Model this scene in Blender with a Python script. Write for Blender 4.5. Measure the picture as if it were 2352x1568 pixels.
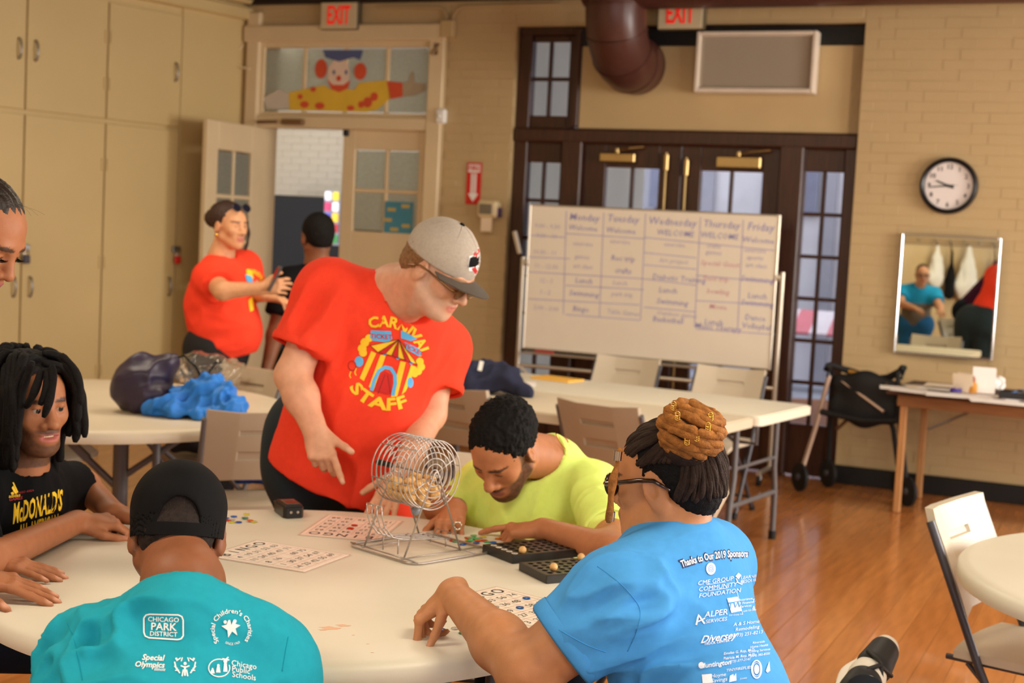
import bpy, bmesh, math, random
import numpy as np
from mathutils import Vector, Matrix, Euler
from mathutils.bvhtree import BVHTree

random.seed(7)
rng = np.random.default_rng(7)
for o in list(bpy.data.objects):
    bpy.data.objects.remove(o)
SC = bpy.context.scene
COL = SC.collection
R_ = math.radians
PI = math.pi

# ------------------------------------------------------------------ camera
CAM_F, CAM_P, CAM_R, CAM_H = 3300.0, 0.078, 0.0515, 1.594
IW, IH = 2352, 1568
_fw = np.array([0, math.cos(CAM_P), -math.sin(CAM_P)])
_rt = np.array([1.0, 0, 0])
_up = np.cross(_rt, _fw)
CR = math.cos(CAM_R) * _rt + math.sin(CAM_R) * _up
CU = -math.sin(CAM_R) * _rt + math.cos(CAM_R) * _up
cam_d = bpy.data.cameras.new('camera')
cam_d.sensor_width = 36
cam_d.lens = CAM_F / IW * 36
cam_d.clip_start = 0.05
cam_d.dof.use_dof = True
cam_d.dof.focus_distance = 2.85
cam_d.dof.aperture_fstop = 5.0
cam = bpy.data.objects.new('camera', cam_d)
COL.objects.link(cam)
m = Matrix.Identity(4)
for i in range(3):
    m[i][0], m[i][1], m[i][2] = CR[i], CU[i], -_fw[i]
m.translation = (0, 0, CAM_H)
cam.matrix_world = m
SC.camera = cam

# ------------------------------------------------------------------ world, lights, exposure
vs = SC.view_settings
vs.view_transform = 'Standard'
vs.look = 'None'
vs.gamma = 1.0
vs.use_curve_mapping = False
vs.exposure = 0.14
wd = bpy.data.worlds.new('overcast_sky')
SC.world = wd
wd.use_nodes = True
wd.node_tree.nodes['Background'].inputs[0].default_value = (0.90, 0.93, 1.0, 1)
wd.node_tree.nodes['Background'].inputs[1].default_value = 3.4


def area_light(name, loc, rot, sx, sy, watts, col):
    d = bpy.data.lights.new(name, 'AREA')
    d.shape = 'RECTANGLE'
    d.size, d.size_y = sx, sy
    d.energy = watts
    d.color = col
    o = bpy.data.objects.new(name, d)
    COL.objects.link(o)
    o.location = loc
    o.rotation_euler = rot
    return o


WARM = (1.0, 0.85, 0.64)
COOL = (0.92, 0.95, 1.0)
DAY = (1.0, 0.92, 0.82)
CEIL = 3.75
# shaded pendant panels hanging under the ceiling, all above the frame
for (lx, ly, w) in [(-2.3, 6.4, 32), (-0.2, 6.7, 33), (2.0, 6.2, 29), (-2.1, 2.5, 44), (1.3, 2.3, 46), (-0.3, -0.2, 30), (3.9, 4.8, 12)]:
    area_light('ceiling_lamp', (lx, ly, 3.1), (0, 0, 0), 1.2, 0.5, w, WARM)
# daylight: tall windows along the right-hand wall and behind the photographer
for wy, ww in ((0.6, 180), (3.2, 85), (5.8, 240)):
    area_light('window_daylight', (6.35, wy, 1.75), (0, R_(90), 0), 1.8, 1.7, ww, DAY)
area_light('window_daylight', (-1.6, -2.35, 1.9), (R_(90), 0, 0), 1.6, 1.6, 26, COOL)
area_light('window_daylight', (1.8, -2.35, 1.9), (R_(90), 0, 0), 1.6, 1.6, 26, COOL)
# corridor lamp beyond the cream door
area_light('corridor_lamp', (-2.6, 13.0, 3.3), (0, 0, 0), 1.0, 0.5, 19, (1.0, 0.85, 0.66))


# ------------------------------------------------------------------ pixel rays -> points on real planes
def ray(x, y):
    return _fw + CR * (x - IW / 2) / CAM_F - CU * (y - IH / 2) / CAM_F


CC = np.array([0, 0, CAM_H])


def onz(x, y, z=0.0):
    d = ray(x, y)
    return CC + d * ((z - CAM_H) / d[2])


def onY(x, y, Y):
    d = ray(x, y)
    return CC + d * (Y / d[1])


def onplane(x, y, P0, n):
    d = ray(x, y)
    return CC + d * (np.dot(np.asarray(P0) - CC, n) / np.dot(d, n))


# ------------------------------------------------------------------ materials
MATS = {}


def lin(c):
    c = np.asarray(c, float) / 255.0
    return tuple(np.where(c <= 0.04045, c / 12.92, ((c + 0.055) / 1.055) ** 2.4))


def mat(name, rgb, rough=0.6, metal=0.0, var=0.06, vscale=6.0, bump=0.0, bscale=120.0, spec=0.5, stretch=(1, 1, 1), coat=0.0, sss=0.0, attr=None, emit=None, estr=0.0, trans=0.0, sheen=0.0, ior=1.45, alpha=1.0):
    if name in MATS:
        return MATS[name]
    mt = bpy.data.materials.new(name)
    mt.use_nodes = True
    nt = mt.node_tree
    N, L = nt.nodes, nt.links
    b = N['Principled BSDF']
    base = lin(rgb)
    b.inputs['Roughness'].default_value = rough
    b.inputs['Metallic'].default_value = metal
    b.inputs['Specular IOR Level'].default_value = spec
    b.inputs['Coat Weight'].default_value = coat
    b.inputs['IOR'].default_value = ior
    b.inputs['Transmission Weight'].default_value = trans
    b.inputs['Alpha'].default_value = alpha
    if sheen:
        b.inputs['Sheen Weight'].default_value = sheen
    if sss:
        b.inputs['Subsurface Weight'].default_value = sss
        b.inputs['Subsurface Radius'].default_value = (0.012, 0.005, 0.003)
        b.inputs['Subsurface Scale'].default_value = 0.6
    tc = N.new('ShaderNodeTexCoord')
    mp = N.new('ShaderNodeMapping')
    mp.inputs['Scale'].default_value = stretch
    L.new(tc.outputs['Object'], mp.inputs['Vector'])
    nz = N.new('ShaderNodeTexNoise')
    nz.inputs['Scale'].default_value = vscale
    nz.inputs['Detail'].default_value = 4
    L.new(mp.outputs[0], nz.inputs['Vector'])
    mx = N.new('ShaderNodeMix')
    mx.data_type = 'RGBA'
    mx.blend_type = 'MULTIPLY'
    mx.inputs['Factor'].default_value = 1.0
    mr = N.new('ShaderNodeMapRange')
    mr.inputs['From Min'].default_value = 0.3
    mr.inputs['From Max'].default_value = 0.7
    mr.inputs['To Min'].default_value = 1 - var
    mr.inputs['To Max'].default_value = 1 + var
    L.new(nz.outputs[0], mr.inputs['Value'])
    L.new(mr.outputs[0], mx.inputs[7])
    if attr:
        at = N.new('ShaderNodeAttribute')
        at.attribute_name = attr
        L.new(at.outputs['Color'], mx.inputs[6])
    else:
        mx.inputs[6].default_value = (*base, 1)
    L.new(mx.outputs[2], b.inputs['Base Color'])
    if bump:
        n2 = N.new('ShaderNodeTexNoise')
        n2.inputs['Scale'].default_value = bscale
        n2.inputs['Detail'].default_value = 3
        L.new(mp.outputs[0], n2.inputs['Vector'])
        bp = N.new('ShaderNodeBump')
        bp.inputs['Strength'].default_value = bump
        bp.inputs['Distance'].default_value = 0.004
        L.new(n2.outputs[0], bp.inputs['Height'])
        L.new(bp.outputs[0], b.inputs['Normal'])
    if emit:
        b.inputs['Emission Color'].default_value = (*lin(emit), 1)
        b.inputs['Emission Strength'].default_value = estr
    MATS[name] = mt
    return mt


# ------------------------------------------------------------------ mesh builder
class MB:
    def __init__(s):
        s.v, s.f = [], []

    def add(s, V, F):
        b = len(s.v)
        s.v += [tuple(map(float, p)) for p in V]
        s.f += [tuple(i + b for i in f) for f in F]
        return s

    def box(s, c, d, rz=0.0, bev=0.0, M=None):
        """box of size d centred at c, edges bevelled by bev (chamfer on all 12 edges)"""
        x, y, z = d[0] / 2, d[1] / 2, d[2] / 2
        e = min(bev, x * .9, y * .9, z * .9)
        if e <= 0:
            V = [(sx * x, sy * y, sz * z) for sz in (-1, 1) for sy in (-1, 1) for sx in (-1, 1)]
            F = [(0, 2, 3, 1), (4, 5, 7, 6), (0, 1, 5, 4), (2, 6, 7, 3), (0, 4, 6, 2), (1, 3, 7, 5)]
        else:
            V, F = [], []
            idx = {}
            for sz in (-1, 1):
                for sy in (-1, 1):
                    for sx in (-1, 1):
                        idx[(sx, sy, sz, 0)] = len(V); V.append((sx * x, sy * (y - e), sz * (z - e)))
                        idx[(sx, sy, sz, 1)] = len(V); V.append((sx * (x - e), sy * y, sz * (z - e)))
                        idx[(sx, sy, sz, 2)] = len(V); V.append((sx * (x - e), sy * (y - e), sz * z))
            def q(a, fl):
                F.append(tuple(a if fl else a[::-1]))
            for sg in (-1, 1):
                q([idx[(sg, -1, -1, 0)], idx[(sg, 1, -1, 0)], idx[(sg, 1, 1, 0)], idx[(sg, -1, 1, 0)]], sg > 0)
                q([idx[(-1, sg, -1, 1)], idx[(1, sg, -1, 1)], idx[(1, sg, 1, 1)], idx[(-1, sg, 1, 1)]], sg < 0)
                q([idx[(-1, -1, sg, 2)], idx[(1, -1, sg, 2)], idx[(1, 1, sg, 2)], idx[(-1, 1, sg, 2)]], sg > 0)
            for a in (-1, 1):
                for b in (-1, 1):
                    q([idx[(a, b, -1, 0)], idx[(a, b, -1, 1)], idx[(a, b, 1, 1)], idx[(a, b, 1, 0)]], a * b > 0)
                    q([idx[(a, -1, b, 0)], idx[(a, 1, b, 0)], idx[(a, 1, b, 2)], idx[(a, -1, b, 2)]], a * b > 0)
                    q([idx[(-1, a, b, 1)], idx[(-1, a, b, 2)], idx[(1, a, b, 2)], idx[(1, a, b, 1)]], a * b > 0)
                    for g in (-1, 1):
                        q([idx[(a, b, g, 0)], idx[(a, b, g, 1)], idx[(a, b, g, 2)]], a * b * g > 0)
        if rz:
            ca, sa = math.cos(rz), math.sin(rz)
            V = [(ca * p[0] - sa * p[1], sa * p[0] + ca * p[1], p[2]) for p in V]
        V = [(p[0] + c[0], p[1] + c[1], p[2] + c[2]) for p in V]
        if M is not None:
            V = [tuple(M @ Vector(p)) for p in V]
        return s.add(V, F)

    def tube(s, pts, r, n=8, cap=True, closed=False):
        P = [Vector(p) for p in pts]
        m_ = len(P)
        rad = r if isinstance(r, (list, tuple, np.ndarray)) else [r] * m_
        prev = None
        V, F = [], []
        for i, p in enumerate(P):
            if closed:
                t = P[(i + 1) % m_] - P[i - 1]
            else:
                t = P[min(i + 1, m_ - 1)] - P[max(i - 1, 0)]
            if t.length < 1e-9:
                t = Vector((0, 0, 1))
            t.normalize()
            if prev is None:
                a = Vector((0, 0, 1)) if abs(t.z) < .9 else Vector((1, 0, 0))
                u = t.cross(a).normalized()
            else:
                u = prev - t * prev.dot(t)
                if u.length < 1e-6:
                    u = t.orthogonal()
                u.normalize()
            prev = u
            w = t.cross(u)
            for k in range(n):
                an = 2 * PI * k / n
                V.append(p + (u * math.cos(an) + w * math.sin(an)) * rad[i])
        for i in range(m_ - (0 if closed else 1)):
            j = (i + 1) % m_
            for k in range(n):
                l = (k + 1) % n
                F.append((i * n + k, i * n + l, j * n + l, j * n + k))
        if cap and not closed:
            F.append(tuple(range(n))[::-1])
            F.append(tuple((m_ - 1) * n + k for k in range(n)))
        return s.add(V, F)

    def lathe(s, prof, c=(0, 0, 0), n=32, M=None, loop=False):
        """profile of (r, z) turned about the z axis through c"""
        V, F = [], []
        for (r, z) in prof:
            for k in range(n):
                a = 2 * PI * k / n
                V.append((c[0] + r * math.cos(a), c[1] + r * math.sin(a), c[2] + z))
        np_ = len(prof)
        for i in range(np_ if loop else np_ - 1):
            j = (i + 1) % np_
            for k in range(n):
                l = (k + 1) % n
                F.append((i * n + k, i * n + l, j * n + l, j * n + k))
        if not loop:
            F.append(tuple(range(n))[::-1])
            F.append(tuple((np_ - 1) * n + k for k in range(n)))
        if M is not None:
            V = [tuple(M @ Vector(p)) for p in V]
        return s.add(V, F)

    def sphere(s, c, r, n=16, m_=10, M=None):
        r = (r, r, r) if not hasattr(r, '__len__') else r
        V = [(c[0], c[1], c[2] + r[2])]
        for i in range(1, m_):
            t = PI * i / m_
            for k in range(n):
                a = 2 * PI * k / n
                V.append((c[0] + r[0] * math.sin(t) * math.cos(a), c[1] + r[1] * math.sin(t) * math.sin(a), c[2] + r[2] * math.cos(t)))
        V.append((c[0], c[1], c[2] - r[2]))
        F = [(0, 1 + k, 1 + (k + 1) % n) for k in range(n)]
        for i in range(m_ - 2):
            for k in range(n):
                l = (k + 1) % n
                F.append((1 + i * n + k, 1 + (i + 1) * n + k, 1 + (i + 1) * n + l, 1 + i * n + l))
        e = len(V) - 1
        F += [(e, 1 + (m_ - 2) * n + (k + 1) % n, 1 + (m_ - 2) * n + k) for k in range(n)]
        if M is not None:
            V = [tuple(M @ Vector(p)) for p in V]
        return s.add(V, F)

    def prism(s, poly, z0, z1, M=None):
        """closed 2D outline extruded from z0 to z1"""
        n = len(poly)
        V = [(p[0], p[1], z0) for p in poly] + [(p[0], p[1], z1) for p in poly]
        F = [tuple(range(n))[::-1], tuple(range(n, 2 * n))]
        for k in range(n):
            l = (k + 1) % n
            F.append((k, l, n + l, n + k))
        if M is not None:
            V = [tuple(M @ Vector(p)) for p in V]
        return s.add(V, F)

    def mesh(s, name, smooth=None):
        me = bpy.data.meshes.new(name)
        me.from_pydata(s.v, [], s.f)
        me.update()
        if smooth:
            me.polygons.foreach_set('use_smooth', [True] * len(me.polygons))
            if smooth < 180:
                me.set_sharp_from_angle(angle=R_(smooth))
        return me


def link(name, me, mt=None, parent=None):
    o = bpy.data.objects.new(name, me)
    COL.objects.link(o)
    if mt is not None and me is not None:
        me.materials.append(mt)
    if parent is not None:
        o.parent = parent
    return o


def build(name, mb, mt, parent=None, smooth=35, origin=None):
    """links a builder's geometry; with origin the vertices (world) are moved to that object's frame"""
    if origin is not None:
        a = np.array(mb.v) - np.array(origin)
        mb.v = [tuple(p) for p in a]
    return link(name, mb.mesh(name, smooth), mt, parent)


def writing(o):
    """lettering and print: many small marks, one part"""
    if o is not None:
        o['kind'] = 'stuff'
    return o


def thing(name, label, cat, loc=(0, 0, 0), rz=0.0, group=None):
    o = bpy.data.objects.new(name, None)
    o.empty_display_size = 0.1
    COL.objects.link(o)
    o.location = loc
    o.rotation_euler = (0, 0, rz)
    o['label'] = label
    o['category'] = cat
    if group:
        o['group'] = group
    return o


def tag(o, label=None, cat=None, group=None, kind=None):
    for k, v in (('label', label), ('category', cat), ('group', group), ('kind', kind)):
        if v:
            o[k] = v
    return o


def struct(o):
    o['kind'] = 'structure'
    return o


def struct_empty(name, loc=(0, 0, 0), rz=0.0):
    o = bpy.data.objects.new(name, None)
    COL.objects.link(o)
    o.location = loc
    o.rotation_euler = (0, 0, rz)
    return struct(o)


KIDS = {}


def kids(o):
    return [c for c in bpy.data.objects if c.parent == o]


def dup(root, loc, rz, label=None, group=None):
    r = root.copy()
    COL.objects.link(r)
    r.location = loc
    r.rotation_euler = (0, 0, rz)
    if label:
        r['label'] = label
    if group:
        r['group'] = group
    for ch in kids(root):
        c = ch.copy()
        COL.objects.link(c)
        c.parent = r
        for g in kids(ch):
            d = g.copy()
            COL.objects.link(d)
            d.parent = c
    return r


def copy1(o, loc, rot=(0, 0, 0), parent=None, label=None):
    c = o.copy()
    COL.objects.link(c)
    c.location = loc
    c.rotation_euler = rot
    if parent is not None:
        c.parent = parent
    if label:
        c['label'] = label
    return c


# flat lettering: text outline -> mesh vertices / faces in the text's own plane
def text_geo(txt, size=1.0, align='CENTER', extr=0.0, bold=0.0, shear=0.0, spacing=1.0, line=1.0, res=2):
    cu = bpy.data.curves.new('lettering', 'FONT')
    cu.body = txt
    cu.size = size
    cu.align_x = align
    cu.align_y = 'CENTER'
    cu.extrude = extr
    cu.offset = bold * size
    cu.shear = shear
    cu.space_character = spacing
    cu.space_line = line
    cu.resolution_u = res
    o = bpy.data.objects.new('lettering', cu)
    COL.objects.link(o)
    dg = bpy.context.evaluated_depsgraph_get()
    me = bpy.data.meshes.new_from_object(o.evaluated_get(dg))
    n = len(me.vertices)
    V = np.zeros(n * 3)
    me.vertices.foreach_get('co', V)
    V = V.reshape(-1, 3)
    F = [tuple(p.vertices) for p in me.polygons]
    bpy.data.objects.remove(o)
    bpy.data.curves.remove(cu)
    bpy.data.meshes.remove(me)
    return V, F


def text_into(mb, txt, M, size, **kw):
    V, F = text_geo(txt, size, **kw)
    mb.add([tuple(M @ Vector(p)) for p in V], F)
    return mb


def frame(o, x, y, z=None):
    """4x4 matrix with the given origin and axes"""
    x = Vector(x).normalized()
    y = Vector(y)
    y = (y - x * y.dot(x)).normalized()
    zz = x.cross(y)
    M = Matrix.Identity(4)
    for i in range(3):
        M[i][0], M[i][1], M[i][2], M[i][3] = x[i], y[i], zz[i], o[i]
    return M
# ------------------------------------------------------------------ blended-solid modeller (bodies, clothes, hair)
def nrm(v):
    v = np.asarray(v, float)
    return v / (np.linalg.norm(v) + 1e-12)


class Solid:
    """smooth union / difference of rounded cones and ellipsoids, meshed as ONE continuous surface"""

    def __init__(s):
        s.p = []

    def cone(s, a, b, ra, rb=None, k=0.02, flat=None, op='+'):
        a = np.asarray(a, float); b = np.asarray(b, float)
        s.p.append(('c', a, b, ra, ra if rb is None else rb, k, None if flat is None else (nrm(flat[0]), flat[1]), op))
        return s

    def flatcone(s, a, b, ra, rb=None, k=0.02, flat=None):
        """rounded at a, cut off square at b (sleeves, trouser legs)"""
        s.cone(a, b, ra, rb, k, flat)
        q = s.p[-1]
        s.p[-1] = q[:8] + (True,)
        return s

    def chain(s, pts, rads, k=0.02, flat=None):
        for i in range(len(pts) - 1):
            s.cone(pts[i], pts[i + 1], rads[i], rads[i + 1], k, flat)
        return s

    def ell(s, c, r, M=None, k=0.02, op='+'):
        """ellipsoid; M = 3x3 whose columns are its axes"""
        s.p.append(('e', np.asarray(c, float), np.asarray(r, float), None if M is None else np.asarray(M, float), None, k, None, op))
        return s

    def cut(s, p0, n, k=0.004):
        """removes everything on the side n points to"""
        s.p.append(('h', np.asarray(p0, float), nrm(n), None, None, k, None, '-h'))
        return s

    @staticmethod
    def _d(q, P):
        kd = q[0]
        if kd == 'c':
            a, b, ra, rb, k, flat, op = q[1:8]
            pa = P - a
            ba = b - a
            L = ba @ ba
            t = np.clip((pa @ ba) / (L + 1e-12), 0, 1)
            w = pa - t[..., None] * ba
            if flat is not None:
                fd, fs = flat
                c = w @ fd
                w = w + (c * (1 / fs - 1))[..., None] * fd
                e = (np.sqrt((w * w).sum(-1)) - (ra + (rb - ra) * t)) * min(1, fs * 1.15)
            else:
                e = np.sqrt((w * w).sum(-1)) - (ra + (rb - ra) * t)
            if len(q) > 8:
                e = np.maximum(e, (pa @ ba - L) / math.sqrt(L))
            return e
        if kd == 'e':
            _, c, r, M, _, k, _, op = q
            w = P - c
            if M is not None:
                w = w @ M
            k0 = np.sqrt(((w / r) ** 2).sum(-1))
            k1 = np.sqrt(((w / (r * r)) ** 2).sum(-1))
            return k0 * (k0 - 1) / (k1 + 1e-9)
        _, p0, n = q[:3]
        return (P - p0) @ n

    @staticmethod
    def _mix(d, e, q):
        k, op = q[5], q[7]
        if op == '+':
            h = np.clip(0.5 + 0.5 * (d - e) / k, 0, 1)
            return d + (e - d) * h - k * h * (1 - h)
        if op == '-':
            e = -e
        # smooth max
        h = np.clip(0.5 - 0.5 * (d - e) / k, 0, 1)
        return d + (e - d) * h + k * h * (1 - h)

    def eval(s, P):
        d = np.full(P.shape[:-1], 9.0)
        for q in s.p:
            d = s._mix(d, s._d(q, P), q)
        return d

    def bounds(s):
        lo, hi = np.full(3, 1e9), np.full(3, -1e9)
        for q in s.p:
            if q[7] != '+':
                continue
            if q[0] == 'c':
                r = max(q[3], q[4]) * (max(1, q[6][1]) if q[6] else 1)
                for e in (q[1], q[2]):
                    lo = np.minimum(lo, e - r); hi = np.maximum(hi, e + r)
            else:
                r = q[2].max()
                lo = np.minimum(lo, q[1] - r); hi = np.maximum(hi, q[1] + r)
        return lo, hi

    def mesh(s, h, clip=None):
        lo, hi = s.bounds()
        if clip:
            lo = np.maximum(lo, clip[0]); hi = np.minimum(hi, clip[1])
        lo = lo - 3 * h; hi = hi + 3 * h
        B = 8
        nb = np.ceil((hi - lo) / (h * B)).astype(int) + 1
        ctr = np.stack(np.meshgrid(*[np.arange(n) for n in nb], indexing='ij'), -1).reshape(-1, 3)
        cp = lo + (ctr * B + (B - 1) / 2) * h
        D = math.sqrt(3) * (B / 2) * h
        dc = np.full(len(cp), 9.0)
        dps = []
        for q in s.p:
            e = s._d(q, cp)
            dps.append(e)
            dc = s._mix(dc, e, q)
        act = np.nonzero(np.abs(dc) < 2.0 * D)[0]
        G = np.repeat(np.repeat(np.repeat(dc.reshape(nb).astype(np.float32), B, 0), B, 1), B, 2)
        off = np.stack(np.meshgrid(*[np.arange(B)] * 3, indexing='ij'), -1).reshape(-1, 3)
        dv = np.full((len(act), B ** 3), 9.0)
        for q, e in zip(s.p, dps):
            ea = e[act]
            if q[7] == '+' or q[7] == '-':
                rel = np.nonzero(ea < 1.6 * D + 2 * q[5] + np.maximum(0, 0.6 * np.abs(dc[act])) + (0.03 if q[7] == '+' else 0))[0]
            else:
                rel = np.nonzero(ea > -2.0 * D)[0]
            if len(rel) == 0:
                continue
            P = cp[act[rel]][:, None, :] + (off - (B - 1) / 2)[None] * h
            dv[rel] = s._mix(dv[rel], s._d(q, P), q)
        A = ctr[act]
        ix = (A[:, None, :] * B + off[None]).reshape(-1, 3)
        G[ix[:, 0], ix[:, 1], ix[:, 2]] = dv.reshape(-1)
        if clip:
            G[0], G[-1] = 1, 1
            G[:, 0], G[:, -1] = 1, 1
            G[:, :, 0], G[:, :, -1] = 1, 1
        ins = G < 0
        cnt = np.zeros(tuple(n - 1 for n in G.shape), np.int8)
        for dx in (0, 1):
            for dy in (0, 1):
                for dz in (0, 1):
                    cnt += ins[dx:dx + cnt.shape[0], dy:dy + cnt.shape[1], dz:dz + cnt.shape[2]]
        cx, cy, cz = np.nonzero((cnt > 0) & (cnt < 8))
        cid = np.full(cnt.shape, -1, np.int32)
        cid[cx, cy, cz] = np.arange(len(cx))
        acc = np.zeros((len(cx), 3)); num = np.zeros(len(cx))
        cor = [(a, b, c) for a in (0, 1) for b in (0, 1) for c in (0, 1)]
        gv = {c: G[cx + c[0], cy + c[1], cz + c[2]] for c in cor}
        for c in cor:
            for ax in range(3):
                if c[ax] == 0:
                    e = list(c); e[ax] = 1; e = tuple(e)
                    a, b = gv[c], gv[e]
                    mk = (a < 0) != (b < 0)
                    t = np.where(mk, a / np.where(mk, a - b, 1), 0)
                    p = np.array(c, float)[None].repeat(len(cx), 0)
                    p[:, ax] = t
                    acc += p * mk[:, None]
                    num += mk
        V = lo + (np.stack([cx, cy, cz], -1) + acc / np.maximum(num, 1)[:, None]) * h
        F = []
        for ax in range(3):
            sl0 = [slice(None)] * 3; sl1 = [slice(None)] * 3
            sl0[ax] = slice(0, -1); sl1[ax] = slice(1, None)
            a, b = ins[tuple(sl0)], ins[tuple(sl1)]
            e = np.stack(np.nonzero(a != b), -1)
            u, w = (ax + 1) % 3, (ax + 2) % 3
            e = e[(e[:, u] > 0) & (e[:, w] > 0) & (e[:, u] < cnt.shape[u]) & (e[:, w] < cnt.shape[w]) & (e[:, ax] < cnt.shape[ax])]
            fl = a[e[:, 0], e[:, 1], e[:, 2]]
            q = []
            for du, dw in ((1, 1), (0, 1), (0, 0), (1, 0)):
                c = e.copy(); c[:, u] -= du; c[:, w] -= dw
                q.append(cid[c[:, 0], c[:, 1], c[:, 2]])
            q = np.stack(q, -1)
            q[~fl] = q[~fl][:, ::-1]
            F.append(q[(q >= 0).all(1)])
        return V, np.concatenate(F)


def np_mesh(name, V, F, smooth=True):
    me = bpy.data.meshes.new(name)
    F = np.asarray(F, np.int32)
    n = F.shape[1]
    me.vertices.add(len(V))
    me.vertices.foreach_set('co', np.asarray(V, np.float32).ravel())
    me.loops.add(F.size)
    me.loops.foreach_set('vertex_index', F.ravel())
    me.polygons.add(len(F))
    me.polygons.foreach_set('loop_start', np.arange(0, F.size, n, dtype=np.int32))
    me.polygons.foreach_set('loop_total', np.full(len(F), n, np.int32))
    if smooth:
        me.polygons.foreach_set('use_smooth', np.ones(len(F), bool))
    me.update(calc_edges=True)
    return me


def normals_of(V, F):
    a = V[F[:, 2]] - V[F[:, 0]]
    b = V[F[:, 3]] - V[F[:, 1]]
    fn = np.cross(a, b)
    N = np.zeros_like(V)
    for i in range(4):
        np.add.at(N, F[:, i], fn)
    return N / (np.linalg.norm(N, axis=1, keepdims=True) + 1e-12)


def relax(V, F, it=2, lam=0.5):
    """a little smoothing along the surface"""
    E = np.concatenate([F[:, [0, 1]], F[:, [1, 2]], F[:, [2, 3]], F[:, [3, 0]]])
    for _ in range(it):
        S = np.zeros_like(V); C = np.zeros(len(V))
        np.add.at(S, E[:, 0], V[E[:, 1]]); np.add.at(C, E[:, 0], 1)
        np.add.at(S, E[:, 1], V[E[:, 0]]); np.add.at(C, E[:, 1], 1)
        V = V + lam * (S / np.maximum(C, 1)[:, None] - V)
    return V


def vnoise(P, scale, seed=0, octs=1):
    """cheap smooth value noise in [-1, 1]"""
    out = np.zeros(len(P)); amp = 1.0; tot = 0
    for o in range(octs):
        Q = P * scale * (2 ** o) + seed * 17.3 + o * 5.1
        I = np.floor(Q).astype(np.int64); f = Q - I; f = f * f * (3 - 2 * f)
        r = 0
        for dx in (0, 1):
            for dy in (0, 1):
                for dz in (0, 1):
                    hsh = ((I[:, 0] + dx) * 374761393 + (I[:, 1] + dy) * 668265263 + (I[:, 2] + dz) * 2147483647 + seed * 1013) & 0xffffffff
                    hsh = ((hsh ^ (hsh >> 13)) * 1274126177) & 0xffffffff
                    hv = ((hsh ^ (hsh >> 16)) & 0xffff) / 32767.5 - 1
                    wgt = (f[:, 0] if dx else 1 - f[:, 0]) * (f[:, 1] if dy else 1 - f[:, 1]) * (f[:, 2] if dz else 1 - f[:, 2])
                    r = r + hv * wgt
        out += r * amp; tot += amp; amp *= 0.5
    return out / tot


def set_cols(me, C):
    a = me.color_attributes.new('col', 'FLOAT_COLOR', 'POINT')
    C4 = np.ones((len(C), 4), np.float32)
    C4[:, :3] = C
    a.data.foreach_set('color', C4.ravel())


def wpart(name, V, F, mt, root, cols=None, parent=None):
    """a part whose vertices are given in world space"""
    org = np.array(root.location)
    me = np_mesh(name, np.asarray(V) - org, F)
    if cols is not None:
        set_cols(me, cols)
    me.materials.append(mt)
    o = bpy.data.objects.new(name, me)
    COL.objects.link(o)
    o.parent = parent or root
    return o
# ------------------------------------------------------------------ shared materials
M_wall = mat('wall_paint', (192, 166, 122), 0.55, var=0.04, vscale=2.5, bump=0.12, bscale=60)
M_mortar = mat('wall_joint_paint', (186, 160, 116), 0.7, var=0.05)
M_plaster = mat('plaster_panel', (196, 170, 124), 0.6, var=0.05, vscale=3, bump=0.08, bscale=40)
M_cream = mat('cream_gloss_paint', (222, 200, 160), 0.42, var=0.03, vscale=4, bump=0.03, bscale=30)
M_cab = mat('cabinet_paint', (204, 178, 124), 0.45, var=0.03, vscale=2.0, bump=0.02, bscale=30)
M_brown = mat('dark_stained_oak', (62, 32, 18), 0.38, var=0.35, vscale=9, bump=0.08, bscale=60, stretch=(8, 8, 0.6))
M_black = mat('black_paint', (18, 17, 17), 0.5)
M_glass = mat('clear_glass', (235, 242, 245), 0.03, trans=1.0, ior=1.1, spec=0.3, var=0)
M_frost = mat('obscured_glass', (205, 212, 200), 0.28, var=0.16, vscale=60, trans=0.55, bump=0.5, bscale=140, spec=0.5)
M_frost2 = mat('pebbled_glass', (200, 205, 190), 0.3, var=0.35, vscale=130, trans=0.4, bump=0.8, bscale=130, spec=0.6)
M_brass = mat('polished_brass', (172, 146, 98), 0.36, metal=1.0, var=0.08)
M_steel = mat('grey_steel', (150, 148, 146), 0.35, metal=0.9, var=0.06)
M_chrome = mat('bright_chrome', (205, 205, 208), 0.16, metal=1.0, var=0.02)
M_maroon = mat('maroon_duct_paint', (80, 46, 38), 0.34, var=0.07, vscale=5, bump=0.02, bscale=30)
M_white = mat('white_plastic', (236, 234, 228), 0.45, var=0.02)
M_red = mat('sign_red', (206, 36, 28), 0.5, var=0.02)
M_grille = mat('grille_enamel', (214, 200, 178), 0.4, var=0.05, vscale=4)
M_plank = mat('varnished_maple_floor', (176, 110, 56), 0.16, var=0.16, vscale=5, stretch=(7, 0.7, 1), bump=0.05, bscale=25, coat=0.15)
M_plank2 = mat('varnished_maple_floor_light', (186, 119, 62), 0.17, var=0.16, vscale=5, stretch=(7, 0.7, 1), bump=0.05, bscale=25, coat=0.15)
M_sub = mat('floor_underlay', (140, 84, 42), 0.6)
M_ceil = mat('ceiling_paint', (84, 68, 52), 0.8, var=0.03)

# ------------------------------------------------------------------ wall frame (the back wall)
WA = 0.418
WP0 = np.array([2.785, 9.371, 0.0])
WU = np.array([math.cos(WA), -math.sin(WA), 0])
WN = np.array([math.sin(WA), math.cos(WA), 0])
WZ = np.array([0, 0, 1.0])


def W(u, z, d=0.0):
    """point on the back wall: u along it, z up, d behind its face"""
    return WP0 + u * WU + z * WZ + d * WN


def wq(px, py, d=0.0):
    X = onplane(px, py, WP0 + WN * d, WN)
    return float((X - WP0) @ WU), float(X[2])


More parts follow.
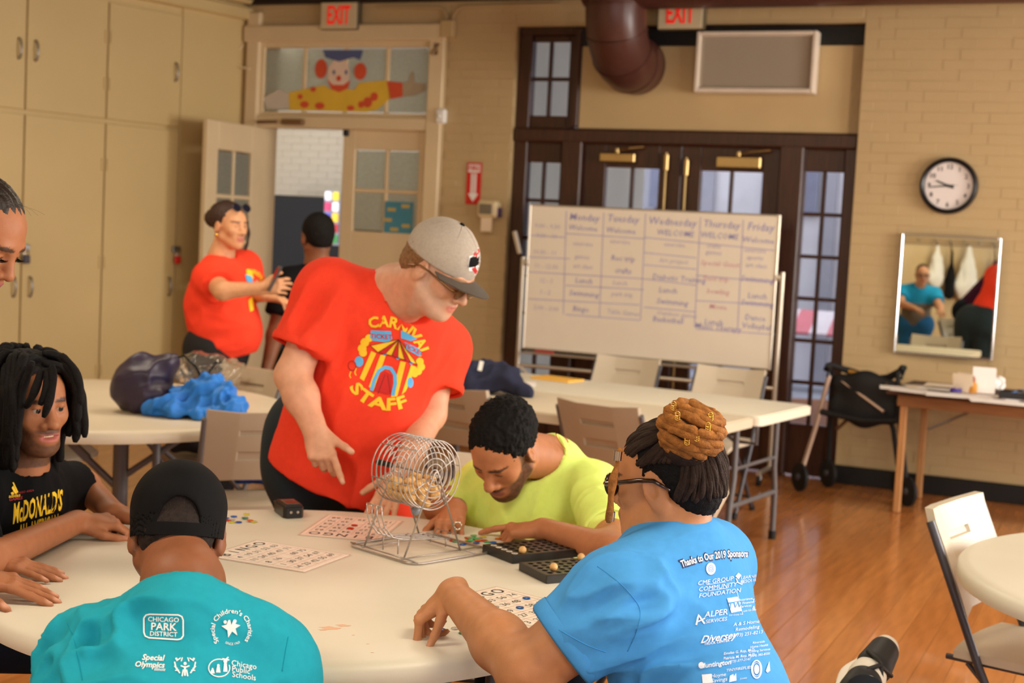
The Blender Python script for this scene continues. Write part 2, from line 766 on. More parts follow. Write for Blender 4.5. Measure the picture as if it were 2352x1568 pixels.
def wthing(name, label, cat, u, z, d=0.0, group=None):
    return thing(name, label, cat, tuple(W(u, z, d)), -WA, group)


# floor: a board base and varnished strips running across the hall
fl = struct(build('floor', MB().box((0, 5.0, -0.05), (15, 20, 0.06)), M_sub, smooth=None))
pb = MB().box((0, 0, 0), (0.116, 13.5, 0.02), bev=0.0012)
pm = pb.mesh('floor_plank'); pm.materials.append(M_plank)
pm2 = pb.mesh('floor_plank'); pm2.materials.append(M_plank2)
FA = -WA
for i in range(116):
    t = (i - 56) * 0.1175
    o = link('floor_plank', pm if (i * 7) % 5 < 3 else pm2, None, fl)
    o.location = (t * math.cos(FA) + 0.3, t * math.sin(FA) + 5.2, -0.0105 + 0.0006 * ((i * 13) % 5) / 5)
    o.rotation_euler = (0, 0, FA)

# ceiling and the out-of-sight walls that close the hall
struct(build('ceiling', MB().box((0, 5.0, CEIL + 0.05), (15, 20, 0.1)), M_ceil, smooth=None))
struct(build('wall_left', MB().box((-3.66, 3.5, CEIL / 2), (0.1, 13.0, CEIL)), M_wall, smooth=None))
rw = MB()
for (y0, y1, z0, z1) in [(-2.9, -0.3, 0, CEIL), (1.5, 2.3, 0, CEIL), (4.1, 4.9, 0, CEIL), (6.7, 9.2, 0, CEIL)] + [(y_, y_ + 1.8, a_, b_) for y_ in (-0.3, 2.3, 4.9) for (a_, b_) in ((0, 0.9), (3.0, CEIL))]:
    rw.box((6.6, (y0 + y1) / 2, (z0 + z1) / 2), (0.1, y1 - y0, z1 - z0))
struct(build('wall_right', rw, M_wall, smooth=None))
for i, cy in enumerate((0.6, 3.2, 5.8)):
    wn = struct_empty('window_%d' % (i + 4), (6.6, cy, 1.95), R_(90))
    fr = MB()
    for sx in (-0.87, 0, 0.87):
        fr.box((sx, 0, 0), (0.06, 0.08, 2.1), bev=0.004)
    for sz in (-1.02, -0.34, 0.34, 1.02):
        fr.box((0, 0, sz), (1.8, 0.07, 0.06), bev=0.004)
    build('window_frame', fr, M_cream, wn)
    build('pane', MB().box((0, 0.0, 0), (1.78, 0.006, 2.08)), M_glass, wn)
nw = MB()
for (x0, x1, z0, z1) in [(-3.7, -2.5, 0, CEIL), (-0.7, 0.9, 0, CEIL), (2.7, 5.1, 0, CEIL), (-2.5, -0.7, 0, 1.0), (-2.5, -0.7, 2.8, CEIL), (5.1, 6.7, 0, CEIL), (0.9, 2.7, 0, 1.0), (0.9, 2.7, 2.8, CEIL)]:
    nw.box(((x0 + x1) / 2, -2.85, (z0 + z1) / 2), (x1 - x0, 0.1, z1 - z0))
struct(build('wall_near', nw, M_wall, smooth=None))
for i, cx in enumerate((-1.6, 1.8)):
    wn = struct_empty('window_%d' % (i + 2), (cx, -2.85, 1.9))
    fr = MB()
    for sx in (-0.87, 0, 0.87):
        fr.box((sx, 0, 0), (0.06, 0.08, 1.8), bev=0.004)
    for sz in (-0.87, 0, 0.87):
        fr.box((0, 0, sz), (1.8, 0.07, 0.06), bev=0.004)
    build('window_frame', fr, M_cream, wn)
    build('pane', MB().box((0, 0.0, 0), (1.78, 0.006, 1.78)), M_glass, wn)

# back wall: solid masonry around the two openings, faced with painted brick
U0, U1 = -5.55, 4.45          # extent
DA = (-5.40, -3.80, 3.06)     # cream doorway: u from, to, head height
DB = (-3.14, -0.615, 3.07)    # brown entrance
wb = struct_empty('wall_back', tuple(WP0), -WA)
core = MB()
for (a, b, z0, z1) in [(U0, DA[0], 0, CEIL), (DA[1], DB[0], 0, CEIL), (DB[1], U1, 0, CEIL), (DA[0], DA[1], DA[2], CEIL), (DB[0], DB[1], DB[2], CEIL)]:
    core.box(((a + b) / 2, 0.1525, (z0 + z1) / 2), (b - a, 0.297, z1 - z0))
build('masonry', core, M_mortar, wb, smooth=None)
bk = MB().box((0, 0, 0), (0.2085, 0.03, 0.0668), bev=0.0018)
bmesh_ = bk.mesh('brick'); bmesh_.materials.append(M_wall)
bricks = []
zc, course = 0.13, 0
while zc < 3.36:
    z = zc + 0.032
    off = 0.105 if course % 2 else 0.0
    for k in range(-28, 13):
        a = k * 0.21 + off + 0.0025
        b = a + 0.205
        for (s0, s1, zlo) in [(DA[1] + 0.10, DB[0], 0), (DB[1], 1.25, 0), (DB[0], DB[1], DB[2] + 0.01), (DA[0], DA[1] + 0.1, DA[2] + 0.03)]:
            if z - 0.032 < zlo:
                continue
            aa, bb = max(a, s0), min(b, s1)
            if bb - aa > 0.04:
                bricks.append((aa, bb, z, course, k))
    zc += 0.0675
    course += 1
bricks.sort(key=lambda t: -t[0])
rest = MB()
for i, (a, b, z, cs, k) in enumerate(bricks):
    dpt = 0.0004 * ((cs * 31 + k * 17) % 7)
    if i < 300:
        o = link('brick', bmesh_, None, wb)
        o.location = ((a + b) / 2, 0.016 + dpt, z)
        o.scale = ((b - a) / 0.205, 1, 1)
    else:
        rest.box(((a + b) / 2, 0.016 + dpt, z), (b - a + 0.003, 0.03, 0.0668), bev=0.0018)
tag(build('brick_facing', rest, M_wall, wb, smooth=None), kind='stuff')
# rest of the wall to the right, outside the frame
build('wall_end', MB().box(((1.25 + U1) / 2, 0.01, CEIL / 2), (U1 - 1.25, 0.02, CEIL)), M_wall, wb, smooth=None)
bb = MB()
bb.box(((DB[1] + U1) / 2, -0.012, 0.062), (U1 - DB[1], 0.026, 0.124), bev=0.006)
bb.box(((DA[1] + 0.1 + DB[0]) / 2, -0.012, 0.062), (DB[0] - DA[1] - 0.1, 0.026, 0.124), bev=0.006)
o = struct(build('baseboard_back', bb, M_black, origin=None))
o.location = tuple(WP0); o.rotation_euler = (0, 0, -WA)
# dark timber cornice where the wall meets the ceiling
tr = MB().box(((U0 + U1) / 2, -0.06, 3.42), (U1 - U0, 0.14, 0.26), bev=0.02)
tr.box(((U0 + U1) / 2, -0.02, 3.275), (U1 - U0, 0.05, 0.04), bev=0.01)
o = struct(build('trim_1', tr, mat('dark_cornice_paint', (40, 28, 22), 0.5)))
o.location = tuple(WP0); o.rotation_euler = (0, 0, -WA)


def panes(root, mt, x0, x1, z0, z1, nx, nz, y, mw, frame_mt, depth=0.03):
    """a glazed light: each pane an object, the glazing bars one part"""
    bars = MB()
    dx, dz = (x1 - x0) / nx, (z1 - z0) / nz
    for i in range(nx):
        for j in range(nz):
            mm = mt[(i + j * nx) % len(mt)] if isinstance(mt, list) else mt
            build('pane', MB().box((x0 + dx * (i + .5), y, z0 + dz * (j + .5)), (dx - mw * .6, 0.006, dz - mw * .6)), mm, root, smooth=None)
    for i in range(1, nx):
        bars.box((x0 + dx * i, y, (z0 + z1) / 2), (mw, depth, z1 - z0), bev=0.004)
    for j in range(1, nz):
        bars.box(((x0 + x1) / 2, y, z0 + dz * j), (x1 - x0, depth * .94, mw), bev=0.004)
    if bars.v:
        build('glazing_bars', bars, frame_mt, root, smooth=None)


def rim(mb, x0, x1, z0, z1, y, d, wl, wr, wb_, wt, bev=0.005):
    """rectangular frame whose OPENING is x0..x1, z0..z1"""
    mb.box((x0 - wl / 2, y, (z0 + z1) / 2 + (wt - wb_) / 2), (wl, d, z1 - z0 + wb_ + wt), bev=bev)
    mb.box((x1 + wr / 2, y, (z0 + z1) / 2 + (wt - wb_) / 2), (wr, d, z1 - z0 + wb_ + wt), bev=bev)
    mb.box(((x0 + x1) / 2, y, z0 - wb_ / 2), (x1 - x0, d, wb_), bev=bev)
    mb.box(((x0 + x1) / 2, y, z1 + wt / 2), (x1 - x0, d, wt), bev=bev)
    return mb


# ---- cream double door with a transom light (structure: door_1)
d1 = struct_empty('door_1', tuple(WP0), -WA)
cs = MB()
HB = 2.30
cs.box((DA[0] - 0.01, -0.01, 1.6), (0.12, 0.06, 3.2), bev=0.01)
cs.box((DA[1] + 0.03, -0.01, 1.55), (0.13, 0.06, 3.1), bev=0.01)
cs.box(((DA[0] + DA[1]) / 2, -0.012, DA[2] - 0.03), (DA[1] - DA[0] + 0.2, 0.075, 0.13), bev=0.012)
cs.box(((DA[0] + DA[1]) / 2, 0.02, HB + 0.045), (DA[1] - DA[0], 0.11, 0.10), bev=0.01)
for s in (DA[0] + 0.02, DA[1] - 0.02):
    cs.box((s, 0.14, 1.5), (0.06, 0.26, 3.0), bev=0.006)
build('door_casing', cs, M_cream, d1)
# transom sash, four lights
a0, t1 = wq(609, 110, 0.0); a1, t0 = wq(983, 262, 0.0)
ts = rim(MB(), a0, a1, t0, t1, 0.02, 0.05, a0 - DA[0] - 0.04, DA[1] - a1 - 0.03, t0 - HB - 0.095, DA[2] - 0.09 - t1)
build('transom_sash', ts, M_cream, d1)
panes(d1, M_frost, a0, a1, t0, t1, 4, 1, 0.02, 0.035, M_cream)
lk = MB()
lk.tube([(a1 + 0.09, -0.03, t1 + 0.02), (a1 + 0.03, -0.05, t1 - 0.06)], 0.012)
lk.box((a1 + 0.06, -0.025, t1 - 0.02), (0.05, 0.03, 0.10), bev=0.006)
build('transom_stay', lk, mat('worn_metal', (150, 120, 84), 0.5, metal=0.5), d1)
# right leaf (shut)
l0, lt = wq(785, 300); l1 = DA[1] - 0.05
lr = build('door_leaf', MB(), M_cream, d1)
g0, gt = wq(812, 342); g1, gb = wq(950, 537)
lb = rim(MB(), g0, g1, gb, gt, 0.05, 0.045, g0 - l0, l1 - g1, gb - 0.01, HB - gt - 0.002)
lr.data = lb.mesh('door_leaf', 30); lr.data.materials.append(M_cream)
panes(lr, [M_frost2, M_frost2, M_frost, M_frost], g0, g1, gb, gt, 2, 2, 0.05, 0.03, M_cream)
hm = MB()
for hz in (2.05, 1.1, 0.3):
    hm.box((l1 + 0.01, 0.02, hz), (0.022, 0.02, 0.12), bev=0.003)
build('hinge', hm, mat('painted_hinge', (168, 132, 82), 0.5, metal=0.3), lr)
build('top_bolt', MB().box((l0 + 0.03, 0.015, 2.275), (0.045, 0.03, 0.06), bev=0.006), M_black, d1)
# left leaf, swung open into the hall
hx = DA[0] + 0.07
lo = build('door_leaf', MB().box((0.381, 0, 1.148), (0.762, 0.045, 2.28)), M_cream, d1)
lb = rim(MB(), 0.13, 0.61, 1.02, 2.07, 0, 0.045, 0.13, 0.15, 1.01, 0.215)
lo.data = lb.mesh('door_leaf', 30); lo.data.materials.append(M_cream)
lo.location = (hx, -0.02, 0.01)
hd = np.array([-2.385, 10.76, 0]) - W(hx, 0, -0.02)
lo.rotation_euler = (0, 0, math.atan2(float(-hd @ WN * -1), float(hd @ WU)))
panes(lo, mat('obscured_glass_dim', (150, 150, 135), 0.3, var=0.2, vscale=60, trans=0.3, bump=0.5, bscale=120), 0.13, 0.61, 1.02, 2.07, 2, 3, 0, 0.03, M_cream)
kn = MB().lathe([(0.0, -0.075), (0.022, -0.07), (0.028, -0.055), (0.02, -0.035), (0.012, -0.03), (0.012, 0.03), (0.02, 0.035), (0.028, 0.055), (0.022, 0.07), (0.0, 0.075)], n=16, M=Matrix.Translation((0.70, 0, 0.98)) @ Matrix.Rotation(R_(90), 4, 'X'))
build('knob', kn, M_brass, lo)
dc = MB().box((0.45, -0.05, HB + 0.03), (0.20, 0.05, 0.045), bev=0.008)
dc.tube([(0.30, -0.06, HB + 0.03), (0.12, -0.05, HB + 0.025)], 0.012)
o = build('door_closer', dc, mat('closer_paint', (120, 86, 50), 0.5), d1)
o.location = (DA[0] - 0.05, 0, 0.01)
# hinged stay at the transom's left
o = build('transom_chain_arm', MB().tube([(DA[0] - 0.10, -0.04, t1 + 0.02), (DA[0] - 0.22, -0.10, t0 + 0.35), (DA[0] - 0.02, -0.05, t0 + 0.33)], 0.011), M_cream, d1)

# ---- corridor beyond the cream door
ck = W(-6.0, 0, 2.6)
cw = struct_empty('wall_corridor', tuple(ck), -WA)
build('upper_wall', MB().box((0, 0, 2.0), (5.6, 0.1, 4.0)), mat('corridor_white_paint', (226, 220, 206), 0.6, var=0.05, vscale=3), cw, smooth=None)
cbm = MB().box((0, 0, 0), (0.2085, 0.02, 0.0662), bev=0.002).mesh('brick'); cbm.materials.append(mat('corridor_white_paint', (0, 0, 0)))
for r in range(16):
    for k in range(12):
        o = link('brick', cbm, None, cw)
        o.location = (-1.2 + k * 0.21 + (0.105 if r % 2 else 0), -0.058, 1.62 + r * 0.0675)
struct(build('trim_2', MB().box(tuple(W(-8.2, 1.8, 1.6)), (0.08, 3.0, 3.6), rz=-WA), mat('corridor_white_paint', (0, 0, 0)), smooth=None))
struct(build('trim_3', MB().box(tuple(W(-3.2, 1.8, 1.6)), (0.08, 3.0, 3.6), rz=-WA), mat('corridor_white_paint', (0, 0, 0)), smooth=None))

# ---- brown timber entrance with side lights (structure: door_2)
DD = 0.10
d2 = struct_empty('door_2', tuple(WP0), -WA)
bz, _ = wq(1192, 320, DD)
_, barT = wq(1570, 301, DD)
_, barB = wq(1570, 336, DD)
fr = MB()
xs = [wq(x, 500, DD)[0] for x in (1172, 1208, 1288, 1336, 1560, 1790, 1838, 1925)]
xL = DB[0]; xR = DB[1]
fr.box(((xL + xs[1]) / 2, DD, DB[2] / 2), (xs[1] - xL, 0.09, DB[2]), bev=0.008)              # left jamb
fr.box((xR - 0.045, DD, DB[2] / 2), (0.09, 0.09, DB[2]), bev=0.008)                          # right jamb
fr.box(((xL + xR) / 2, DD - 0.01, (barT + barB) / 2), (xR - xL, 0.13, barT - barB), bev=0.015)   # transom bar
fr.box(((xL + xR) / 2, DD, DB[2] - 0.03), (xR - xL, 0.10, 0.06), bev=0.008)
fr.box(((xs[2] + xs[3]) / 2, DD - 0.01, barT / 2), (xs[3] - xs[2] - 0.005, 0.12, barT), bev=0.01)     # left mullion
fr.box(((xs[5] + xs[6]) / 2, DD - 0.01, barT / 2), (xs[6] - xs[5] + 0.02, 0.12, barT), bev=0.01)
build('door_frame', fr, M_brown, d2)
# upper left light
ta0, tt = wq(1222, 97, DD); ta1, tb = wq(1303, 267, DD)
up = rim(MB(), ta0, ta1, tb, tt, DD + 0.01, 0.05, ta0 - xs[1] + 0.02, 0.05, tb - barT + 0.01, DB[2] - 0.06 - tt)
build('transom_sash', up, M_brown, d2)
panes(d2, M_glass, ta0, ta1, tb, tt, 2, 2, DD + 0.015, 0.028, M_brown)
pb0 = wq(1334, 250, DD)[0]
build('transom_post', MB().box(((ta1 + 0.05 + pb0) / 2, DD - 0.01, (barT + DB[2]) / 2), (pb0 - ta1 - 0.05, 0.11, DB[2] - barT - 0.02), bev=0.008), M_brown, d2)
# blank plaster panel with a black strip over it
build('blank_panel', MB().box(((pb0 + xR) / 2, DD - 0.02, (barT + DB[2] - 0.14) / 2), (xR - pb0 - 0.01, 0.05, DB[2] - 0.14 - barT), bev=0.004), M_plaster, d2)
build('panel_top_strip', MB().box(((pb0 + xR) / 2, DD - 0.0, DB[2] - 0.075), (xR - pb0 - 0.01, 0.12, 0.125), bev=0.004), M_black, d2)
# side lights, doors
def light(name, x0, x1, gx0, gx1, gz0, gz1, nx, nz, y, zt, mt=M_glass):
    p = build(name, rim(MB(), gx0, gx1, gz0, gz1, y, 0.045, gx0 - x0, x1 - gx1, gz0 - 0.01, zt - gz1, bev=0.004), M_brown, d2)
    panes(p, mt, gx0, gx1, gz0, gz1, nx, nz, y, 0.026, M_brown)
    return p
zt = barB + 0.005
sl0, slt = wq(1212, 372, DD); sl1 = wq(1286, 420, DD)[0]
light('side_light', xs[1], xs[2], sl0, sl1, 0.42, slt, 2, 6, DD + 0.01, zt)
dl0, dlt = wq(1392, 384, DD); dl1 = wq(1512, 440, DD)[0]
curt = mat('net_curtain', (214, 214, 214), 0.8, var=0.12, vscale=40, stretch=(1, 1, 0.1))
dL = light('door_leaf', xs[3], xs[4] - 0.004, dl0, dl1, 0.42, dlt, 2, 4, DD + 0.01, zt)
dr0, drt = wq(1611, 392, DD); dr1 = wq(1750, 440, DD)[0]
dR = light('door_leaf', xs[4] + 0.004, xs[5], dr0, dr1, 0.42, drt, 2, 4, DD + 0.01, zt)
sr0, srt = wq(1851, 394, DD); sr1 = wq(1936, 440, DD)[0]
_, srb = wq(1880, 1035, DD)
light('side_light', xs[6], xR - 0.085, sr0, sr1 - 0.0, 0.36, srt, 2, 6, DD + 0.01, zt)
# brass closers and rods
for (pxa, pya, pxb, pyb, dd) in [(1378, 350, 1458, 374, dL), (1646, 358, 1747, 388, dR)]:
    ua, za = wq(pxa, pya, 0.04); ub, zb = wq(pxb, pyb, 0.04)
    cb = MB()
    cb.box(((ua + ub) / 2, DD - 0.045, (za + zb) / 2), (ub - ua, 0.06, za - zb), bev=0.008)
    cb.tube([((ua + ub) / 2, DD - 0.07, za + 0.015), ((ua + ub) / 2 + 0.10, DD - 0.10, za + 0.035), (ub + 0.06, DD - 0.06, za + 0.05)], 0.009)
    cb.lathe([(0.0, 0), (0.02, 0), (0.02, 0.03), (0, 0.03)], ((ua + ub) / 2, DD - 0.07, za), 12)
    build('door_closer', cb, M_brass, dd)
for (pa, pb_, dd) in [((1531, 350), (1528, 800), dL), ((1577, 362), (1570, 800), dR)]:
    ua, za = wq(pa[0], pa[1], 0.05)
    rb = MB().tube([(ua, DD - 0.05, za), (ua, DD - 0.05, 0.35)], 0.009, 10)
    rb.box((ua, DD - 0.04, za - 0.07), (0.034, 0.04, 0.12), bev=0.008)
    rb.box((ua, DD - 0.04, 1.02), (0.04, 0.05, 0.20), bev=0.008)
    build('panic_rod', rb, M_brass, dd)

# ---- outdoors beyond the entrance
M_fac = mat('pale_stone', (196, 190, 196), 0.8, var=0.1, vscale=2)
fo = W(-1.6, 0, 7.5)
fac = thing('building', 'pale stone building front across the street seen through the door glass', 'building', tuple(fo), -WA)
build('wall', MB().box((0, 0.2, 3.5), (16, 0.3, 8)), M_fac, fac, smooth=None)
for k in range(-3, 5):
    build('window', MB().box((k * 1.5 + 0.3, 0.03, 2.6), (0.62, 0.08, 1.3), bev=0.01), mat('dim_window', (120, 120, 140), 0.2), fac, smooth=None)
for k in range(-10, 11):
    build('pilaster', MB().box((k * 0.75, 0.03, 3.5), (0.16, 0.07, 8.0), bev=0.01), mat('grey_pilaster', (150, 146, 156), 0.8), fac, smooth=None)
aw = thing('awning', 'red and white striped awning over the far shop front', 'awning', tuple(W(-1.1, 0.72, 6.4)), -WA)
for k in range(30):
    build('stripe', MB().box((-3 + k * 0.2, 0, 0), (0.2, 0.5, 0.03), M=Matrix.Rotation(R_(28), 4, 'X')), mat('awning_red', (214, 120, 128), 0.7) if k % 2 else mat('awning_white', (226, 210, 214), 0.7), aw, smooth=None)
struct(build('ground', MB().box(tuple(W(-1.0, -0.2, 7.5)), (26, 14.4, 0.3), rz=-WA), mat('grey_paving', (150, 150, 160), 0.85, var=0.1), smooth=None))
pbn = thing('litter_bin', 'dark street bin outside the right hand side light', 'bin', tuple(W(-0.55, -0.05, 2.2)), -WA)
build('bin_body', MB().lathe([(0.0, 0), (0.2, 0), (0.24, 0.75), (0.25, 0.9), (0.22, 0.95), (0, 0.95)], n=20), mat('bin_grey', (46, 48, 52), 0.5), pbn)

# ------------------------------------------------------------------ built-in cupboards on the left
CA = 0.63
CP = onz(388, 840, 1.0)
CPx = onplane(410, 300, WP0 - WN * 1.2, WN)   # near end of the run at the doorway wall
CV = np.array([-math.sin(CA), -math.cos(CA), 0])     # along the run, towards the camera
CNrm = np.array([math.cos(CA), -math.sin(CA), 0])    # out of the doors, into the hall
corner = W(-5.47, 0, 0)
cbo = struct_empty('wall_cupboards', tuple(corner), math.atan2(CV[1], CV[0]))
# local x runs towards the camera, local y points away from the hall (behind the doors)
def cq(px, py, d=0.0):
    X = onplane(px, py, corner + CNrm * d, CNrm)
    return float((X - corner) @ CV), float(X[2])
LY = 1 if (np.array([-CV[1], CV[0], 0]) @ CNrm) < 0 else -1
build('carcass', MB().box((2.3, LY * 0.10, CEIL / 2), (4.9, 0.10, CEIL)), M_cab, cbo, smooth=None)
_, zs0 = cq(61, 252); _, zs1 = cq(408, 297)
zsp = (zs0 + zs1) / 2
e0 = cq(418, 290)[0]; e1 = cq(245, 400)[0]; e2 = cq(59, 400)[0]
w2 = e2 - e1
edges = [e0, e1, e2, e2 + (e2 - e1), e2 + 2 * (e2 - e1)]
cup = cbo
handle = MB().tube([(0, 0, -0.07), (0, -0.02 * LY, -0.065), (0, -0.032 * LY, -0.035), (0, -0.036 * LY, 0), (0, -0.032 * LY, 0.035), (0, -0.02 * LY, 0.065), (0, 0, 0.07)], 0.007, 8)
hme = handle.mesh('handle', 180); hme.materials.append(M_steel)
_, ztop = cq(330, 18)
for i in range(4):
    x0, x1 = edges[i] + 0.006, edges[i + 1] - 0.006
    for (z0, z1, up_) in [(0.10, zsp - 0.02, 0), (zsp + 0.012, ztop, 1)]:
        d = struct(build('cupboard_door', MB().box(((x0 + x1) / 2, LY * 0.035, (z0 + z1) / 2), (x1 - x0, 0.025, z1 - z0), bev=0.004), M_cab, cbo, smooth=None))
        side = x0 + 0.06 if i % 2 == 0 else x1 - 0.06
        for pz in ((1.02,) if not up_ else (zsp + 0.42,)):
            h_ = link('handle', hme, None, d)
            h_.location = (side, LY * 0.022, pz)
        hb = MB()
        hs = x1 - 0.0 if i % 2 == 0 else x0
        for hz in ((z0 + 0.25, z1 - 0.25) if up_ else (0.4, 1.2, z1 - 0.3)):
            hb.box((hs - (0.018 if i % 2 == 0 else -0.018), LY * 0.018, hz), (0.02, 0.01, 0.09), bev=0.002)
        build('hinge', hb, M_cab, d, smooth=None)
# filler between cupboard run and door wall, cornice
build('end_panel', MB().box((e0 / 2 - 0.05, LY * 0.06, CEIL / 2), (e0 + 0.08, 0.05, CEIL), bev=0.003), M_cab, cbo, smooth=None)
ck_ = MB()
_, z1c = cq(459, 24)
ck_.box((2.3, LY * 0.02, z1c + 0.05), (4.9, 0.09, 0.10), bev=0.015)
ck_.box((2.3, LY * 0.01, z1c + 0.16), (4.9, 0.14, 0.08), bev=0.02)
build('cornice', ck_, M_cab, cbo, smooth=None)
# padlocks on the lower doors
for (px, py, red, lab) in [(57, 575, False, 'small steel padlock with a dark tag on the widest cupboard door'), (405, 578, True, 'padlock with red body on the cupboard door near the doorway')]:
    u_, z_ = cq(px, py)
    p = thing('padlock', lab, 'padlock', tuple(corner + CV * u_ + CNrm * 0.0 + WZ * (z_ - 0.03)), math.atan2(CV[1], CV[0]), None)
    s_ = LY * -1
    build('hasp', MB().box((0, s_ * 0.0, 0.05), (0.075, 0.02, 0.045), bev=0.004), M_steel, p)
    build('shackle', MB().tube([(-0.016, s_ * 0.018, 0.0), (-0.016, s_ * 0.018, 0.03), (0, s_ * 0.018, 0.045), (0.016, s_ * 0.018, 0.03), (0.016, s_ * 0.018, 0.0)], 0.004), M_chrome, p)
    build('lock_body', MB().box((0, s_ * 0.02, -0.03), (0.055, 0.024, 0.06), bev=0.007), M_red if red else mat('padlock_dark', (62, 56, 70), 0.4), p)
# ------------------------------------------------------------------ things fixed to the back wall
def local_quad(px0, py0, px1, py1, d=0.0):
    u0, z1 = wq(px0, py0, d); u1, z0 = wq(px1, py1, d)
    return u0, u1, z0, z1


def exit_sign(u, z, lab):
    t = wthing('exit_sign', lab, 'exit sign', u, z)
    build('housing', MB().box((0, -0.035, 0), (0.335, 0.06, 0.215), bev=0.008), mat('exit_housing', (92, 78, 52), 0.5), t)
    build('face_plate', MB().box((-0.004, -0.068, 0), (0.318, 0.008, 0.2), bev=0.003), mat('exit_face', (214, 196, 158), 0.5, var=0.02), t)
    M = frame((-0.004, -0.073, -0.002), (1, 0, 0), (0, 0, 1))
    lt = MB()
    text_into(lt, 'EXIT', M @ Matrix.Diagonal((0.62, 1.18, 1, 1)), 0.165, extr=0.002, bold=0.022, spacing=0.98)
    writing(build('lettering', lt, mat('exit_red_glow', (214, 30, 26), 0.4, emit=(255, 40, 30), estr=0.35), t, smooth=None))
    return t
u, z = wq(782, 37, -0.05)
exit_sign(u, z, 'lit red and white exit sign above the cream double door')
u, z = wq(1566, 33, -0.05)
exit_sign(u, z, 'red and white exit sign above the brown entrance, cut off by the duct')

# fire extinguisher arrow sign
u0, u1, z0, z1 = local_quad(1074, 373, 1103, 470)
w_, h_ = u1 - u0, z1 - z0
t = wthing('extinguisher_sign', 'narrow red sign with a white down arrow on the cream wall', 'sign', (u0 + u1) / 2, (z0 + z1) / 2)
build('sign_plate', MB().box((0, -0.004, 0), (w_, 0.004, h_), bev=0.001), M_red, t)
ar = MB().prism([(-0.022, 0.075), (0.022, 0.075), (0.022, -0.075), (0.042, -0.075), (0, -0.135), (-0.042, -0.075), (-0.022, -0.075)], 0.0, 0.0012, M=frame((0, -0.0062, 0), (1, 0, 0), (0, 0, 1)))
ar.box((0, -0.0068, 0.112), (0.098, 0.0012, 0.058))
build('white_arrow', ar, M_white, t, smooth=None)
lt = MB()
text_into(lt, 'FIRE', frame((0, -0.0082, 0.112), (1, 0, 0), (0, 0, 1)), 0.05, extr=0.0006, bold=0.02)
text_into(lt, 'EXTINGUISHER', frame((0, -0.0082, 0.0), (0, 0, -1), (1, 0, 0)), 0.021, extr=0.0006, bold=0.015)
writing(build('lettering', lt, M_red, t, smooth=None))

# paper dispenser / thermostat box with a hanging slip
u0, u1, z0, z1 = local_quad(1108, 460, 1152, 502)
t = wthing('thermostat', 'cream wall box with a grey window and paper slip below', 'control box', (u0 + u1) / 2, (z0 + z1) / 2)
build('housing', MB().box((0, -0.05, 0), (u1 - u0, 0.10, z1 - z0), bev=0.02), mat('box_cream', (226, 206, 160), 0.45), t)
build('window', MB().box((-0.004, -0.103, 0.0), (0.105, 0.008, 0.075), bev=0.004), mat('grey_window', (120, 110, 92), 0.3), t)
build('paper_slip', MB().box((-0.005, -0.075, -0.11), (0.09, 0.004, 0.11), bev=0.001), mat('slip_paper', (238, 216, 184), 0.8), t)
build('purple_tab', MB().box((0.083, -0.05, -0.02), (0.02, 0.06, 0.07), bev=0.004), mat('purple_plastic', (74, 40, 96), 0.4), t)

# conduit with junction box and switch
u0, u1, z0, z1 = local_quad(1020, 52, 1047, 84)
t = wthing('conduit', 'painted conduit with junction box running down beside the cream door', 'pipe', (u0 + u1) / 2, (z0 + z1) / 2)
build('junction_box', MB().box((0, -0.03, 0), (0.11, 0.06, 0.13), bev=0.008), M_plaster, t)
ul = wq(1012, 480)[0] - (u0 + u1) / 2
build('pipe', MB().tube([(-0.02, -0.018, -0.05), (-0.022, -0.018, -2.9)], 0.012, 10), M_wall, t)
build('pipe', MB().tube([(-0.02, -0.02, 0.05), (-0.025, -0.02, 0.10), (-0.06, -0.02, 0.15), (-0.12, -0.02, 0.165), (-0.58, -0.02, 0.17)], 0.011, 10), M_wall, t)
build('pipe', MB().tube([(0.03, -0.02, 0.05), (0.035, -0.02, 0.10), (0.07, -0.02, 0.15), (0.13, -0.02, 0.165), (0.9, -0.02, 0.17)], 0.011, 10), M_wall, t)
u_, z_ = wq(1022, 268)
sw = build('switch_box', MB().box((-0.021, -0.03, z_ - (z0 + z1) / 2), (0.075, 0.06, 0.11), bev=0.012), M_white, t)
build('toggle', MB().box((-0.021, -0.066, z_ - (z0 + z1) / 2), (0.012, 0.016, 0.026), bev=0.003), M_white, sw)

# wall clock
u_, z_ = wq(2180, 427)
t = wthing('wall_clock', 'round white wall clock with a black rim above the mirror', 'clock', u_, z_)
Mc = Matrix.Rotation(R_(90), 4, 'X')
build('rim', MB().lathe([(0.152, 0.0), (0.182, 0.0), (0.184, 0.02), (0.178, 0.042), (0.166, 0.048), (0.155, 0.04), (0.152, 0.025)], n=64, M=Mc, loop=True), mat('clock_black', (20, 19, 22), 0.35), t)
build('dial', MB().lathe([(0.0, 0.004), (0.156, 0.004), (0.156, 0.02), (0.0, 0.02)], n=64, M=Mc), mat('dial_white', (236, 228, 226), 0.5, var=0.01), t)
lt = MB()
for k in range(1, 13):
    a = R_(90 - 30 * k)
    text_into(lt, str(k), frame((0.122 * math.cos(a), -0.0212, 0.122 * math.sin(a)), (1, 0, 0), (0, 0, 1)), 0.042, extr=0.0006, bold=0.012)
for k in range(60):
    a = R_(6 * k)
    lt.box((0, -0.0212, 0.149), (0.002, 0.001, 0.008), M=Matrix.Rotation(a, 4, 'Y'))
writing(build('numerals', lt, M_black, t, smooth=None))
def hand(ang, ln, wd, y, nm):
    m_ = MB().prism([(-wd, -0.035), (wd, -0.035), (wd * .6, ln), (-wd * .6, ln)], 0, 0.002, M=frame((0, y, 0), (1, 0, 0), (0, 0, 1)))
    o = build(nm, m_, M_black, t, smooth=None)
    o.rotation_euler = (0, R_(ang), 0)
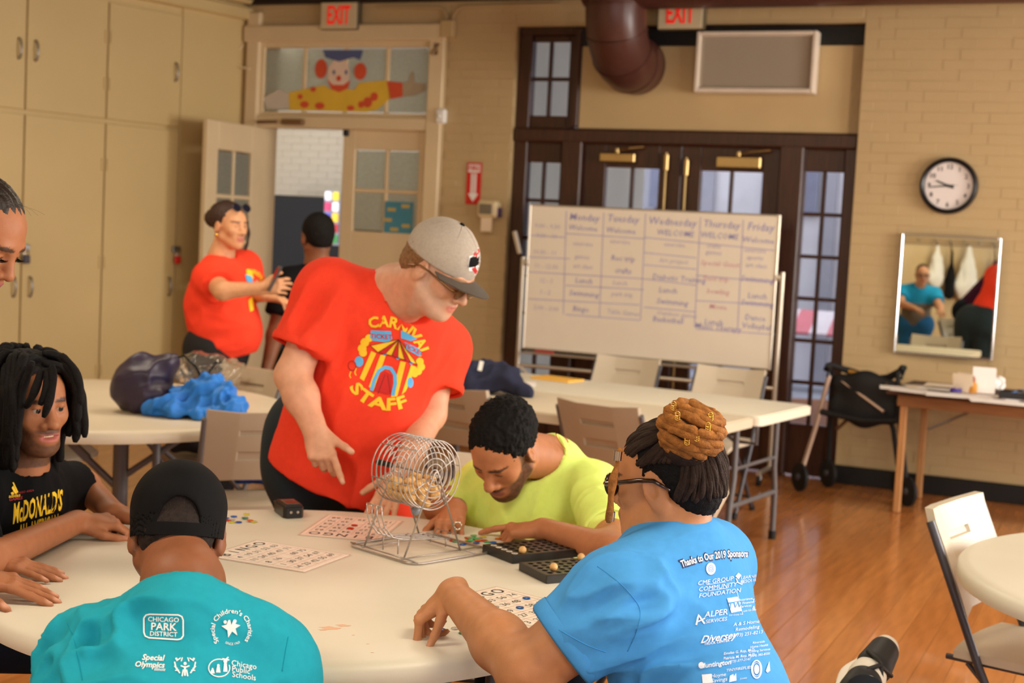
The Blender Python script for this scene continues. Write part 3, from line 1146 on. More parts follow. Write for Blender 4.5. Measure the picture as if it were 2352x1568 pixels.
hand(292, 0.085, 0.006, -0.026, 'hour_hand')
hand(264, 0.125, 0.0045, -0.029, 'minute_hand')
hand(84, 0.06, 0.001, -0.031, 'second_hand')
build('hub', MB().lathe([(0, 0.02), (0.009, 0.02), (0.009, 0.034), (0, 0.034)], n=16, M=Mc), M_black, t)

# mirror, hung a little askew
u_, z_ = wq(2176, 680)
MW, MH = 0.632, 0.785
mt_ = thing('mirror', 'silver framed wall mirror under the clock', 'mirror', tuple(W(u_, z_ , -0.045)), -WA - 0.067)
fm = rim(MB(), -MW / 2 + 0.014, MW / 2 - 0.014, -MH / 2 + 0.014, MH / 2 - 0.014, 0.0, 0.024, 0.014, 0.014, 0.014, 0.014, bev=0.003)
build('frame', fm, M_chrome, mt_)
build('backing', MB().box((0, 0.009, 0), (MW - 0.01, 0.005, MH - 0.01)), mat('backing_board', (120, 90, 60), 0.8), mt_, smooth=None)
gl = build('glass', MB().box((0, 0.003, 0), (MW - 0.02, 0.004, MH - 0.02)), mat('silvered_glass', (222, 226, 214), 0.004, metal=1.0, var=0.0), mt_, smooth=None)

# return-air grille on the blank panel
u0, u1, z0, z1 = local_quad(1607, 75, 1873, 216, 0.0)
t = wthing('air_grille', 'cream louvred air grille on the panel over the brown door', 'vent', (u0 + u1) / 2, (z0 + z1) / 2, 0.05)
gw, gh = u1 - u0, z1 - z0
build('frame', rim(MB(), -gw / 2 + 0.03, gw / 2 - 0.03, -gh / 2 + 0.03, gh / 2 - 0.03, -0.06, 0.11, 0.03, 0.03, 0.03, 0.03, bev=0.006), mat('grille_frame', (224, 210, 192), 0.4), t)
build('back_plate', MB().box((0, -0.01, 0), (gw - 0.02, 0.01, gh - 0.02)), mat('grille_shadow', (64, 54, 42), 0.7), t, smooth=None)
sl = MB().box((0, 0, 0), (gw - 0.056, 0.022, 0.003), M=Matrix.Rotation(R_(-28), 4, 'X')).mesh('louvre'); sl.materials.append(M_grille)
for k in range(18):
    o = link('louvre', sl, None, t)
    o.location = (0, -0.085, -gh / 2 + 0.04 + k * (gh - 0.08) / 17)

# maroon duct: main along the wall, dropping through an elbow into the panel
uc, zc_ = wq(1466, 152, 0.06)
ub = uc; r_d = 0.205
dpx = -0.46
t = wthing('air_duct', 'maroon round air duct bending into the panel over the door', 'duct', uc, zc_)
elb = [(0, 0.06 + 0.0, 0)]
n_el = 12
build('wall_stub', MB().tube([(0, 0.08, 0), (0, -0.12, 0)], r_d, 40), M_maroon, t, smooth=50)
Rb = 0.34
for g in range(3):
    pts = []
    for k in range(5):
        a = R_(30 * g + 30 * k / 4)
        pts.append((0, -0.12 - Rb * math.sin(a), Rb - Rb * math.cos(a)))
    build('elbow_gore', MB().tube(pts, r_d, 40), M_maroon, t, smooth=50)
build('drop_pipe', MB().tube([(0, -0.12 - Rb, Rb - 0.01), (0, -0.12 - Rb, Rb + 0.9)], r_d, 40), M_maroon, t, smooth=50)
sm = MB()
for g in range(4):
    a = R_(30 * g)
    c = Vector((0, -0.12 - Rb * math.sin(a), Rb - Rb * math.cos(a)))
    tg = Vector((0, -math.cos(a), math.sin(a))) * 0.008
    sm.tube([c - tg, c + tg], r_d + 0.006, 40)
build('seam_band', sm, M_maroon, t, smooth=50)
_, zb = wq(1900, 14, dpx)
build('main_pipe', MB().tube([(-0.2, dpx, zb - zc_ + 0.25), (3.6, dpx, zb - zc_ + 0.25)], 0.25, 40), M_maroon, t, smooth=50)

# painted clown cut-out on the transom glass: a plain party clown figure, flat paint
def flat(name, poly, mt, root, y):
    return build(name, MB().prism(poly, 0, 0.0015, M=frame((0, y, 0), (1, 0, 0), (0, 0, 1))), mt, root, smooth=None)
def oval(cx, cz, rx, rz, n=24):
    return [(cx + rx * math.cos(2 * PI * k / n), cz + rz * math.sin(2 * PI * k / n)) for k in range(n)]
u_, z_ = wq(790, 186, 0.02)
ps = wthing('window_painting', 'painted clown figure with yellow spotted top on the transom glass', 'painting', u_, z_, 0.008)
def tq(px, py):
    a, b = wq(px, py, 0.008)
    return (a - u_, b - z_)
PY = mat('poster_yellow', (226, 186, 60), 0.6); PR = mat('poster_red', (214, 84, 52), 0.6); PB = mat('poster_blue', (84, 96, 140), 0.6); PS = mat('poster_skin', (232, 206, 186), 0.6); PG = mat('poster_grey', (176, 160, 134), 0.6)
flat('body', [tq(*p) for p in [(664, 212), (745, 195), (760, 205), (815, 205), (825, 190), (888, 184), (898, 225), (868, 252), (840, 258), (665, 252)]], PY, ps, -0.002)
flat('sleeve', [tq(*p) for p in [(888, 186), (925, 190), (926, 222), (896, 228)]], PR, ps, -0.002)
flat('hand', [tq(*p) for p in [(925, 190), (938, 187), (945, 165), (950, 165), (952, 190), (978, 191), (978, 208), (955, 219), (926, 222)]], PG, ps, -0.002)
flat('cuff', [tq(*p) for p in [(605, 225), (640, 205), (664, 215), (664, 250), (612, 250)]], mat('poster_pale', (206, 196, 180), 0.6), ps, -0.002)
for (x, y, a, b) in [(700, 240, 12, 8), (690, 222, 7, 6), (735, 243, 13, 8), (845, 235, 12, 12), (860, 222, 10, 10), (830, 240, 8, 8), (806, 248, 10, 6), (720, 205, 8, 6)]:
    flat('spot', oval(*tq(x, y), a * 0.0034, b * 0.0034, 14), PR, ps, -0.0035)
flat('head', oval(*tq(778, 170), 0.10, 0.115), PS, ps, -0.003)
flat('hair_tuft', oval(*tq(738, 158), 0.055, 0.075), PR, ps, -0.0035)
flat('hair_tuft', oval(*tq(828, 164), 0.055, 0.065), PR, ps, -0.0035)
flat('mouth', [tq(*p) for p in [(752, 182), (765, 195), (790, 195), (806, 184), (800, 203), (780, 212), (762, 205)]], PR, ps, -0.0045)
flat('nose', oval(*tq(779, 180), 0.022, 0.022, 14), PR, ps, -0.0055)
flat('hat', [tq(*p) for p in [(742, 115), (835, 115), (828, 138), (812, 132), (780, 142), (748, 132)]], PB, ps, -0.0045)
for x in (768, 796):
    flat('eye', oval(*tq(x, 166), 0.011, 0.018, 12), PB, ps, -0.0055)
# blue poster behind the lower right pane, papers on the open leaf
u0, u1, z0, z1 = local_quad(884, 462, 945, 538, 0.03)
t = wthing('poster', 'blue poster with yellow marks in the cream door pane', 'poster', (u0 + u1) / 2, (z0 + z1) / 2, 0.032)
build('sheet', MB().box((0, 0, 0), (u1 - u0, 0.002, z1 - z0)), mat('poster_teal', (70, 138, 160), 0.6), t, smooth=None)
for (x, z, r) in [(-0.06, 0.06, 40), (0.06, 0.09, -20), (-0.09, -0.02, 60), (0.07, -0.06, 10), (-0.03, -0.09, 30)]:
    build('mark', MB().box((x, -0.002, z), (0.07, 0.002, 0.025), M=None), mat('poster_mark', (196, 170, 84), 0.6), t, smooth=None)
lp = W(hx, 0, -0.02)
la = lo.rotation_euler[2] - WA
c_, s_2 = math.cos(la), math.sin(la)
t = thing('photo_sheet', 'blue and white photo sheet taped to the open cream door', 'poster', (lp[0] + c_ * 0.245 + s_2 * 0.03, lp[1] + s_2 * 0.245 - c_ * 0.03, 1.80), la)
build('sheet', MB().box((0, 0, 0), (0.19, 0.002, 0.22)), mat('photo_blue', (112, 126, 178), 0.5), t, smooth=None)
for (x, z, w__, h__, cc) in [(0.05, 0.06, 0.06, 0.08, (30, 30, 60)), (-0.04, 0.0, 0.07, 0.06, (225, 225, 235)), (0.03, -0.06, 0.10, 0.05, (210, 214, 228)), (-0.06, 0.08, 0.05, 0.04, (40, 70, 150))]:
    build('print', MB().box((x, -0.002, z), (w__, 0.002, h__)), mat('photo_%d_%d' % (cc[0], cc[2]), cc, 0.5), t, smooth=None)

# corridor: black drinks machine with a bright front
vmu = (wq(600, 500, 1.75)[0] + wq(778, 500, 1.75)[0]) / 2
vm = thing('vending_machine', 'black vending machine in the corridor behind the open door', 'vending machine', tuple(W(vmu, 0, 1.75)), -WA)
build('cabinet', MB().box((-0.02, 0.3, 0.90), (1.25, 0.6, 1.80), bev=0.015), mat('machine_black', (10, 10, 12), 0.6), vm)
gx, gz = wq(757, 495, 1.70)
lx = gx - vmu
pn = build('product_window', MB().box((lx, -0.006, gz - 0.02), (0.17, 0.012, 0.5), bev=0.003), mat('machine_lit_panel', (120, 120, 130), 0.3, emit=(230, 230, 255), estr=0.25), vm)
cols_ = [(240, 240, 245), (230, 210, 60), (200, 60, 110), (245, 245, 250), (90, 90, 200), (240, 200, 50), (30, 30, 36), (180, 50, 50), (250, 250, 255), (60, 140, 70)]
for i in range(5):
    for j in range(2):
        cc = cols_[(i * 2 + j) % 10]
        build('product', MB().box((lx - 0.042 + j * 0.084, -0.02, gz + 0.18 - i * 0.098), (0.068, 0.016, 0.08), bev=0.008), mat('product_%d' % ((i * 2 + j) % 10), cc, 0.4, emit=cc, estr=0.9), vm)
# ------------------------------------------------------------------ furniture
M_tab = mat('table_resin', (224, 217, 198), 0.42, var=0.025, vscale=5, bump=0.06, bscale=400)
M_tab2 = mat('table_resin_old', (206, 192, 168), 0.42, var=0.04, vscale=4, bump=0.06, bscale=400)
M_leg = mat('grey_powder_coat', (104, 102, 104), 0.42, metal=0.25, var=0.05)
M_legd = mat('dark_grey_powder_coat', (72, 70, 76), 0.4, metal=0.25, var=0.05)
M_chw = mat('chair_resin_almond', (204, 191, 169), 0.40, var=0.03, bump=0.05, bscale=350)
M_chg = mat('chair_resin_taupe', (176, 160, 138), 0.42, var=0.03, bump=0.05, bscale=350)
M_rub = mat('black_rubber', (20, 19, 19), 0.7)


def round_table(lab, c, r, rz, mt, leg_mt):
    t = thing('round_table', lab, 'table', (c[0], c[1], 0), rz, 'round folding tables')
    prof = [(0, 0.74), (r - 0.035, 0.74), (r - 0.02, 0.737), (r - 0.008, 0.732), (r, 0.722), (r + 0.002, 0.70), (r - 0.002, 0.687), (r - 0.012, 0.685), (r - 0.02, 0.70), (0, 0.70)]
    build('tabletop', MB().lathe(prof, n=128), mt, t, smooth=40)
    for s in (-1, 1):
        x = s * r * 0.52
        for q in (-1, 1):
            l_ = build('leg', MB().tube([(x, q * 0.30, 0.69), (x, q * 0.30, 0.45), (x, q * 0.34, 0.02)], 0.016, 12), leg_mt, t, smooth=50)
            build('rubber_foot', MB().lathe([(0, 0), (0.021, 0), (0.021, 0.045), (0, 0.045)], (x, q * 0.341, 0), 12), M_rub, l_)
        build('crossbar', MB().tube([(x, -0.31, 0.30), (x, 0.31, 0.30)], 0.012, 10), leg_mt, t, smooth=50)
        build('hinge_bar', MB().tube([(x, -0.30, 0.685), (x, 0.30, 0.685)], 0.014, 10), leg_mt, t, smooth=50)
        bc = MB()
        for q in (-1, 1):
            bc.tube([(x, q * 0.1, 0.42), (x - s * 0.15, q * 0.03, 0.56), (x - s * 0.3, 0, 0.69)], 0.010, 8)
        bc.tube([(x, -0.1, 0.42), (x, 0.1, 0.42)], 0.010, 8)
        build('brace', bc, leg_mt, t, smooth=50)
    build('under_frame', MB().box((0, 0.30, 0.69), (r * 1.3, 0.03, 0.025), bev=0.004).box((0, -0.30, 0.69), (r * 1.3, 0.03, 0.025), bev=0.004), leg_mt, t)
    return t


TC = (-0.492, 3.452)
main_table = round_table('large round beige table with bingo cage and cards on it', TC, 0.762, R_(25), M_tab, M_legd)
# stains on the main table top (dried paint)
stn = MB()
for (px, py, a) in [(760, 1442, 0.02), (790, 1436, 0.014), (742, 1446, 0.008), (640, 1405, 0.008), (670, 1430, 0.006), (812, 1458, 0.003), (845, 1478, 0.003), (855, 1498, 0.003), (632, 1424, 0.004)]:
    p = onz(px, py, 0.7403)
    stn.prism([(p[0] + a * (1 + .4 * math.sin(5 * q)) * math.cos(q), p[1] + a * .6 * (1 + .3 * math.cos(3 * q)) * math.sin(q)) for q in np.linspace(0, 2 * PI, 14)[:-1]], 0.7402, 0.7404)
build('paint_stain', stn, mat('pink_stain', (236, 190, 160), 0.6), main_table, smooth=None, origin=main_table.location)
bpy.context.view_layer.update()
_st = [c for c in kids(main_table) if c.name.startswith('paint_stain')][0]
_st.rotation_euler = (0, 0, -R_(25))

left_table = round_table('round beige table with two bags on it, behind the dreadlocked man', (-1.84, 6.31), 0.88, R_(-12), M_tab2, M_leg)
right_table = round_table('round cream table cut off by the right edge of the photo', (2.017, 3.784), 0.762, R_(70), M_tab, M_legd)
# extra support frame under the left table: post with two folding stays
p0 = onY(279, 1006, 5.95); p1 = onY(272, 1160, 5.9)
sf = MB().tube([(p0[0], 5.95, 0.69), (p0[0] + 0.0, 5.95, 0.02)], 0.032, 14)
sf.tube([(p0[0], 5.95, 0.42), (p0[0] - 0.30, 5.95, 0.69)], 0.016, 8)
sf.tube([(p0[0], 5.95, 0.47), (p0[0] + 0.30, 5.95, 0.69)], 0.014, 8)
sf.box((p0[0] - 0.22, 5.95, 0.62), (0.22, 0.03, 0.03), M=Matrix.Translation((p0[0] - 0.22, 5.95, 0.62)) @ Matrix.Rotation(R_(42), 4, 'Y') @ Matrix.Translation((-(p0[0] - 0.22), -5.95, -0.62)))
o = build('leg', sf, M_leg, left_table, smooth=50, origin=left_table.location)
o.rotation_euler = (0, 0, R_(12))


def rect_table(lab, FR, ang, L=1.83, D=0.76):
    """FR = far right corner on the top; local x runs left along the far edge, y towards the hall"""
    t = thing('folding_table', lab, 'table', (FR[0], FR[1], 0), ang, 'rectangular folding tables')
    pl = []
    rr = 0.045
    for (cx, cy, a0) in [(L - rr, D - rr, 0), (rr, D - rr, 90), (rr, rr, 180), (L - rr, rr, 270)]:
        for k in range(6):
            a = R_(a0 + 18 * k)
            pl.append((cx + rr * math.cos(a), cy + rr * math.sin(a)))
    m_ = MB().prism(pl, 0.692, 0.735)
    pl2 = [(L / 2 + (p[0] - L / 2) * (1 - 0.012 / L * 2), D / 2 + (p[1] - D / 2) * (1 - 0.012 / D * 2)) for p in pl]
    m_.prism(pl2, 0.735, 0.74)
    build('tabletop', m_, M_tab2 if 'nearer' in lab else M_tab, t, smooth=30)
    for x in (0.16, L - 0.16):
        s = 1 if x < 1 else -1
        for y in (0.10, D - 0.10):
            q = -1 if y < D / 2 else 1
            l_ = build('leg', MB().tube([(x, y, 0.69), (x, y, 0.40), (x, y + q * 0.035, 0.25), (x, y + q * 0.04, 0.03)], 0.016, 12), M_leg, t, smooth=50)
            build('rubber_foot', MB().lathe([(0, 0), (0.021, 0), (0.021, 0.045), (0, 0.045)], (x, y + q * 0.04, 0), 12), M_rub, l_)
        build('crossbar', MB().tube([(x, 0.07, 0.26), (x, D - 0.07, 0.26)], 0.013, 10), M_leg, t, smooth=50)
        build('hinge_bar', MB().tube([(x, 0.10, 0.688), (x, D - 0.10, 0.688)], 0.014, 10), M_leg, t, smooth=50)
        build('brace', MB().tube([(x, D / 2, 0.688), (x, D / 2, 0.55), (x + s * 0.12, D / 2, 0.55), (x + s * 0.35, D / 2, 0.69)], 0.011, 8).tube([(x, 0.1, 0.45), (x, D - 0.1, 0.45)], 0.010, 8), M_leg, t, smooth=50)
    return t


TA = R_(180 - 31)
FRc = onz(1868, 930, 0.74)
tx = np.array([math.cos(TA), math.sin(TA)]); ty = np.array([-math.sin(TA), math.cos(TA)])
rect_far = rect_table('long folding table before the whiteboard with yellow envelope on it', FRc, TA)
FR2 = FRc[:2] + ty * 0.775 + tx * 0.02
rect_near = rect_table('nearer long folding table, pushed against the one with the envelope', FR2, TA)


def make_chair(mt, lab, loc, rz):
    """folding resin chair; sits facing local +y"""
    t = thing('folding_chair', lab, 'chair', loc, rz, 'folding chairs')
    # seat shell
    m_ = MB()
    nx, ny = 8, 8
    V, F = [], []
    sw_, sd = 0.22, 0.205
    for lay in (0, 1):
        for j in range(ny + 1):
            for i in range(nx + 1):
                x = -1 + 2 * i / nx; y = -1 + 2 * j / ny
                k = 1.0
                xx = x * math.sqrt(1 - 0.42 * y * y * (0.55 if y > 0 else 0.15)) * sw_
                yy = y * math.sqrt(1 - 0.42 * x * x * 0.4) * sd
                dish = -0.012 * (1 - x * x) * (1 - y * y)
                roll = -0.03 * max(0, y - 0.55) ** 2 * 5
                edge = 0.010 * (1 - min(1, (1 - max(abs(x), abs(y))) * 5))
                z = 0.445 + dish + roll - edge if lay else 0.412 + roll
                V.append((xx, yy + 0.02, z))
    a = (nx + 1) * (ny + 1)
    for j in range(ny):
        for i in range(nx):
            q = j * (nx + 1) + i
            F.append((q, q + nx + 1, q + nx + 2, q + 1))
            F.append((a + q, a + q + 1, a + q + nx + 2, a + q + nx + 1))
    bd = [i for i in range(nx)] + [nx + j * (nx + 1) for j in range(ny)] + [ny * (nx + 1) + nx - i for i in range(nx)] + [(ny - j) * (nx + 1) for j in range(ny)]
    for q in range(len(bd)):
        u_, v_ = bd[q], bd[(q + 1) % len(bd)]
        F.append((u_, v_, a + v_, a + u_))
    m_.add(V, F)
    build('seat', m_, mt, t, smooth=50)
    # backrest: curved panel, upper edge swept, two grip recesses cut through as deep slots
    bk_ = MB()
    rows = [0.545, 0.60, 0.625, 0.665, 0.69, 0.73, 0.755, 0.80, 0.825]
    def yb(z): return -0.125 - (z - 0.45) * 0.45
    slots = {(2), (5)}
    cols = [-0.215, -0.20, -0.10, -0.09, 0.09, 0.10, 0.20, 0.215]
    def bp(x, z, back):
        cv = 0.035 * (x / 0.215) ** 2
        zz = z + (0.012 * (x / 0.215) ** 2 if z > 0.81 else 0) - (0.012 * (x / 0.215) ** 2 if z < 0.56 else 0)
        return (x, yb(z) + cv - (0.026 if back else 0), zz)
    V, F, id_ = [], [], {}
    for bck in (0, 1):
        for j, z in enumerate(rows):
            for i, x in enumerate(cols):
                id_[(bck, j, i)] = len(V); V.append(bp(x, z, bck))
    nj, ni = len(rows) - 1, len(cols) - 1
    hole = lambda j, i: (j in (2, 5)) and i in (3,)
    for j in range(nj):
        for i in range(ni):
            for bck in (0, 1):
                q = [id_[(bck, j, i)], id_[(bck, j, i + 1)], id_[(bck, j + 1, i + 1)], id_[(bck, j + 1, i)]]
                if hole(j, i):
                    # recess: sunk floor in the panel
                    c = []
                    for k_ in q:
                        p = V[k_]
                        c.append(len(V)); V.append((p[0] * 0.93, p[1] + (-0.011 if not bck else 0.011), (p[2] - (rows[j] + rows[j + 1]) / 2) * .8 + (rows[j] + rows[j + 1]) / 2))
                    for e in range(4):
                        f_ = (q[e], q[(e + 1) % 4], c[(e + 1) % 4], c[e])
                        F.append(f_ if not bck else f_[::-1])
                    F.append(tuple(c) if not bck else tuple(c[::-1]))
                else:
                    F.append(tuple(q[::-1]) if not bck else tuple(q))
    for i in range(ni):
        F.append((id_[(0, 0, i)], id_[(0, 0, i + 1)], id_[(1, 0, i + 1)], id_[(1, 0, i)]))
        F.append((id_[(0, nj, i)], id_[(1, nj, i)], id_[(1, nj, i + 1)], id_[(0, nj, i + 1)]))
    for j in range(nj):
        F.append((id_[(0, j, 0)], id_[(1, j, 0)], id_[(1, j + 1, 0)], id_[(0, j + 1, 0)]))
        F.append((id_[(0, j, ni)], id_[(0, j + 1, ni)], id_[(1, j + 1, ni)], id_[(1, j, ni)]))
    bk_.add(V, F)
    build('backrest', bk_, mt, t, smooth=35)
    for s in (-1, 1):
        x = s * 0.222
        l_ = build('leg', MB().tube([(x, yb(0.80) + 0.02, 0.80), (x, yb(0.40) + 0.015, 0.40), (x, yb(0) + 0.03, 0.012)], 0.0125, 12), M_leg if mt is M_chg else M_legd, t, smooth=60)
        build('rubber_foot', MB().tube([(x, yb(0) + 0.022, 0.03), (x, yb(0) + 0.04, 0.0)], 0.017, 12), M_rub, l_)
        xr = s * 0.196
        l_ = build('leg', MB().tube([(xr, 0.13, 0.42), (xr, -0.05, 0.24), (xr, -0.235, 0.012)], 0.0125, 12), M_leg if mt is M_chg else M_legd, t, smooth=60)
        build('rubber_foot', MB().tube([(xr, -0.228, 0.03), (xr, -0.245, 0.0)], 0.017, 12), M_rub, l_)
        build('link_bar', MB().tube([(xr, -0.13, 0.40), (s * 0.21, -0.02, 0.305)], 0.008, 6).tube([(s * 0.205, -0.19, 0.41), (s * 0.205, 0.13, 0.41)], 0.009, 6), M_legd, t, smooth=60)
    build('stretcher', MB().tube([(-0.222, yb(0.09) + 0.03, 0.09), (0.222, yb(0.09) + 0.03, 0.09)], 0.009, 8).tube([(-0.196, -0.17, 0.09), (0.196, -0.17, 0.09)], 0.009, 8), M_leg if mt is M_chg else M_legd, t, smooth=60)
    return t


def face(v):
    return math.atan2(-v[0], v[1])


GC = 'folding chairs'
ch_g = make_chair(M_chg, 'grey folding chair facing the left table, back turned, blue cloth beyond it', (-1.06, 5.86, 0), face((-0.35, 0.94)))
ch_w = make_chair(M_chw, 'white folding chair behind the far long table, left one under the whiteboard', (0.60, 8.72, 0), face((-0.5, -0.86)))
dup(ch_w, (1.19, 8.36, 0), face((-0.5, -0.86)), 'white folding chair behind the far long table, right one under the whiteboard', GC)
dup(ch_g, (0.56, 6.66, 0), face((0.58, 0.81)), 'grey folding chair with two grip slots tucked under the nearer long table', GC)
dup(ch_g, (-0.12, 7.02, 0), face((0.58, 0.81)), 'grey folding chair under the navy jacket, left of the nearer long table', GC)
dup(ch_w, (1.60, 4.20, 0), face((0.80, -0.6)), 'white folding chair with yellow paint spots at the right table', GC)
dup(ch_w, (0.385, 4.46, 0), face((-0.99, 0.12)), 'white folding chair seen edge-on behind the woman in light blue', GC)
dup(ch_g, (-1.45, 6.98, 0), face((-0.6, -0.8)), 'grey folding chair tucked in behind the two bags on the left table', GC)
dup(ch_g, (-2.25, 6.85, 0), face((1.0, -0.25)), 'grey folding chair at the far left of the left table, mostly hidden', GC)
# chairs under the seated people, below or outside the frame
dup(ch_w, (-0.60, 2.22, 0), face((0.05, 1)), 'white folding chair under the man in the teal shirt', GC)
dup(ch_w, (0.44, 2.60, 0), face((-0.3, 0.95)), 'white folding chair under the woman in light blue', GC)
dup(ch_w, (0.02, 4.50, 0), face((-0.1, -1)), 'white folding chair under the man in neon yellow', GC)
dup(ch_w, (-1.52, 3.52, 0), face((1, 0.0)), 'white folding chair under the dreadlocked man', GC)
# paint spots on the right-hand chair's tube
rc = [o for o in bpy.data.objects if o.get('label', '').startswith('white folding chair with yellow')][0]
sp = MB()
for k, (z, dx) in enumerate([(0.70, 0), (0.655, .006), (0.645, -.004), (0.63, .003), (0.60, 0.004), (0.56, -0.002), (0.735, .002)]):
    y = -0.120 - (z - 0.45) * 0.45
    sp.sphere((-0.2335, y + 0.012 + dx, z), (0.003, 0.006 + 0.002 * (k % 3), 0.007), 8, 6)
writing(build('paint_spot', sp, mat('yellow_paint', (214, 190, 40), 0.5), rc))

# ---- whiteboard on a stand
BD = -0.22
cA = [wq(*p, BD) for p in [(1220, 467), (1800, 495), (1765, 850), (1200, 800)]]
bu0 = (cA[0][0] + cA[3][0]) / 2; bu1 = (cA[1][0] + cA[2][0]) / 2
bz1 = (cA[0][1] + cA[1][1]) / 2; bz0 = (cA[2][1] + cA[3][1]) / 2
bw, bh = bu1 - bu0, bz1 - bz0
t = wthing('whiteboard', 'mobile whiteboard with a blue handwritten weekly schedule', 'whiteboard', (bu0 + bu1) / 2, 0, BD)
zc = (bz0 + bz1) / 2
M_wb = mat('whiteboard_surface', (240, 230, 212), 0.22, var=0.015, coat=0.2)
build('panel', MB().box((0, 0, zc), (bw - 0.02, 0.02, bh - 0.02)), M_wb, t, smooth=None)
M_alu = mat('aluminium', (196, 186, 170), 0.35, metal=0.7)
build('frame', rim(MB(), -bw / 2 + 0.012, bw / 2 - 0.012, bz0 + 0.012, bz1 - 0.012, 0, 0.032, 0.012, 0.012, 0.012, 0.012, bev=0.004), M_alu, t)
tr_ = MB().box((0, -0.045, bz0 - 0.02), (bw * 0.98, 0.09, 0.014), bev=0.004)
build('pen_tray', tr_, M_alu, t)
build('marker', MB().tube([(-bw / 2 + 0.12, -0.05, bz0 - 0.006), (-bw / 2 + 0.26, -0.055, bz0 - 0.006)], 0.009, 8), mat('red_marker', (190, 60, 56), 0.4), t)
for s in (-1, 1):
    x = s * (bw / 2 + 0.035)
    st = MB().tube([(x, 0.0, 0.10), (x, 0.0, zc + 0.14)], 0.018, 12)
    st.tube([(x, -0.30, 0.085), (x, 0.10, 0.085)], 0.017, 10)
    st.box((x - s * 0.025, 0, zc + 0.10), (0.06, 0.03, 0.05), bev=0.006)
    build('stand_post', st, M_alu, t, smooth=50)
    for y in (-0.28, 0.09):
        cw_ = build('caster', MB().lathe([(0.0, -0.012), (0.03, -0.012), (0.034, -0.006), (0.034, 0.006), (0.03, 0.012), (0.0, 0.012)], n=18, M=Matrix.Translation((x, y, 0.034)) @ Matrix.Rotation(R_(90), 4, 'Y')), M_rub, t)
        build('caster_fork', MB().box((x, y, 0.062), (0.035, 0.025, 0.045), bev=0.004), M_steel, cw_)
build('cross_rail', MB().tube([(-bw / 2 - 0.03, 0.0, 0.62), (bw / 2 + 0.03, 0.0, 0.62)], 0.014, 10).tube([(-bw / 2 - 0.03, 0, 0.62), (-bw / 2 + 0.5, 0.01, 0.2)], 0.010, 8), M_alu, t)
build('tilt_arm', MB().box((-bw / 2 - 0.085, -0.01, zc + 0.24), (0.03, 0.03, 0.17), M=Matrix.Translation((-bw / 2 - 0.085, 0, zc + 0.24)) @ Matrix.Rotation(R_(-18), 4, 'Y') @ Matrix.Translation((bw / 2 + 0.085, 0, -zc - 0.24)), bev=0.005), M_alu, t)
# the grid and the writing, drawn in the board's own plane
M_ink = mat('blue_marker_ink', (150, 148, 204), 0.5)
M_ink2 = mat('faint_marker_ink', (184, 176, 208), 0.5)
M_inkp = mat('pink_marker_ink', (214, 160, 176), 0.5)
def bq(px, py):
    a, b = wq(px, py, BD)
    return (a - (bu0 + bu1) / 2, b)
def stroke(mb, pa, pb_, w=0.006):
    a = Vector((*bq(*pa), 0)); b = Vector((*bq(*pb_), 0))
    d = (b - a); n = Vector((-d.y, d.x, 0)).normalized() * w / 2
    mb.add([(p.x, -0.0105, p.y) for p in (a + n, a - n, b - n, b + n)], [(0, 1, 2, 3)])
gr = MB()
for x0, y0, x1, y1 in [(1302, 484, 1295, 722), (1388, 488, 1378, 728), (1484, 490, 1472, 735), (1610, 498, 1596, 750), (1708, 505, 1695, 758), (1215, 590, 1310, 594), (1300, 536, 1480, 548), (1480, 545, 1780, 575), (1215, 624, 1480, 640), (1480, 580, 1600, 592), (1300, 655, 1480, 665), (1215, 686, 1470, 700), (1300, 722, 1470, 735), (1480, 640, 1600, 655), (1480, 705, 1600, 716), (1600, 632, 1780, 648), (1600, 690, 1780, 700), (1600, 755, 1780, 768), (1215, 540, 1300, 545), (1480, 608, 1600, 618)]:
    stroke(gr, (x0, y0), (x1, y1), 0.007)
writing(build('ruled_grid', gr, M_ink2, t, smooth=None))
wr = MB(); wf = MB(); wp = MB()
def write(px, py, s, h_, mb=None, sl=-0.02):
    q = bq(px, py)
    M = frame((q[0], -0.0108, q[1]), (1, 0, sl), (0.1, 0, 1))
    V, F = text_geo(s, h_, extr=0.0, bold=0.004, shear=0.12, res=1)
    (wr if mb is None else mb).add([tuple(M @ Vector(p)) for p in V], F)
for px, py, s, hh in [(1343, 500, 'Monday', 0.07), (1432, 503, 'Tuesday', 0.07), (1545, 510, 'Wednesday', 0.072), (1658, 516, 'Thursday', 0.068), (1748, 522, 'Friday', 0.075)]:
    write(px, py, s, hh)
for px, py, s in [(1340, 524, 'Welcome'), (1427, 530, 'Welcome'), (1552, 536, 'WELCOME'), (1653, 542, 'WELCOME'), (1742, 552, 'Welcome'), (1342, 645, 'Lunch'), (1342, 675, 'Swimming'), (1335, 710, 'Bingo'), (1432, 594, 'Rec trip'), (1432, 622, 'crafts'), (1560, 640, 'Diabetic Training'), (1535, 667, 'Lunch'), (1545, 694, 'Swimming'), (1535, 735, 'Basketball'), (1640, 740, 'Lunch'), (1650, 752, 'Music Therapy'), (1740, 680, 'Lunch'), (1740, 697, 'Swimming'), (1735, 730, 'Dance'), (1740, 750, 'Volleyball'), (1740, 642, 'Swimming')]:
    write(px, py, s, 0.055)
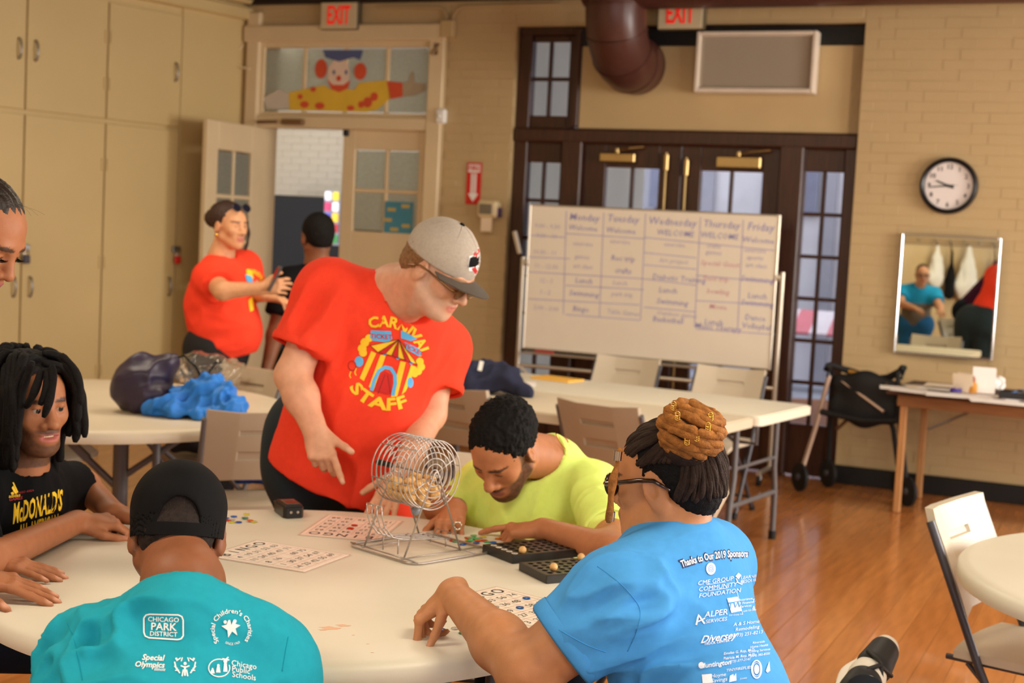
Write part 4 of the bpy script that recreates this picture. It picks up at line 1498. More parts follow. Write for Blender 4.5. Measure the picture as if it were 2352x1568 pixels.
for px, py, s in [(1258, 520, '9:00 - 9:30'), (1256, 542, '9:30 - 10'), (1252, 580, '10:30 - 11'), (1255, 612, '11 - 12:00'), (1255, 645, '12 - 1'), (1253, 671, '1 - 2'), (1255, 708, '2:00 - 3:00'), (1340, 560, 'exercise'), (1338, 590, 'games'), (1340, 612, 'art class'), (1425, 555, 'exercise'), (1425, 650, 'Lunch'), (1430, 676, 'park trip'), (1432, 718, 'Table Games'), (1550, 562, 'exercise'), (1548, 600, 'Art project'), (1555, 722, 'Outdoor games'), (1640, 565, 'crafts'), (1640, 580, 'games'), (1735, 575, 'exercise'), (1735, 592, 'sports'), (1738, 610, 'art class')]:
    write(px, py, s, 0.045, wf)
for px, py, s in [(1655, 606, 'Special Guest'), (1645, 640, 'Field trip'), (1650, 670, 'bowling'), (1650, 705, 'Movie')]:
    write(px, py, s, 0.05, wp)
writing(build('handwriting', wr, M_ink, t, smooth=None))
writing(build('handwriting', wf, M_ink2, t, smooth=None))
writing(build('handwriting', wp, M_inkp, t, smooth=None))

# ---- wooden craft table by the wall
CT = onz(2040, 893, 0.75)
ct = thing('craft_table', 'plywood folding table along the right wall, covered in papers', 'table', (CT[0], CT[1], 0), -WA - 0.06)
M_ply = mat('worn_plywood', (150, 104, 62), 0.55, var=0.15, vscale=8, stretch=(0.6, 6, 6))
M_plyd = mat('dark_table_edge', (74, 48, 30), 0.6, var=0.15)
M_pine = mat('pine_leg', (186, 134, 84), 0.5, var=0.12, vscale=7, stretch=(6, 6, 0.7))
build('tabletop', MB().box((0.92, 0.37, 0.735), (1.86, 0.76, 0.03), bev=0.004), M_plyd, ct)
ap = MB().box((0.92, 0.05, 0.685), (1.74, 0.022, 0.07), bev=0.003).box((0.92, 0.69, 0.685), (1.74, 0.022, 0.07), bev=0.003)
build('apron', ap, M_ply, ct)
for (x, y) in [(0.09, 0.06), (0.09, 0.68), (1.75, 0.06), (1.75, 0.68)]:
    build('leg', MB().box((x, y, 0.325), (0.04, 0.04, 0.65), bev=0.004), M_pine, ct)
build('leg_brace', MB().tube([(0.12, 0.68, 0.45), (0.50, 0.68, 0.66)], 0.008, 8), M_steel, ct)
build('leg_brace', MB().tube([(1.72, 0.06, 0.45), (1.30, 0.06, 0.66)], 0.008, 8), M_steel, ct)
def onct(px, py, z=0.752):
    return onz(px, py, z)
M_pap = mat('white_paper', (246, 240, 236), 0.8, var=0.02)
M_pap2 = mat('cream_paper', (238, 220, 196), 0.8, var=0.03)
ORD = ['first', 'second', 'third', 'fourth', 'fifth', 'sixth', 'seventh', 'eighth', 'ninth', 'tenth']
papers = [(2075, 892, 10, 'white'), (2110, 899, -14, 'white'), (2135, 890, 25, 'cream'), (2165, 893, -8, 'white'), (2185, 908, 6, 'white'), (2235, 908, -20, 'white'), (2285, 921, 12, 'white'), (2325, 926, -5, 'white'), (2345, 915, 30, 'white'), (2180, 886, 2, 'cream')]
for i, (px, py, a, c) in enumerate(papers):
    p = onct(px, py, 0.7505 + 0.0022 * i)
    o = build('paper_sheet', MB().box((0, 0, 0.0009), (0.279, 0.216, 0.0018)), M_pap if c == 'white' else M_pap2, smooth=None)
    o.location = tuple(p); o.rotation_euler = (0, 0, -WA + R_(a))
    tag(o, '%s sheet of paper, %s from the left on the plywood table' % (c, ORD[sorted(p_[0] for p_ in papers).index(px)]), 'paper', 'papers on the plywood table')
def on_craft(name, lab, cat, px, py, z=0.772):
    p = onct(px, py, z)
    return thing(name, lab, cat, tuple(p), -WA)
for (px, py, w__, h__, r, lab) in [(2212, 900, 0.12, 0.11, -15, 'pale folded card standing left of the orange bottle'), (2258, 903, 0.13, 0.15, 8, 'tall white folded card standing right of the orange bottle')]:
    c = on_craft('folded_card', lab, 'card', px, py)
    cm = MB().box((0, 0, h__ / 2), (w__, 0.003, h__), M=Matrix.Rotation(R_(12), 4, 'X')).box((0, 0.05, h__ / 2), (w__, 0.003, h__), M=Matrix.Translation((0, 0.0, 0)) @ Matrix.Rotation(R_(-0), 4, 'X'))
    o = build('sheet', cm, M_pap2 if px < 2230 else M_pap, c, smooth=None)
    c.rotation_euler = (0, 0, -WA + R_(r))
c = on_craft('glue_bottle', 'small orange capped bottle between the two standing cards', 'bottle', 2234, 902)
build('bottle_body', MB().lathe([(0, 0), (0.022, 0), (0.024, 0.01), (0.024, 0.05), (0.015, 0.062), (0.010, 0.066), (0, 0.066)], n=18), mat('amber_plastic', (206, 142, 60), 0.3), c)
build('cap', MB().lathe([(0, 0.066), (0.012, 0.066), (0.010, 0.085), (0.003, 0.10), (0, 0.10)], n=14), mat('rust_cap', (150, 70, 30), 0.4), c)
c = on_craft('tape_roll', 'purple roll of tape lying on the plywood table', 'tape', 2195, 899)
tg = MB()
ring = [(0.022 + 0.0, 0), (0.034, 0), (0.034, 0.02), (0.022, 0.02)]
V, F = [], []
for k in range(24):
    a = 2 * PI * k / 24
    for (r, z) in ring: V.append((r * math.cos(a), r * math.sin(a), z))
for k in range(24):
    for e in range(4):
        F.append((k * 4 + e, ((k + 1) % 24) * 4 + e, ((k + 1) % 24) * 4 + (e + 1) % 4, k * 4 + (e + 1) % 4))
tg.add(V, F)
build('tape', tg, mat('purple_tape', (66, 46, 140), 0.35), c)
c = on_craft('tissue_wad', 'crumpled white tissue at the back of the plywood table', 'tissue', 2285, 893)
SS = Solid()
for k in range(7):
    SS.ell((0.03 * math.sin(k * 2.1), 0.03 * math.cos(k * 1.7), 0.035 + 0.02 * math.sin(k)), (0.03, 0.022, 0.032), k=0.008)
V, F = SS.mesh(0.006)
V += normals_of(V, F) * (0.006 * vnoise(V, 60, 3))[:, None]
build_o = np_mesh('wad', V, F); build_o.materials.append(M_pap)
o = link('wad', build_o, None, c)
c = on_craft('scissors_tray', 'dark tray of pens and scissors at the right of the plywood table', 'tray', 2338, 915)
build('tray', rim(MB().box((0, 0, 0.004), (0.20, 0.12, 0.006)), -0.1, 0.1, -0.06, 0.06, 0, 0.03, 0.004, 0.004, 0.004, 0.004, bev=0.001) if False else MB().box((0, 0, 0.004), (0.20, 0.12, 0.008), bev=0.002).box((0.1, 0, 0.02), (0.005, 0.12, 0.036)).box((-0.1, 0, 0.02), (0.005, 0.12, 0.036)).box((0, 0.06, 0.02), (0.2, 0.005, 0.036)).box((0, -0.06, 0.02), (0.2, 0.005, 0.036)), mat('tray_black', (36, 34, 36), 0.5), c)
build('pen', MB().tube([(-0.07, -0.03, 0.02), (0.06, 0.05, 0.06)], 0.005, 8), mat('pen_blue', (90, 130, 190), 0.4), c)
build('pen', MB().tube([(-0.05, 0.03, 0.02), (0.09, -0.02, 0.055)], 0.005, 8), mat('pen_silver', (190, 190, 190), 0.3, metal=0.6), c)
build('scissor_handle', MB().tube([(0.02 + 0.025 * math.cos(a), 0.02 + 0.018 * math.sin(a), 0.045) for a in np.linspace(0, 2 * PI, 13)[:-1]], 0.006, 8, closed=True), M_black, c)

# ---- rollator by the wall
ro = thing('rollator', 'black folding rollator walker parked by the brown entrance', 'walker', (2.2, 9.0, 0))
M_tubeS = mat('champagne_tube', (176, 150, 132), 0.35, metal=0.6)
M_blkf = mat('black_nylon', (22, 21, 23), 0.7, bump=0.1)
def rp(px, py, Y):
    p = onY(px, py, Y)
    return (p[0] - 2.2, p[1] - 9.0, p[2])
wheels = [(1836, 1108, 9.20), (2083, 1148, 8.85), (1902, 1085, 9.42), (2068, 1100, 9.15)]
for (px, py, Y) in wheels:
    p = rp(px, py, Y)
    w_ = build('wheel', MB().lathe([(0.0, -0.014), (0.075, -0.014), (0.09, -0.010), (0.093, 0), (0.09, 0.010), (0.075, 0.014), (0.0, 0.014)], n=28, M=Matrix.Translation((p[0], p[1], 0.094)) @ Matrix.Rotation(R_(20), 4, 'Z') @ Matrix.Rotation(R_(90), 4, 'Y')), M_rub, ro)
    build('wheel_hub', MB().sphere((p[0], p[1], 0.094), (0.03, 0.03, 0.03), 12, 8), M_legd, w_)
def wtop(i):
    px, py, Y = wheels[i]; p = rp(px, py, Y); return (p[0], p[1], 0.094)
build('front_leg', MB().tube([wtop(0), rp(1872, 985, 9.22), rp(1905, 862, 9.24)], 0.016, 10), M_tubeS, ro)
build('front_leg', MB().tube([wtop(1), rp(2068, 990, 8.95), rp(2062, 850, 9.05)], 0.016, 10), M_blkf, ro)
build('rear_leg', MB().tube([wtop(2), rp(1908, 960, 9.38), rp(1912, 850, 9.30)], 0.016, 10), M_blkf, ro)
build('rear_leg', MB().tube([wtop(3), rp(2052, 985, 9.12), rp(2030, 930, 9.10)], 0.016, 10), M_blkf, ro)
build('cross_brace', MB().tube([rp(1925, 868, 9.25), rp(2030, 945, 9.0)], 0.012, 8), M_tubeS, ro)
build('cross_brace', MB().tube([rp(1922, 985, 9.28), rp(2040, 880, 9.05)], 0.012, 8), mat('bronze_tube', (110, 84, 60), 0.4, metal=0.5), ro)
build('seat_frame', MB().tube([rp(1885, 945, 9.22), rp(1980, 965, 9.08), rp(2062, 965, 8.95)], 0.02, 10).tube([rp(1905, 940, 9.4), rp(2055, 955, 9.12)], 0.018, 10), M_blkf, ro)
build('backrest_strap', MB().tube([rp(1905, 836, 9.28), rp(1960, 855, 9.3), rp(2000, 873, 9.3), rp(2040, 868, 9.2), rp(2078, 845, 9.08)], [0.016, 0.026, 0.03, 0.026, 0.016], 10), M_blkf, ro)
hg = MB()
for (px, py, Y) in [(1903, 842, 9.26), (2072, 848, 9.06)]:
    p = rp(px, py, Y)
    hg.tube([(p[0] - 0.02, p[1] - 0.12, p[2] + 0.02), (p[0], p[1], p[2] + 0.01), (p[0], p[1] + 0.05, p[2] - 0.02)], [0.018, 0.02, 0.022], 10)
    hg.tube([(p[0], p[1] - 0.06, p[2]), (p[0] - 0.03, p[1] - 0.11, p[2] - 0.05)], 0.008, 8)
build('hand_grip', hg, M_rub, ro)
bgS = Solid()
a_, b_ = np.array(rp(1930, 875, 9.25)), np.array(rp(2050, 890, 9.05))
bgS.cone(a_, b_, 0.05, 0.05, flat=((0.4, 0.9, 0), 0.5)).cone(a_ - [0, 0, 0.18], b_ - [0, 0, 0.18], 0.06, 0.06, k=0.1, flat=((0.4, 0.9, 0), 0.6)).cone((a_ + b_) / 2, (a_ + b_) / 2 - [0, 0, 0.2], 0.075, 0.075, k=0.06, flat=((0.4, 0.9, 0), 0.5))
V, F = bgS.mesh(0.012)
me = np_mesh('bag', V, F); me.materials.append(M_blkf)
link('bag', me, None, ro)
build('ochre_strap', MB().tube([rp(1950, 853, 9.26), rp(1975, 858, 9.2), rp(2000, 868, 9.2)], 0.012, 8), mat('ochre_web', (196, 140, 50), 0.7), ro)
# ------------------------------------------------------------------ people: anatomy
def Vp(px, py, Y):
    return onY(px, py, Y)


def rot_to(f, upish=(0, 0, 1)):
    """3x3 with columns right, forward, up"""
    f = nrm(f)
    r = nrm(np.cross(f, upish))
    u = np.cross(r, f)
    return np.stack([r, f, u], 1)


class Head:
    def __init__(s, c, f, sc=1.0, roll=0.0, up=(0, 0, 1)):
        s.c = np.asarray(c, float); s.s = sc
        R = rot_to(f, up)
        if roll:
            ca, sa = math.cos(roll), math.sin(roll)
            R = R @ np.array([[ca, 0, sa], [0, 1, 0], [-sa, 0, ca]])
        s.R = R

    def w(s, p):
        return s.c + s.R @ (np.asarray(p, float) * s.s)

    def d(s, v):
        return s.R @ np.asarray(v, float)

    def loc(s, P):
        return (P - s.c) @ s.R / s.s

    def M4(s):
        M = Matrix.Identity(4)
        for i in range(3):
            for j in range(3):
                M[i][j] = s.R[i, j] * s.s
            M[i][3] = s.c[i]
        return M

    def e(s, S, p, r, k=0.012, op='+', rx=0.0, rz=0.0):
        Rm = s.R
        if rx:
            ca, sa = math.cos(rx), math.sin(rx)
            Rm = Rm @ np.array([[1, 0, 0], [0, ca, -sa], [0, sa, ca]])
        if rz:
            ca, sa = math.cos(rz), math.sin(rz)
            Rm = Rm @ np.array([[ca, -sa, 0], [sa, ca, 0], [0, 0, 1]])
        S.ell(s.w(p), np.asarray(r, float) * s.s, Rm, k * s.s, op)

    def cn(s, S, a, b, ra, rb, k=0.012, op='+', flat=None):
        S.cone(s.w(a), s.w(b), ra * s.s, rb * s.s, k * s.s, None if flat is None else (s.d(flat[0]), flat[1]), op)

    def skull(s, S, jaw=1.0, cheek=1.0, nose=1.0, lips=1.0, smile=0.0, brow=1.0, face=True, lid=True, ear=1.1):
        e, cn = s.e, s.cn
        e(S, (0, -0.016, 0.045), (0.074, 0.094, 0.080), 0.02)
        e(S, (0, 0.03, 0.03), (0.066, 0.062, 0.075), 0.03)
        cn(S, (0, 0.035, 0.0), (0, 0.058, -0.078), 0.060, 0.034 * jaw, 0.025)
        for x in (-1, 1):
            cn(S, (x * 0.056, 0.0, -0.045), (x * 0.022, 0.066, -0.085), 0.018 * jaw, 0.020 * jaw, 0.025)
            e(S, (x * 0.040, 0.062, -0.014), (0.024 * cheek, 0.022 * cheek, 0.024 * cheek), 0.022)
        if face:
            cn(S, (-0.032, 0.083, 0.031), (0.032, 0.083, 0.031), 0.011 * brow, 0.011 * brow, 0.016)
            for x in (-1, 1):
                e(S, (x * 0.031, 0.099, 0.011), (0.019, 0.015, 0.012), 0.012, '-')
                if lid:
                    e(S, (x * 0.031, 0.079, 0.011), (0.0155, 0.0125, 0.0115), 0.004)
                else:
                    e(S, (x * 0.031, 0.0805, 0.0172), (0.0160, 0.0130, 0.0072), 0.004)
                    e(S, (x * 0.031, 0.0800, 0.0035), (0.0155, 0.0125, 0.0050), 0.004)
            cn(S, (0, 0.090, 0.022), (0, 0.110 * (0.9 + 0.1 * nose), -0.020), 0.0075, 0.0115 * nose, 0.012)
            e(S, (0, 0.112 * (0.9 + 0.1 * nose), -0.023), (0.0125 * nose, 0.011 * nose, 0.0105), 0.006)
            for x in (-1, 1):
                e(S, (x * 0.0145 * nose, 0.100, -0.027), (0.0085 * nose, 0.011, 0.0085), 0.005)
                e(S, (x * 0.007 * nose, 0.107, -0.035), (0.004, 0.006, 0.004), 0.003, '-')
            e(S, (0, 0.078, -0.055), (0.034, 0.024, 0.026), 0.02)
            w_ = 0.025 + 0.006 * smile
            e(S, (0, 0.097, -0.0505), (w_ * .92, 0.010 * lips, 0.0058 * lips), 0.005)
            e(S, (0, 0.095, -0.0625 - 0.004 * smile), (w_ * .82, 0.010 * lips, 0.0072 * lips), 0.005)
            if smile:
                e(S, (0, 0.103, -0.0565), (w_ * .86, 0.012, 0.0045), 0.002, '-')
            else:
                e(S, (0, 0.107, -0.0563), (w_, 0.009, 0.0012), 0.002, '-')
            e(S, (0, 0.083, -0.094), (0.020 * jaw, 0.017, 0.016), 0.016)
        for x in (-1, 1):
            e(S, (x * (0.074 + 0.004 * ear), -0.010, -0.004), (0.0075 * ear, 0.019 * ear, 0.032 * ear), 0.006, '+', rx=-0.2, rz=-x * 0.35)
            e(S, (x * 0.074, 0.0, -0.004), (0.008, 0.010, 0.020), 0.008)
            e(S, (x * (0.078 + 0.0085 * ear), -0.006, 0.002), (0.007, 0.009 * ear, 0.015 * ear), 0.004, '-', rx=-0.2, rz=-x * 0.35)

    def neck(s, S, base, r0=0.055, r1=0.062):
        S.cone(s.w((0, -0.022, -0.055)), base, r0 * s.s, r1 * s.s, 0.03)

    def paint(s, C, V, skin, lips=None, brows=None, beard=None, beardsel=None, stub=0.0, eyes=True):
        """features coloured into the skin by place on the head, nostril shade included"""
        L = s.loc(V)
        x, y, z = L.T
        near = (np.abs(x) < 0.1) & (y > -0.13) & (y < 0.14) & (np.abs(z) < 0.15)
        def put(mask, col, a=1.0):
            wgt = (np.clip(mask, 0, 1) * near * a)[:, None]
            C[:] = C * (1 - wgt) + np.asarray(col) * wgt
        if lips is not None:
            m_ = 1.2 - np.sqrt((x / 0.026) ** 2 + ((z + 0.057) / 0.0125) ** 2 + (np.minimum(0, y - 0.088) / 0.006) ** 2)
            put(m_ * 5, lips, 0.85)
        if beard is not None:
            sm = lambda v, w_: np.clip(v / w_ + 0.5, 0, 1)
            ax = np.abs(x)
            jawm = sm(-0.050 + 0.75 * np.maximum(0, ax - 0.030) - z, 0.016) * sm(y - 0.004, 0.012)
            gap = sm(1.0 - np.sqrt((x / 0.036) ** 2 + ((z + 0.058) / 0.020) ** 2), 0.35) * (y > 0.05)
            mo = sm(1.0 - np.sqrt((x / 0.036) ** 2 + ((z + 0.0425) / 0.0062) ** 2), 0.5) * (y > 0.07)
            sb = sm(0.013 - np.abs(y - 0.020), 0.008) * (ax > 0.05) * (z < 0.035) * (z > -0.08)
            mk = np.clip(np.maximum(np.maximum(jawm * (1 - gap), mo), sb), 0, 1)
            put(mk * (0.85 + 0.15 * vnoise(V, 260, 5)), beard, stub)
        if brows is not None:
            ax = np.abs(x)
            m_ = 1.3 - np.sqrt(((ax - 0.033) / 0.021) ** 2 + ((z - 0.031 - 0.10 * (0.033 - np.abs(ax - 0.03))) / 0.0048) ** 2)
            put(m_ * 4 * (y > 0.05), brows, 0.85)
        if eyes:
            m_ = 1.15 - np.sqrt(((np.abs(x) - 0.031) / 0.0125) ** 2 + ((z - 0.010) / 0.0030) ** 2)
            put(m_ * 4 * (y > 0.06), (0.02, 0.012, 0.01), 0.85)
        m_ = 1.2 - np.sqrt(((np.abs(x) - 0.008) / 0.004) ** 2 + ((z + 0.0345) / 0.0035) ** 2)
        put(m_ * 3 * (y > 0.085), (0.03, 0.012, 0.01), 0.7)  # nostrils darkened: the shade inside them is put into the skin colour


def hand(S, wr, fwd, back, thumb_side, curls, s=1.0, spread=0.10, thumb=(0.6, 0.2, 0.2), r=1.0, nails=None, tdrop=0.2):
    """five-fingered hand. back = outward normal of the back of the hand; curls = 4 triples of joint bends (rad), index first"""
    f = nrm(fwd)
    b = nrm(np.asarray(back, float) - f * np.dot(back, f))
    sd = np.cross(f, b) * thumb_side
    wr = np.asarray(wr, float)
    offs = (0.030, 0.010, -0.011, -0.030)
    mcl = (0.088, 0.090, 0.085, 0.077)
    seg = ((0.044, 0.027, 0.021), (0.049, 0.030, 0.022), (0.045, 0.028, 0.022), (0.035, 0.021, 0.019))
    rr = (0.0098, 0.0100, 0.0094, 0.0083)
    S.cone(wr - f * 0.02 * s, wr + f * 0.04 * s, 0.024 * s * r, 0.026 * s * r, 0.02 * s, (b, 0.72))
    S.ell(wr + f * 0.052 * s - b * 0.004 * s, np.array([0.036, 0.040, 0.015]) * s * r, np.stack([sd, f, b], 1), 0.018 * s)
    for i in range(4):
        kn = wr + (f * mcl[i] + sd * offs[i]) * s
        S.cone(wr + (f * 0.02 + sd * offs[i] * 0.55) * s, kn, 0.012 * s * r, 0.0112 * s * r, 0.009 * s)
        S.ell(kn + b * 0.003 * s, np.array([0.0105] * 3) * s * r, None, 0.006 * s)
        an = 0.0
        sp = (1.5 - i) * spread
        base = nrm(f * math.cos(sp) + sd * math.sin(sp))
        p = kn
        for j in range(3):
            an += curls[i][j]
            d = base * math.cos(an) - b * math.sin(an)
            q = p + d * seg[i][j] * s
            ra = rr[i] * (1.0, 0.93, 0.86)[j] * s * r
            S.cone(p, q, ra, ra * (0.94 if j < 2 else 0.82), 0.0045 * s)
            p = q
            if j == 2 and nails is not None:
                up_ = base * math.sin(an) + b * math.cos(an)
                nails.append((q - d * 0.006 * s + up_ * ra * 0.9, up_, 0.0075 * s))
    t0 = wr + (f * 0.018 + sd * 0.026 - b * 0.008) * s
    a = thumb[0]
    d = nrm(f * math.cos(a) + sd * math.sin(a) - b * tdrop)
    p = t0
    for j, (ln, ra) in enumerate(((0.044, 0.0140), (0.034, 0.0112), (0.027, 0.0098))):
        q = p + d * ln * s
        S.cone(p, q, ra * s * r, ra * 0.86 * s * r, 0.008 * s if j == 0 else 0.005 * s)
        p = q
        bend = thumb[min(j + 1, 2)]
        d = nrm(d * math.cos(bend) + (f * 0.8 - sd * 0.6) * math.sin(bend))
    if nails is not None:
        nails.append((p - d * 0.006 * s + b * 0.008 * s, b, 0.0085 * s))


STRAIGHT = ((0.1, 0.08, 0.05),) * 4
RELAX = ((0.35, 0.45, 0.25), (0.45, 0.5, 0.3), (0.5, 0.55, 0.3), (0.5, 0.5, 0.3))
FIST = ((1.2, 1.5, 0.9),) * 4


def skin_mat():
    return mat('skin', (200, 150, 120), 0.5, var=0.07, vscale=45, bump=0.10, bscale=420, attr='col', spec=0.35)


def body_part(root, S, h, skin, heads=(), nails=None, clip=None, mottled=None, tipcol=None):
    V, F = S.mesh(h, clip)
    V = relax(V, F, 1, 0.4)
    C = np.tile(np.asarray(skin, float), (len(V), 1))
    n = vnoise(V, 26, 3, 2)[:, None]
    C *= 1 + 0.07 * n
    if mottled is not None:
        n2 = np.clip(vnoise(V, 18, 9, 2), 0, 1)[:, None]
        C = C * (1 - 0.5 * n2) + np.asarray(mottled) * 0.5 * n2
    for hd, kw in heads:
        hd.paint(C, V, skin, **kw)
    if nails:
        for p, u, r in nails:
            w = V - p
            m_ = np.clip(1.6 - np.linalg.norm(w, axis=1) / r, 0, 1)[:, None]
            C = C * (1 - 0.55 * m_) + np.asarray(tipcol if tipcol is not None else lin((226, 168, 140))) * 0.55 * m_
    return wpart('body', V, F, skin_mat(), root, C)


def folds(V, N, specs):
    """cloth folds: ridges running along a direction, fading out from a centre"""
    D = np.zeros(len(V))
    for (c, rad, along, wl, amp, seed) in specs:
        c = np.asarray(c, float)
        w = V - c
        a = nrm(along)
        win = np.clip(1 - np.linalg.norm(w, axis=1) / rad, 0, 1)
        win = win * win * (3 - 2 * win)
        q = w - (w @ a)[:, None] * a * 0.86
        n = vnoise(q, 1 / wl, seed, 1)
        rid = (1 - np.abs(n)) ** 2 * 2 - 1.1
        D += amp * win * rid
    return D


def cloth_part(name, root, S, h, mt, fold=(), micro=0.0012, clip=None, rel=2):
    V, F = S.mesh(h, clip)
    V = relax(V, F, rel, 0.5)
    N = normals_of(V, F)
    D = folds(V, N, fold) + micro * vnoise(V, 40, 2, 2)
    V = V + N * D[:, None]
    V = relax(V, F, 1, 0.3)
    o = wpart(name, V, F, mt, root)
    bv = BVHTree.FromPolygons([Vector(p) for p in V], [tuple(f) for f in F])
    return o, bv


def print_on(root, name, bv, geo, mt, off=0.0016, parent=None):
    """lays flat print (list of (V2D pixels, faces)) onto a garment along the sight lines; keeps what lands on it"""
    VV, FF = [], []
    org = np.array(root.location)
    for (P2, F) in geo:
        idx = {}
        pts = []
        ok = []
        for (x, y) in P2:
            d = ray(x, y)
            dn = Vector(nrm(d))
            hit = bv.ray_cast(Vector(CC), dn)
            if hit[0] is None:
                pts.append((0, 0, 0)); ok.append(False)
            else:
                nn = hit[1]
                if nn.dot(dn) > 0:
                    nn = -nn
                pts.append(tuple(np.array(hit[0] - dn * off * 0.6 + nn * off * 0.6) - org)); ok.append(True)
        b = len(VV)
        VV += pts
        for f in F:
            if all(ok[i] for i in f):
                ds = [(Vector(pts[f[i]]) - Vector(pts[f[i - 1]])).length for i in range(len(f))]
                if max(ds) < 0.06:
                    FF.append(tuple(i + b for i in f))
    if not FF:
        return None
    me = bpy.data.meshes.new(name)
    me.from_pydata(VV, [], FF)
    me.update()
    return writing(link(name, me, mt, parent or root))


def ptext(txt, c, xa, ya, size, **kw):
    """text in pixel space: c centre, xa / ya unit axes (pixels), size in pixels"""
    V, F = text_geo(txt, size, **kw)
    c = np.array(c, float); xa = np.array(xa, float); ya = np.array(ya, float)
    P = c + V[:, :1] * xa + V[:, 1:2] * ya
    return (P, F)


def parc(txt, c, R, a0, a1, size, squash=(1, 1), outer=True, stretch=1.0, **kw):
    """text bent along an arc in pixel space, angles in degrees (0 = right, 90 = up)"""
    V, F = text_geo(txt, size, **kw)
    w = V[:, 0].max() - V[:, 0].min()
    t = (V[:, 0] - V[:, 0].min()) / w
    a = np.radians(a0 + (a1 - a0) * t)
    r = R + (V[:, 1] if outer else -V[:, 1]) * stretch
    P = np.stack([np.cos(a) * r * squash[0], -np.sin(a) * r * squash[1]], -1)
    return [(P + np.array(c, float), F)]


def ppoly(pts, n=1):
    """filled outline in pixel space, fanned from its centre with refined edges"""
    P = np.array(pts, float)
    if n > 1:
        Q = []
        for i in range(len(P)):
            a, b = P[i], P[(i + 1) % len(P)]
            for k in range(n):
                Q.append(a + (b - a) * k / n)
        P = np.array(Q)
    c = P.mean(0)
    m_ = len(P)
    # two rings so that it follows the cloth
    ring = c + (P - c) * 0.5
    V = np.concatenate([P, ring, c[None]])
    F = []
    for i in range(m_):
        j = (i + 1) % m_
        F.append((i, j, m_ + j, m_ + i))
        F.append((m_ + i, m_ + j, 2 * m_))
    return (V, F)


def pline(pts, w, closed=False, n=4):
    """stroke of given pixel width along a polyline"""
    P = np.array(pts, float)
    if closed:
        P = np.concatenate([P, P[:1]])
    Q = []
    for i in range(len(P) - 1):
        for k in range(n):
            Q.append(P[i] + (P[i + 1] - P[i]) * k / n)
    Q.append(P[-1])
    Q = np.array(Q)
    T = np.gradient(Q, axis=0)
    T /= np.linalg.norm(T, axis=1, keepdims=True) + 1e-9
    N = np.stack([-T[:, 1], T[:, 0]], 1) * w / 2
    V = np.concatenate([Q + N, Q - N])
    m_ = len(Q)
    F = [(i, i + 1, m_ + i + 1, m_ + i) for i in range(m_ - 1)]
    return (V, F)


def pcirc(c, rx, ry=None, n=20, a0=0, a1=360):
    ry = ry or rx
    return [(c[0] + rx * math.cos(R_(a)), c[1] - ry * math.sin(R_(a))) for a in np.linspace(a0, a1, n, endpoint=(a1 - a0) < 360)]


def person(label, base):
    return thing('person', label, 'person', tuple(base))


def tubes_part(name, root, paths, mt, n=6, parent=None):
    mb = MB()
    for pts, r in paths:
        mb.tube(pts, r, n)
    org = np.array(root.location)
    mb.v = [tuple(np.array(p) - org) for p in mb.v]
    return link(name, mb.mesh(name, 180), mt, parent or root)


def rope(p, r, lump=0.15, step=0.01, seed=0):
    """lumpy rope path through control points -> (pts, radii)"""
    P = np.array(p, float)
    d = np.concatenate([[0], np.cumsum(np.linalg.norm(np.diff(P, axis=0), axis=1))])
    n = max(4, int(d[-1] / step))
    t = np.linspace(0, d[-1], n)
    Q = np.stack([np.interp(t, d, P[:, i]) for i in range(3)], 1)
    # smooth corners
    for _ in range(3):
        Q[1:-1] = 0.25 * Q[:-2] + 0.5 * Q[1:-1] + 0.25 * Q[2:]
    ra = r * (1 + lump * np.sin(t / 0.011 + seed) + lump * 0.6 * np.sin(t / 0.023 + 2 * seed))
    ra[-1] *= 0.6; ra[0] *= 0.7
    return [tuple(q) for q in Q], list(ra)


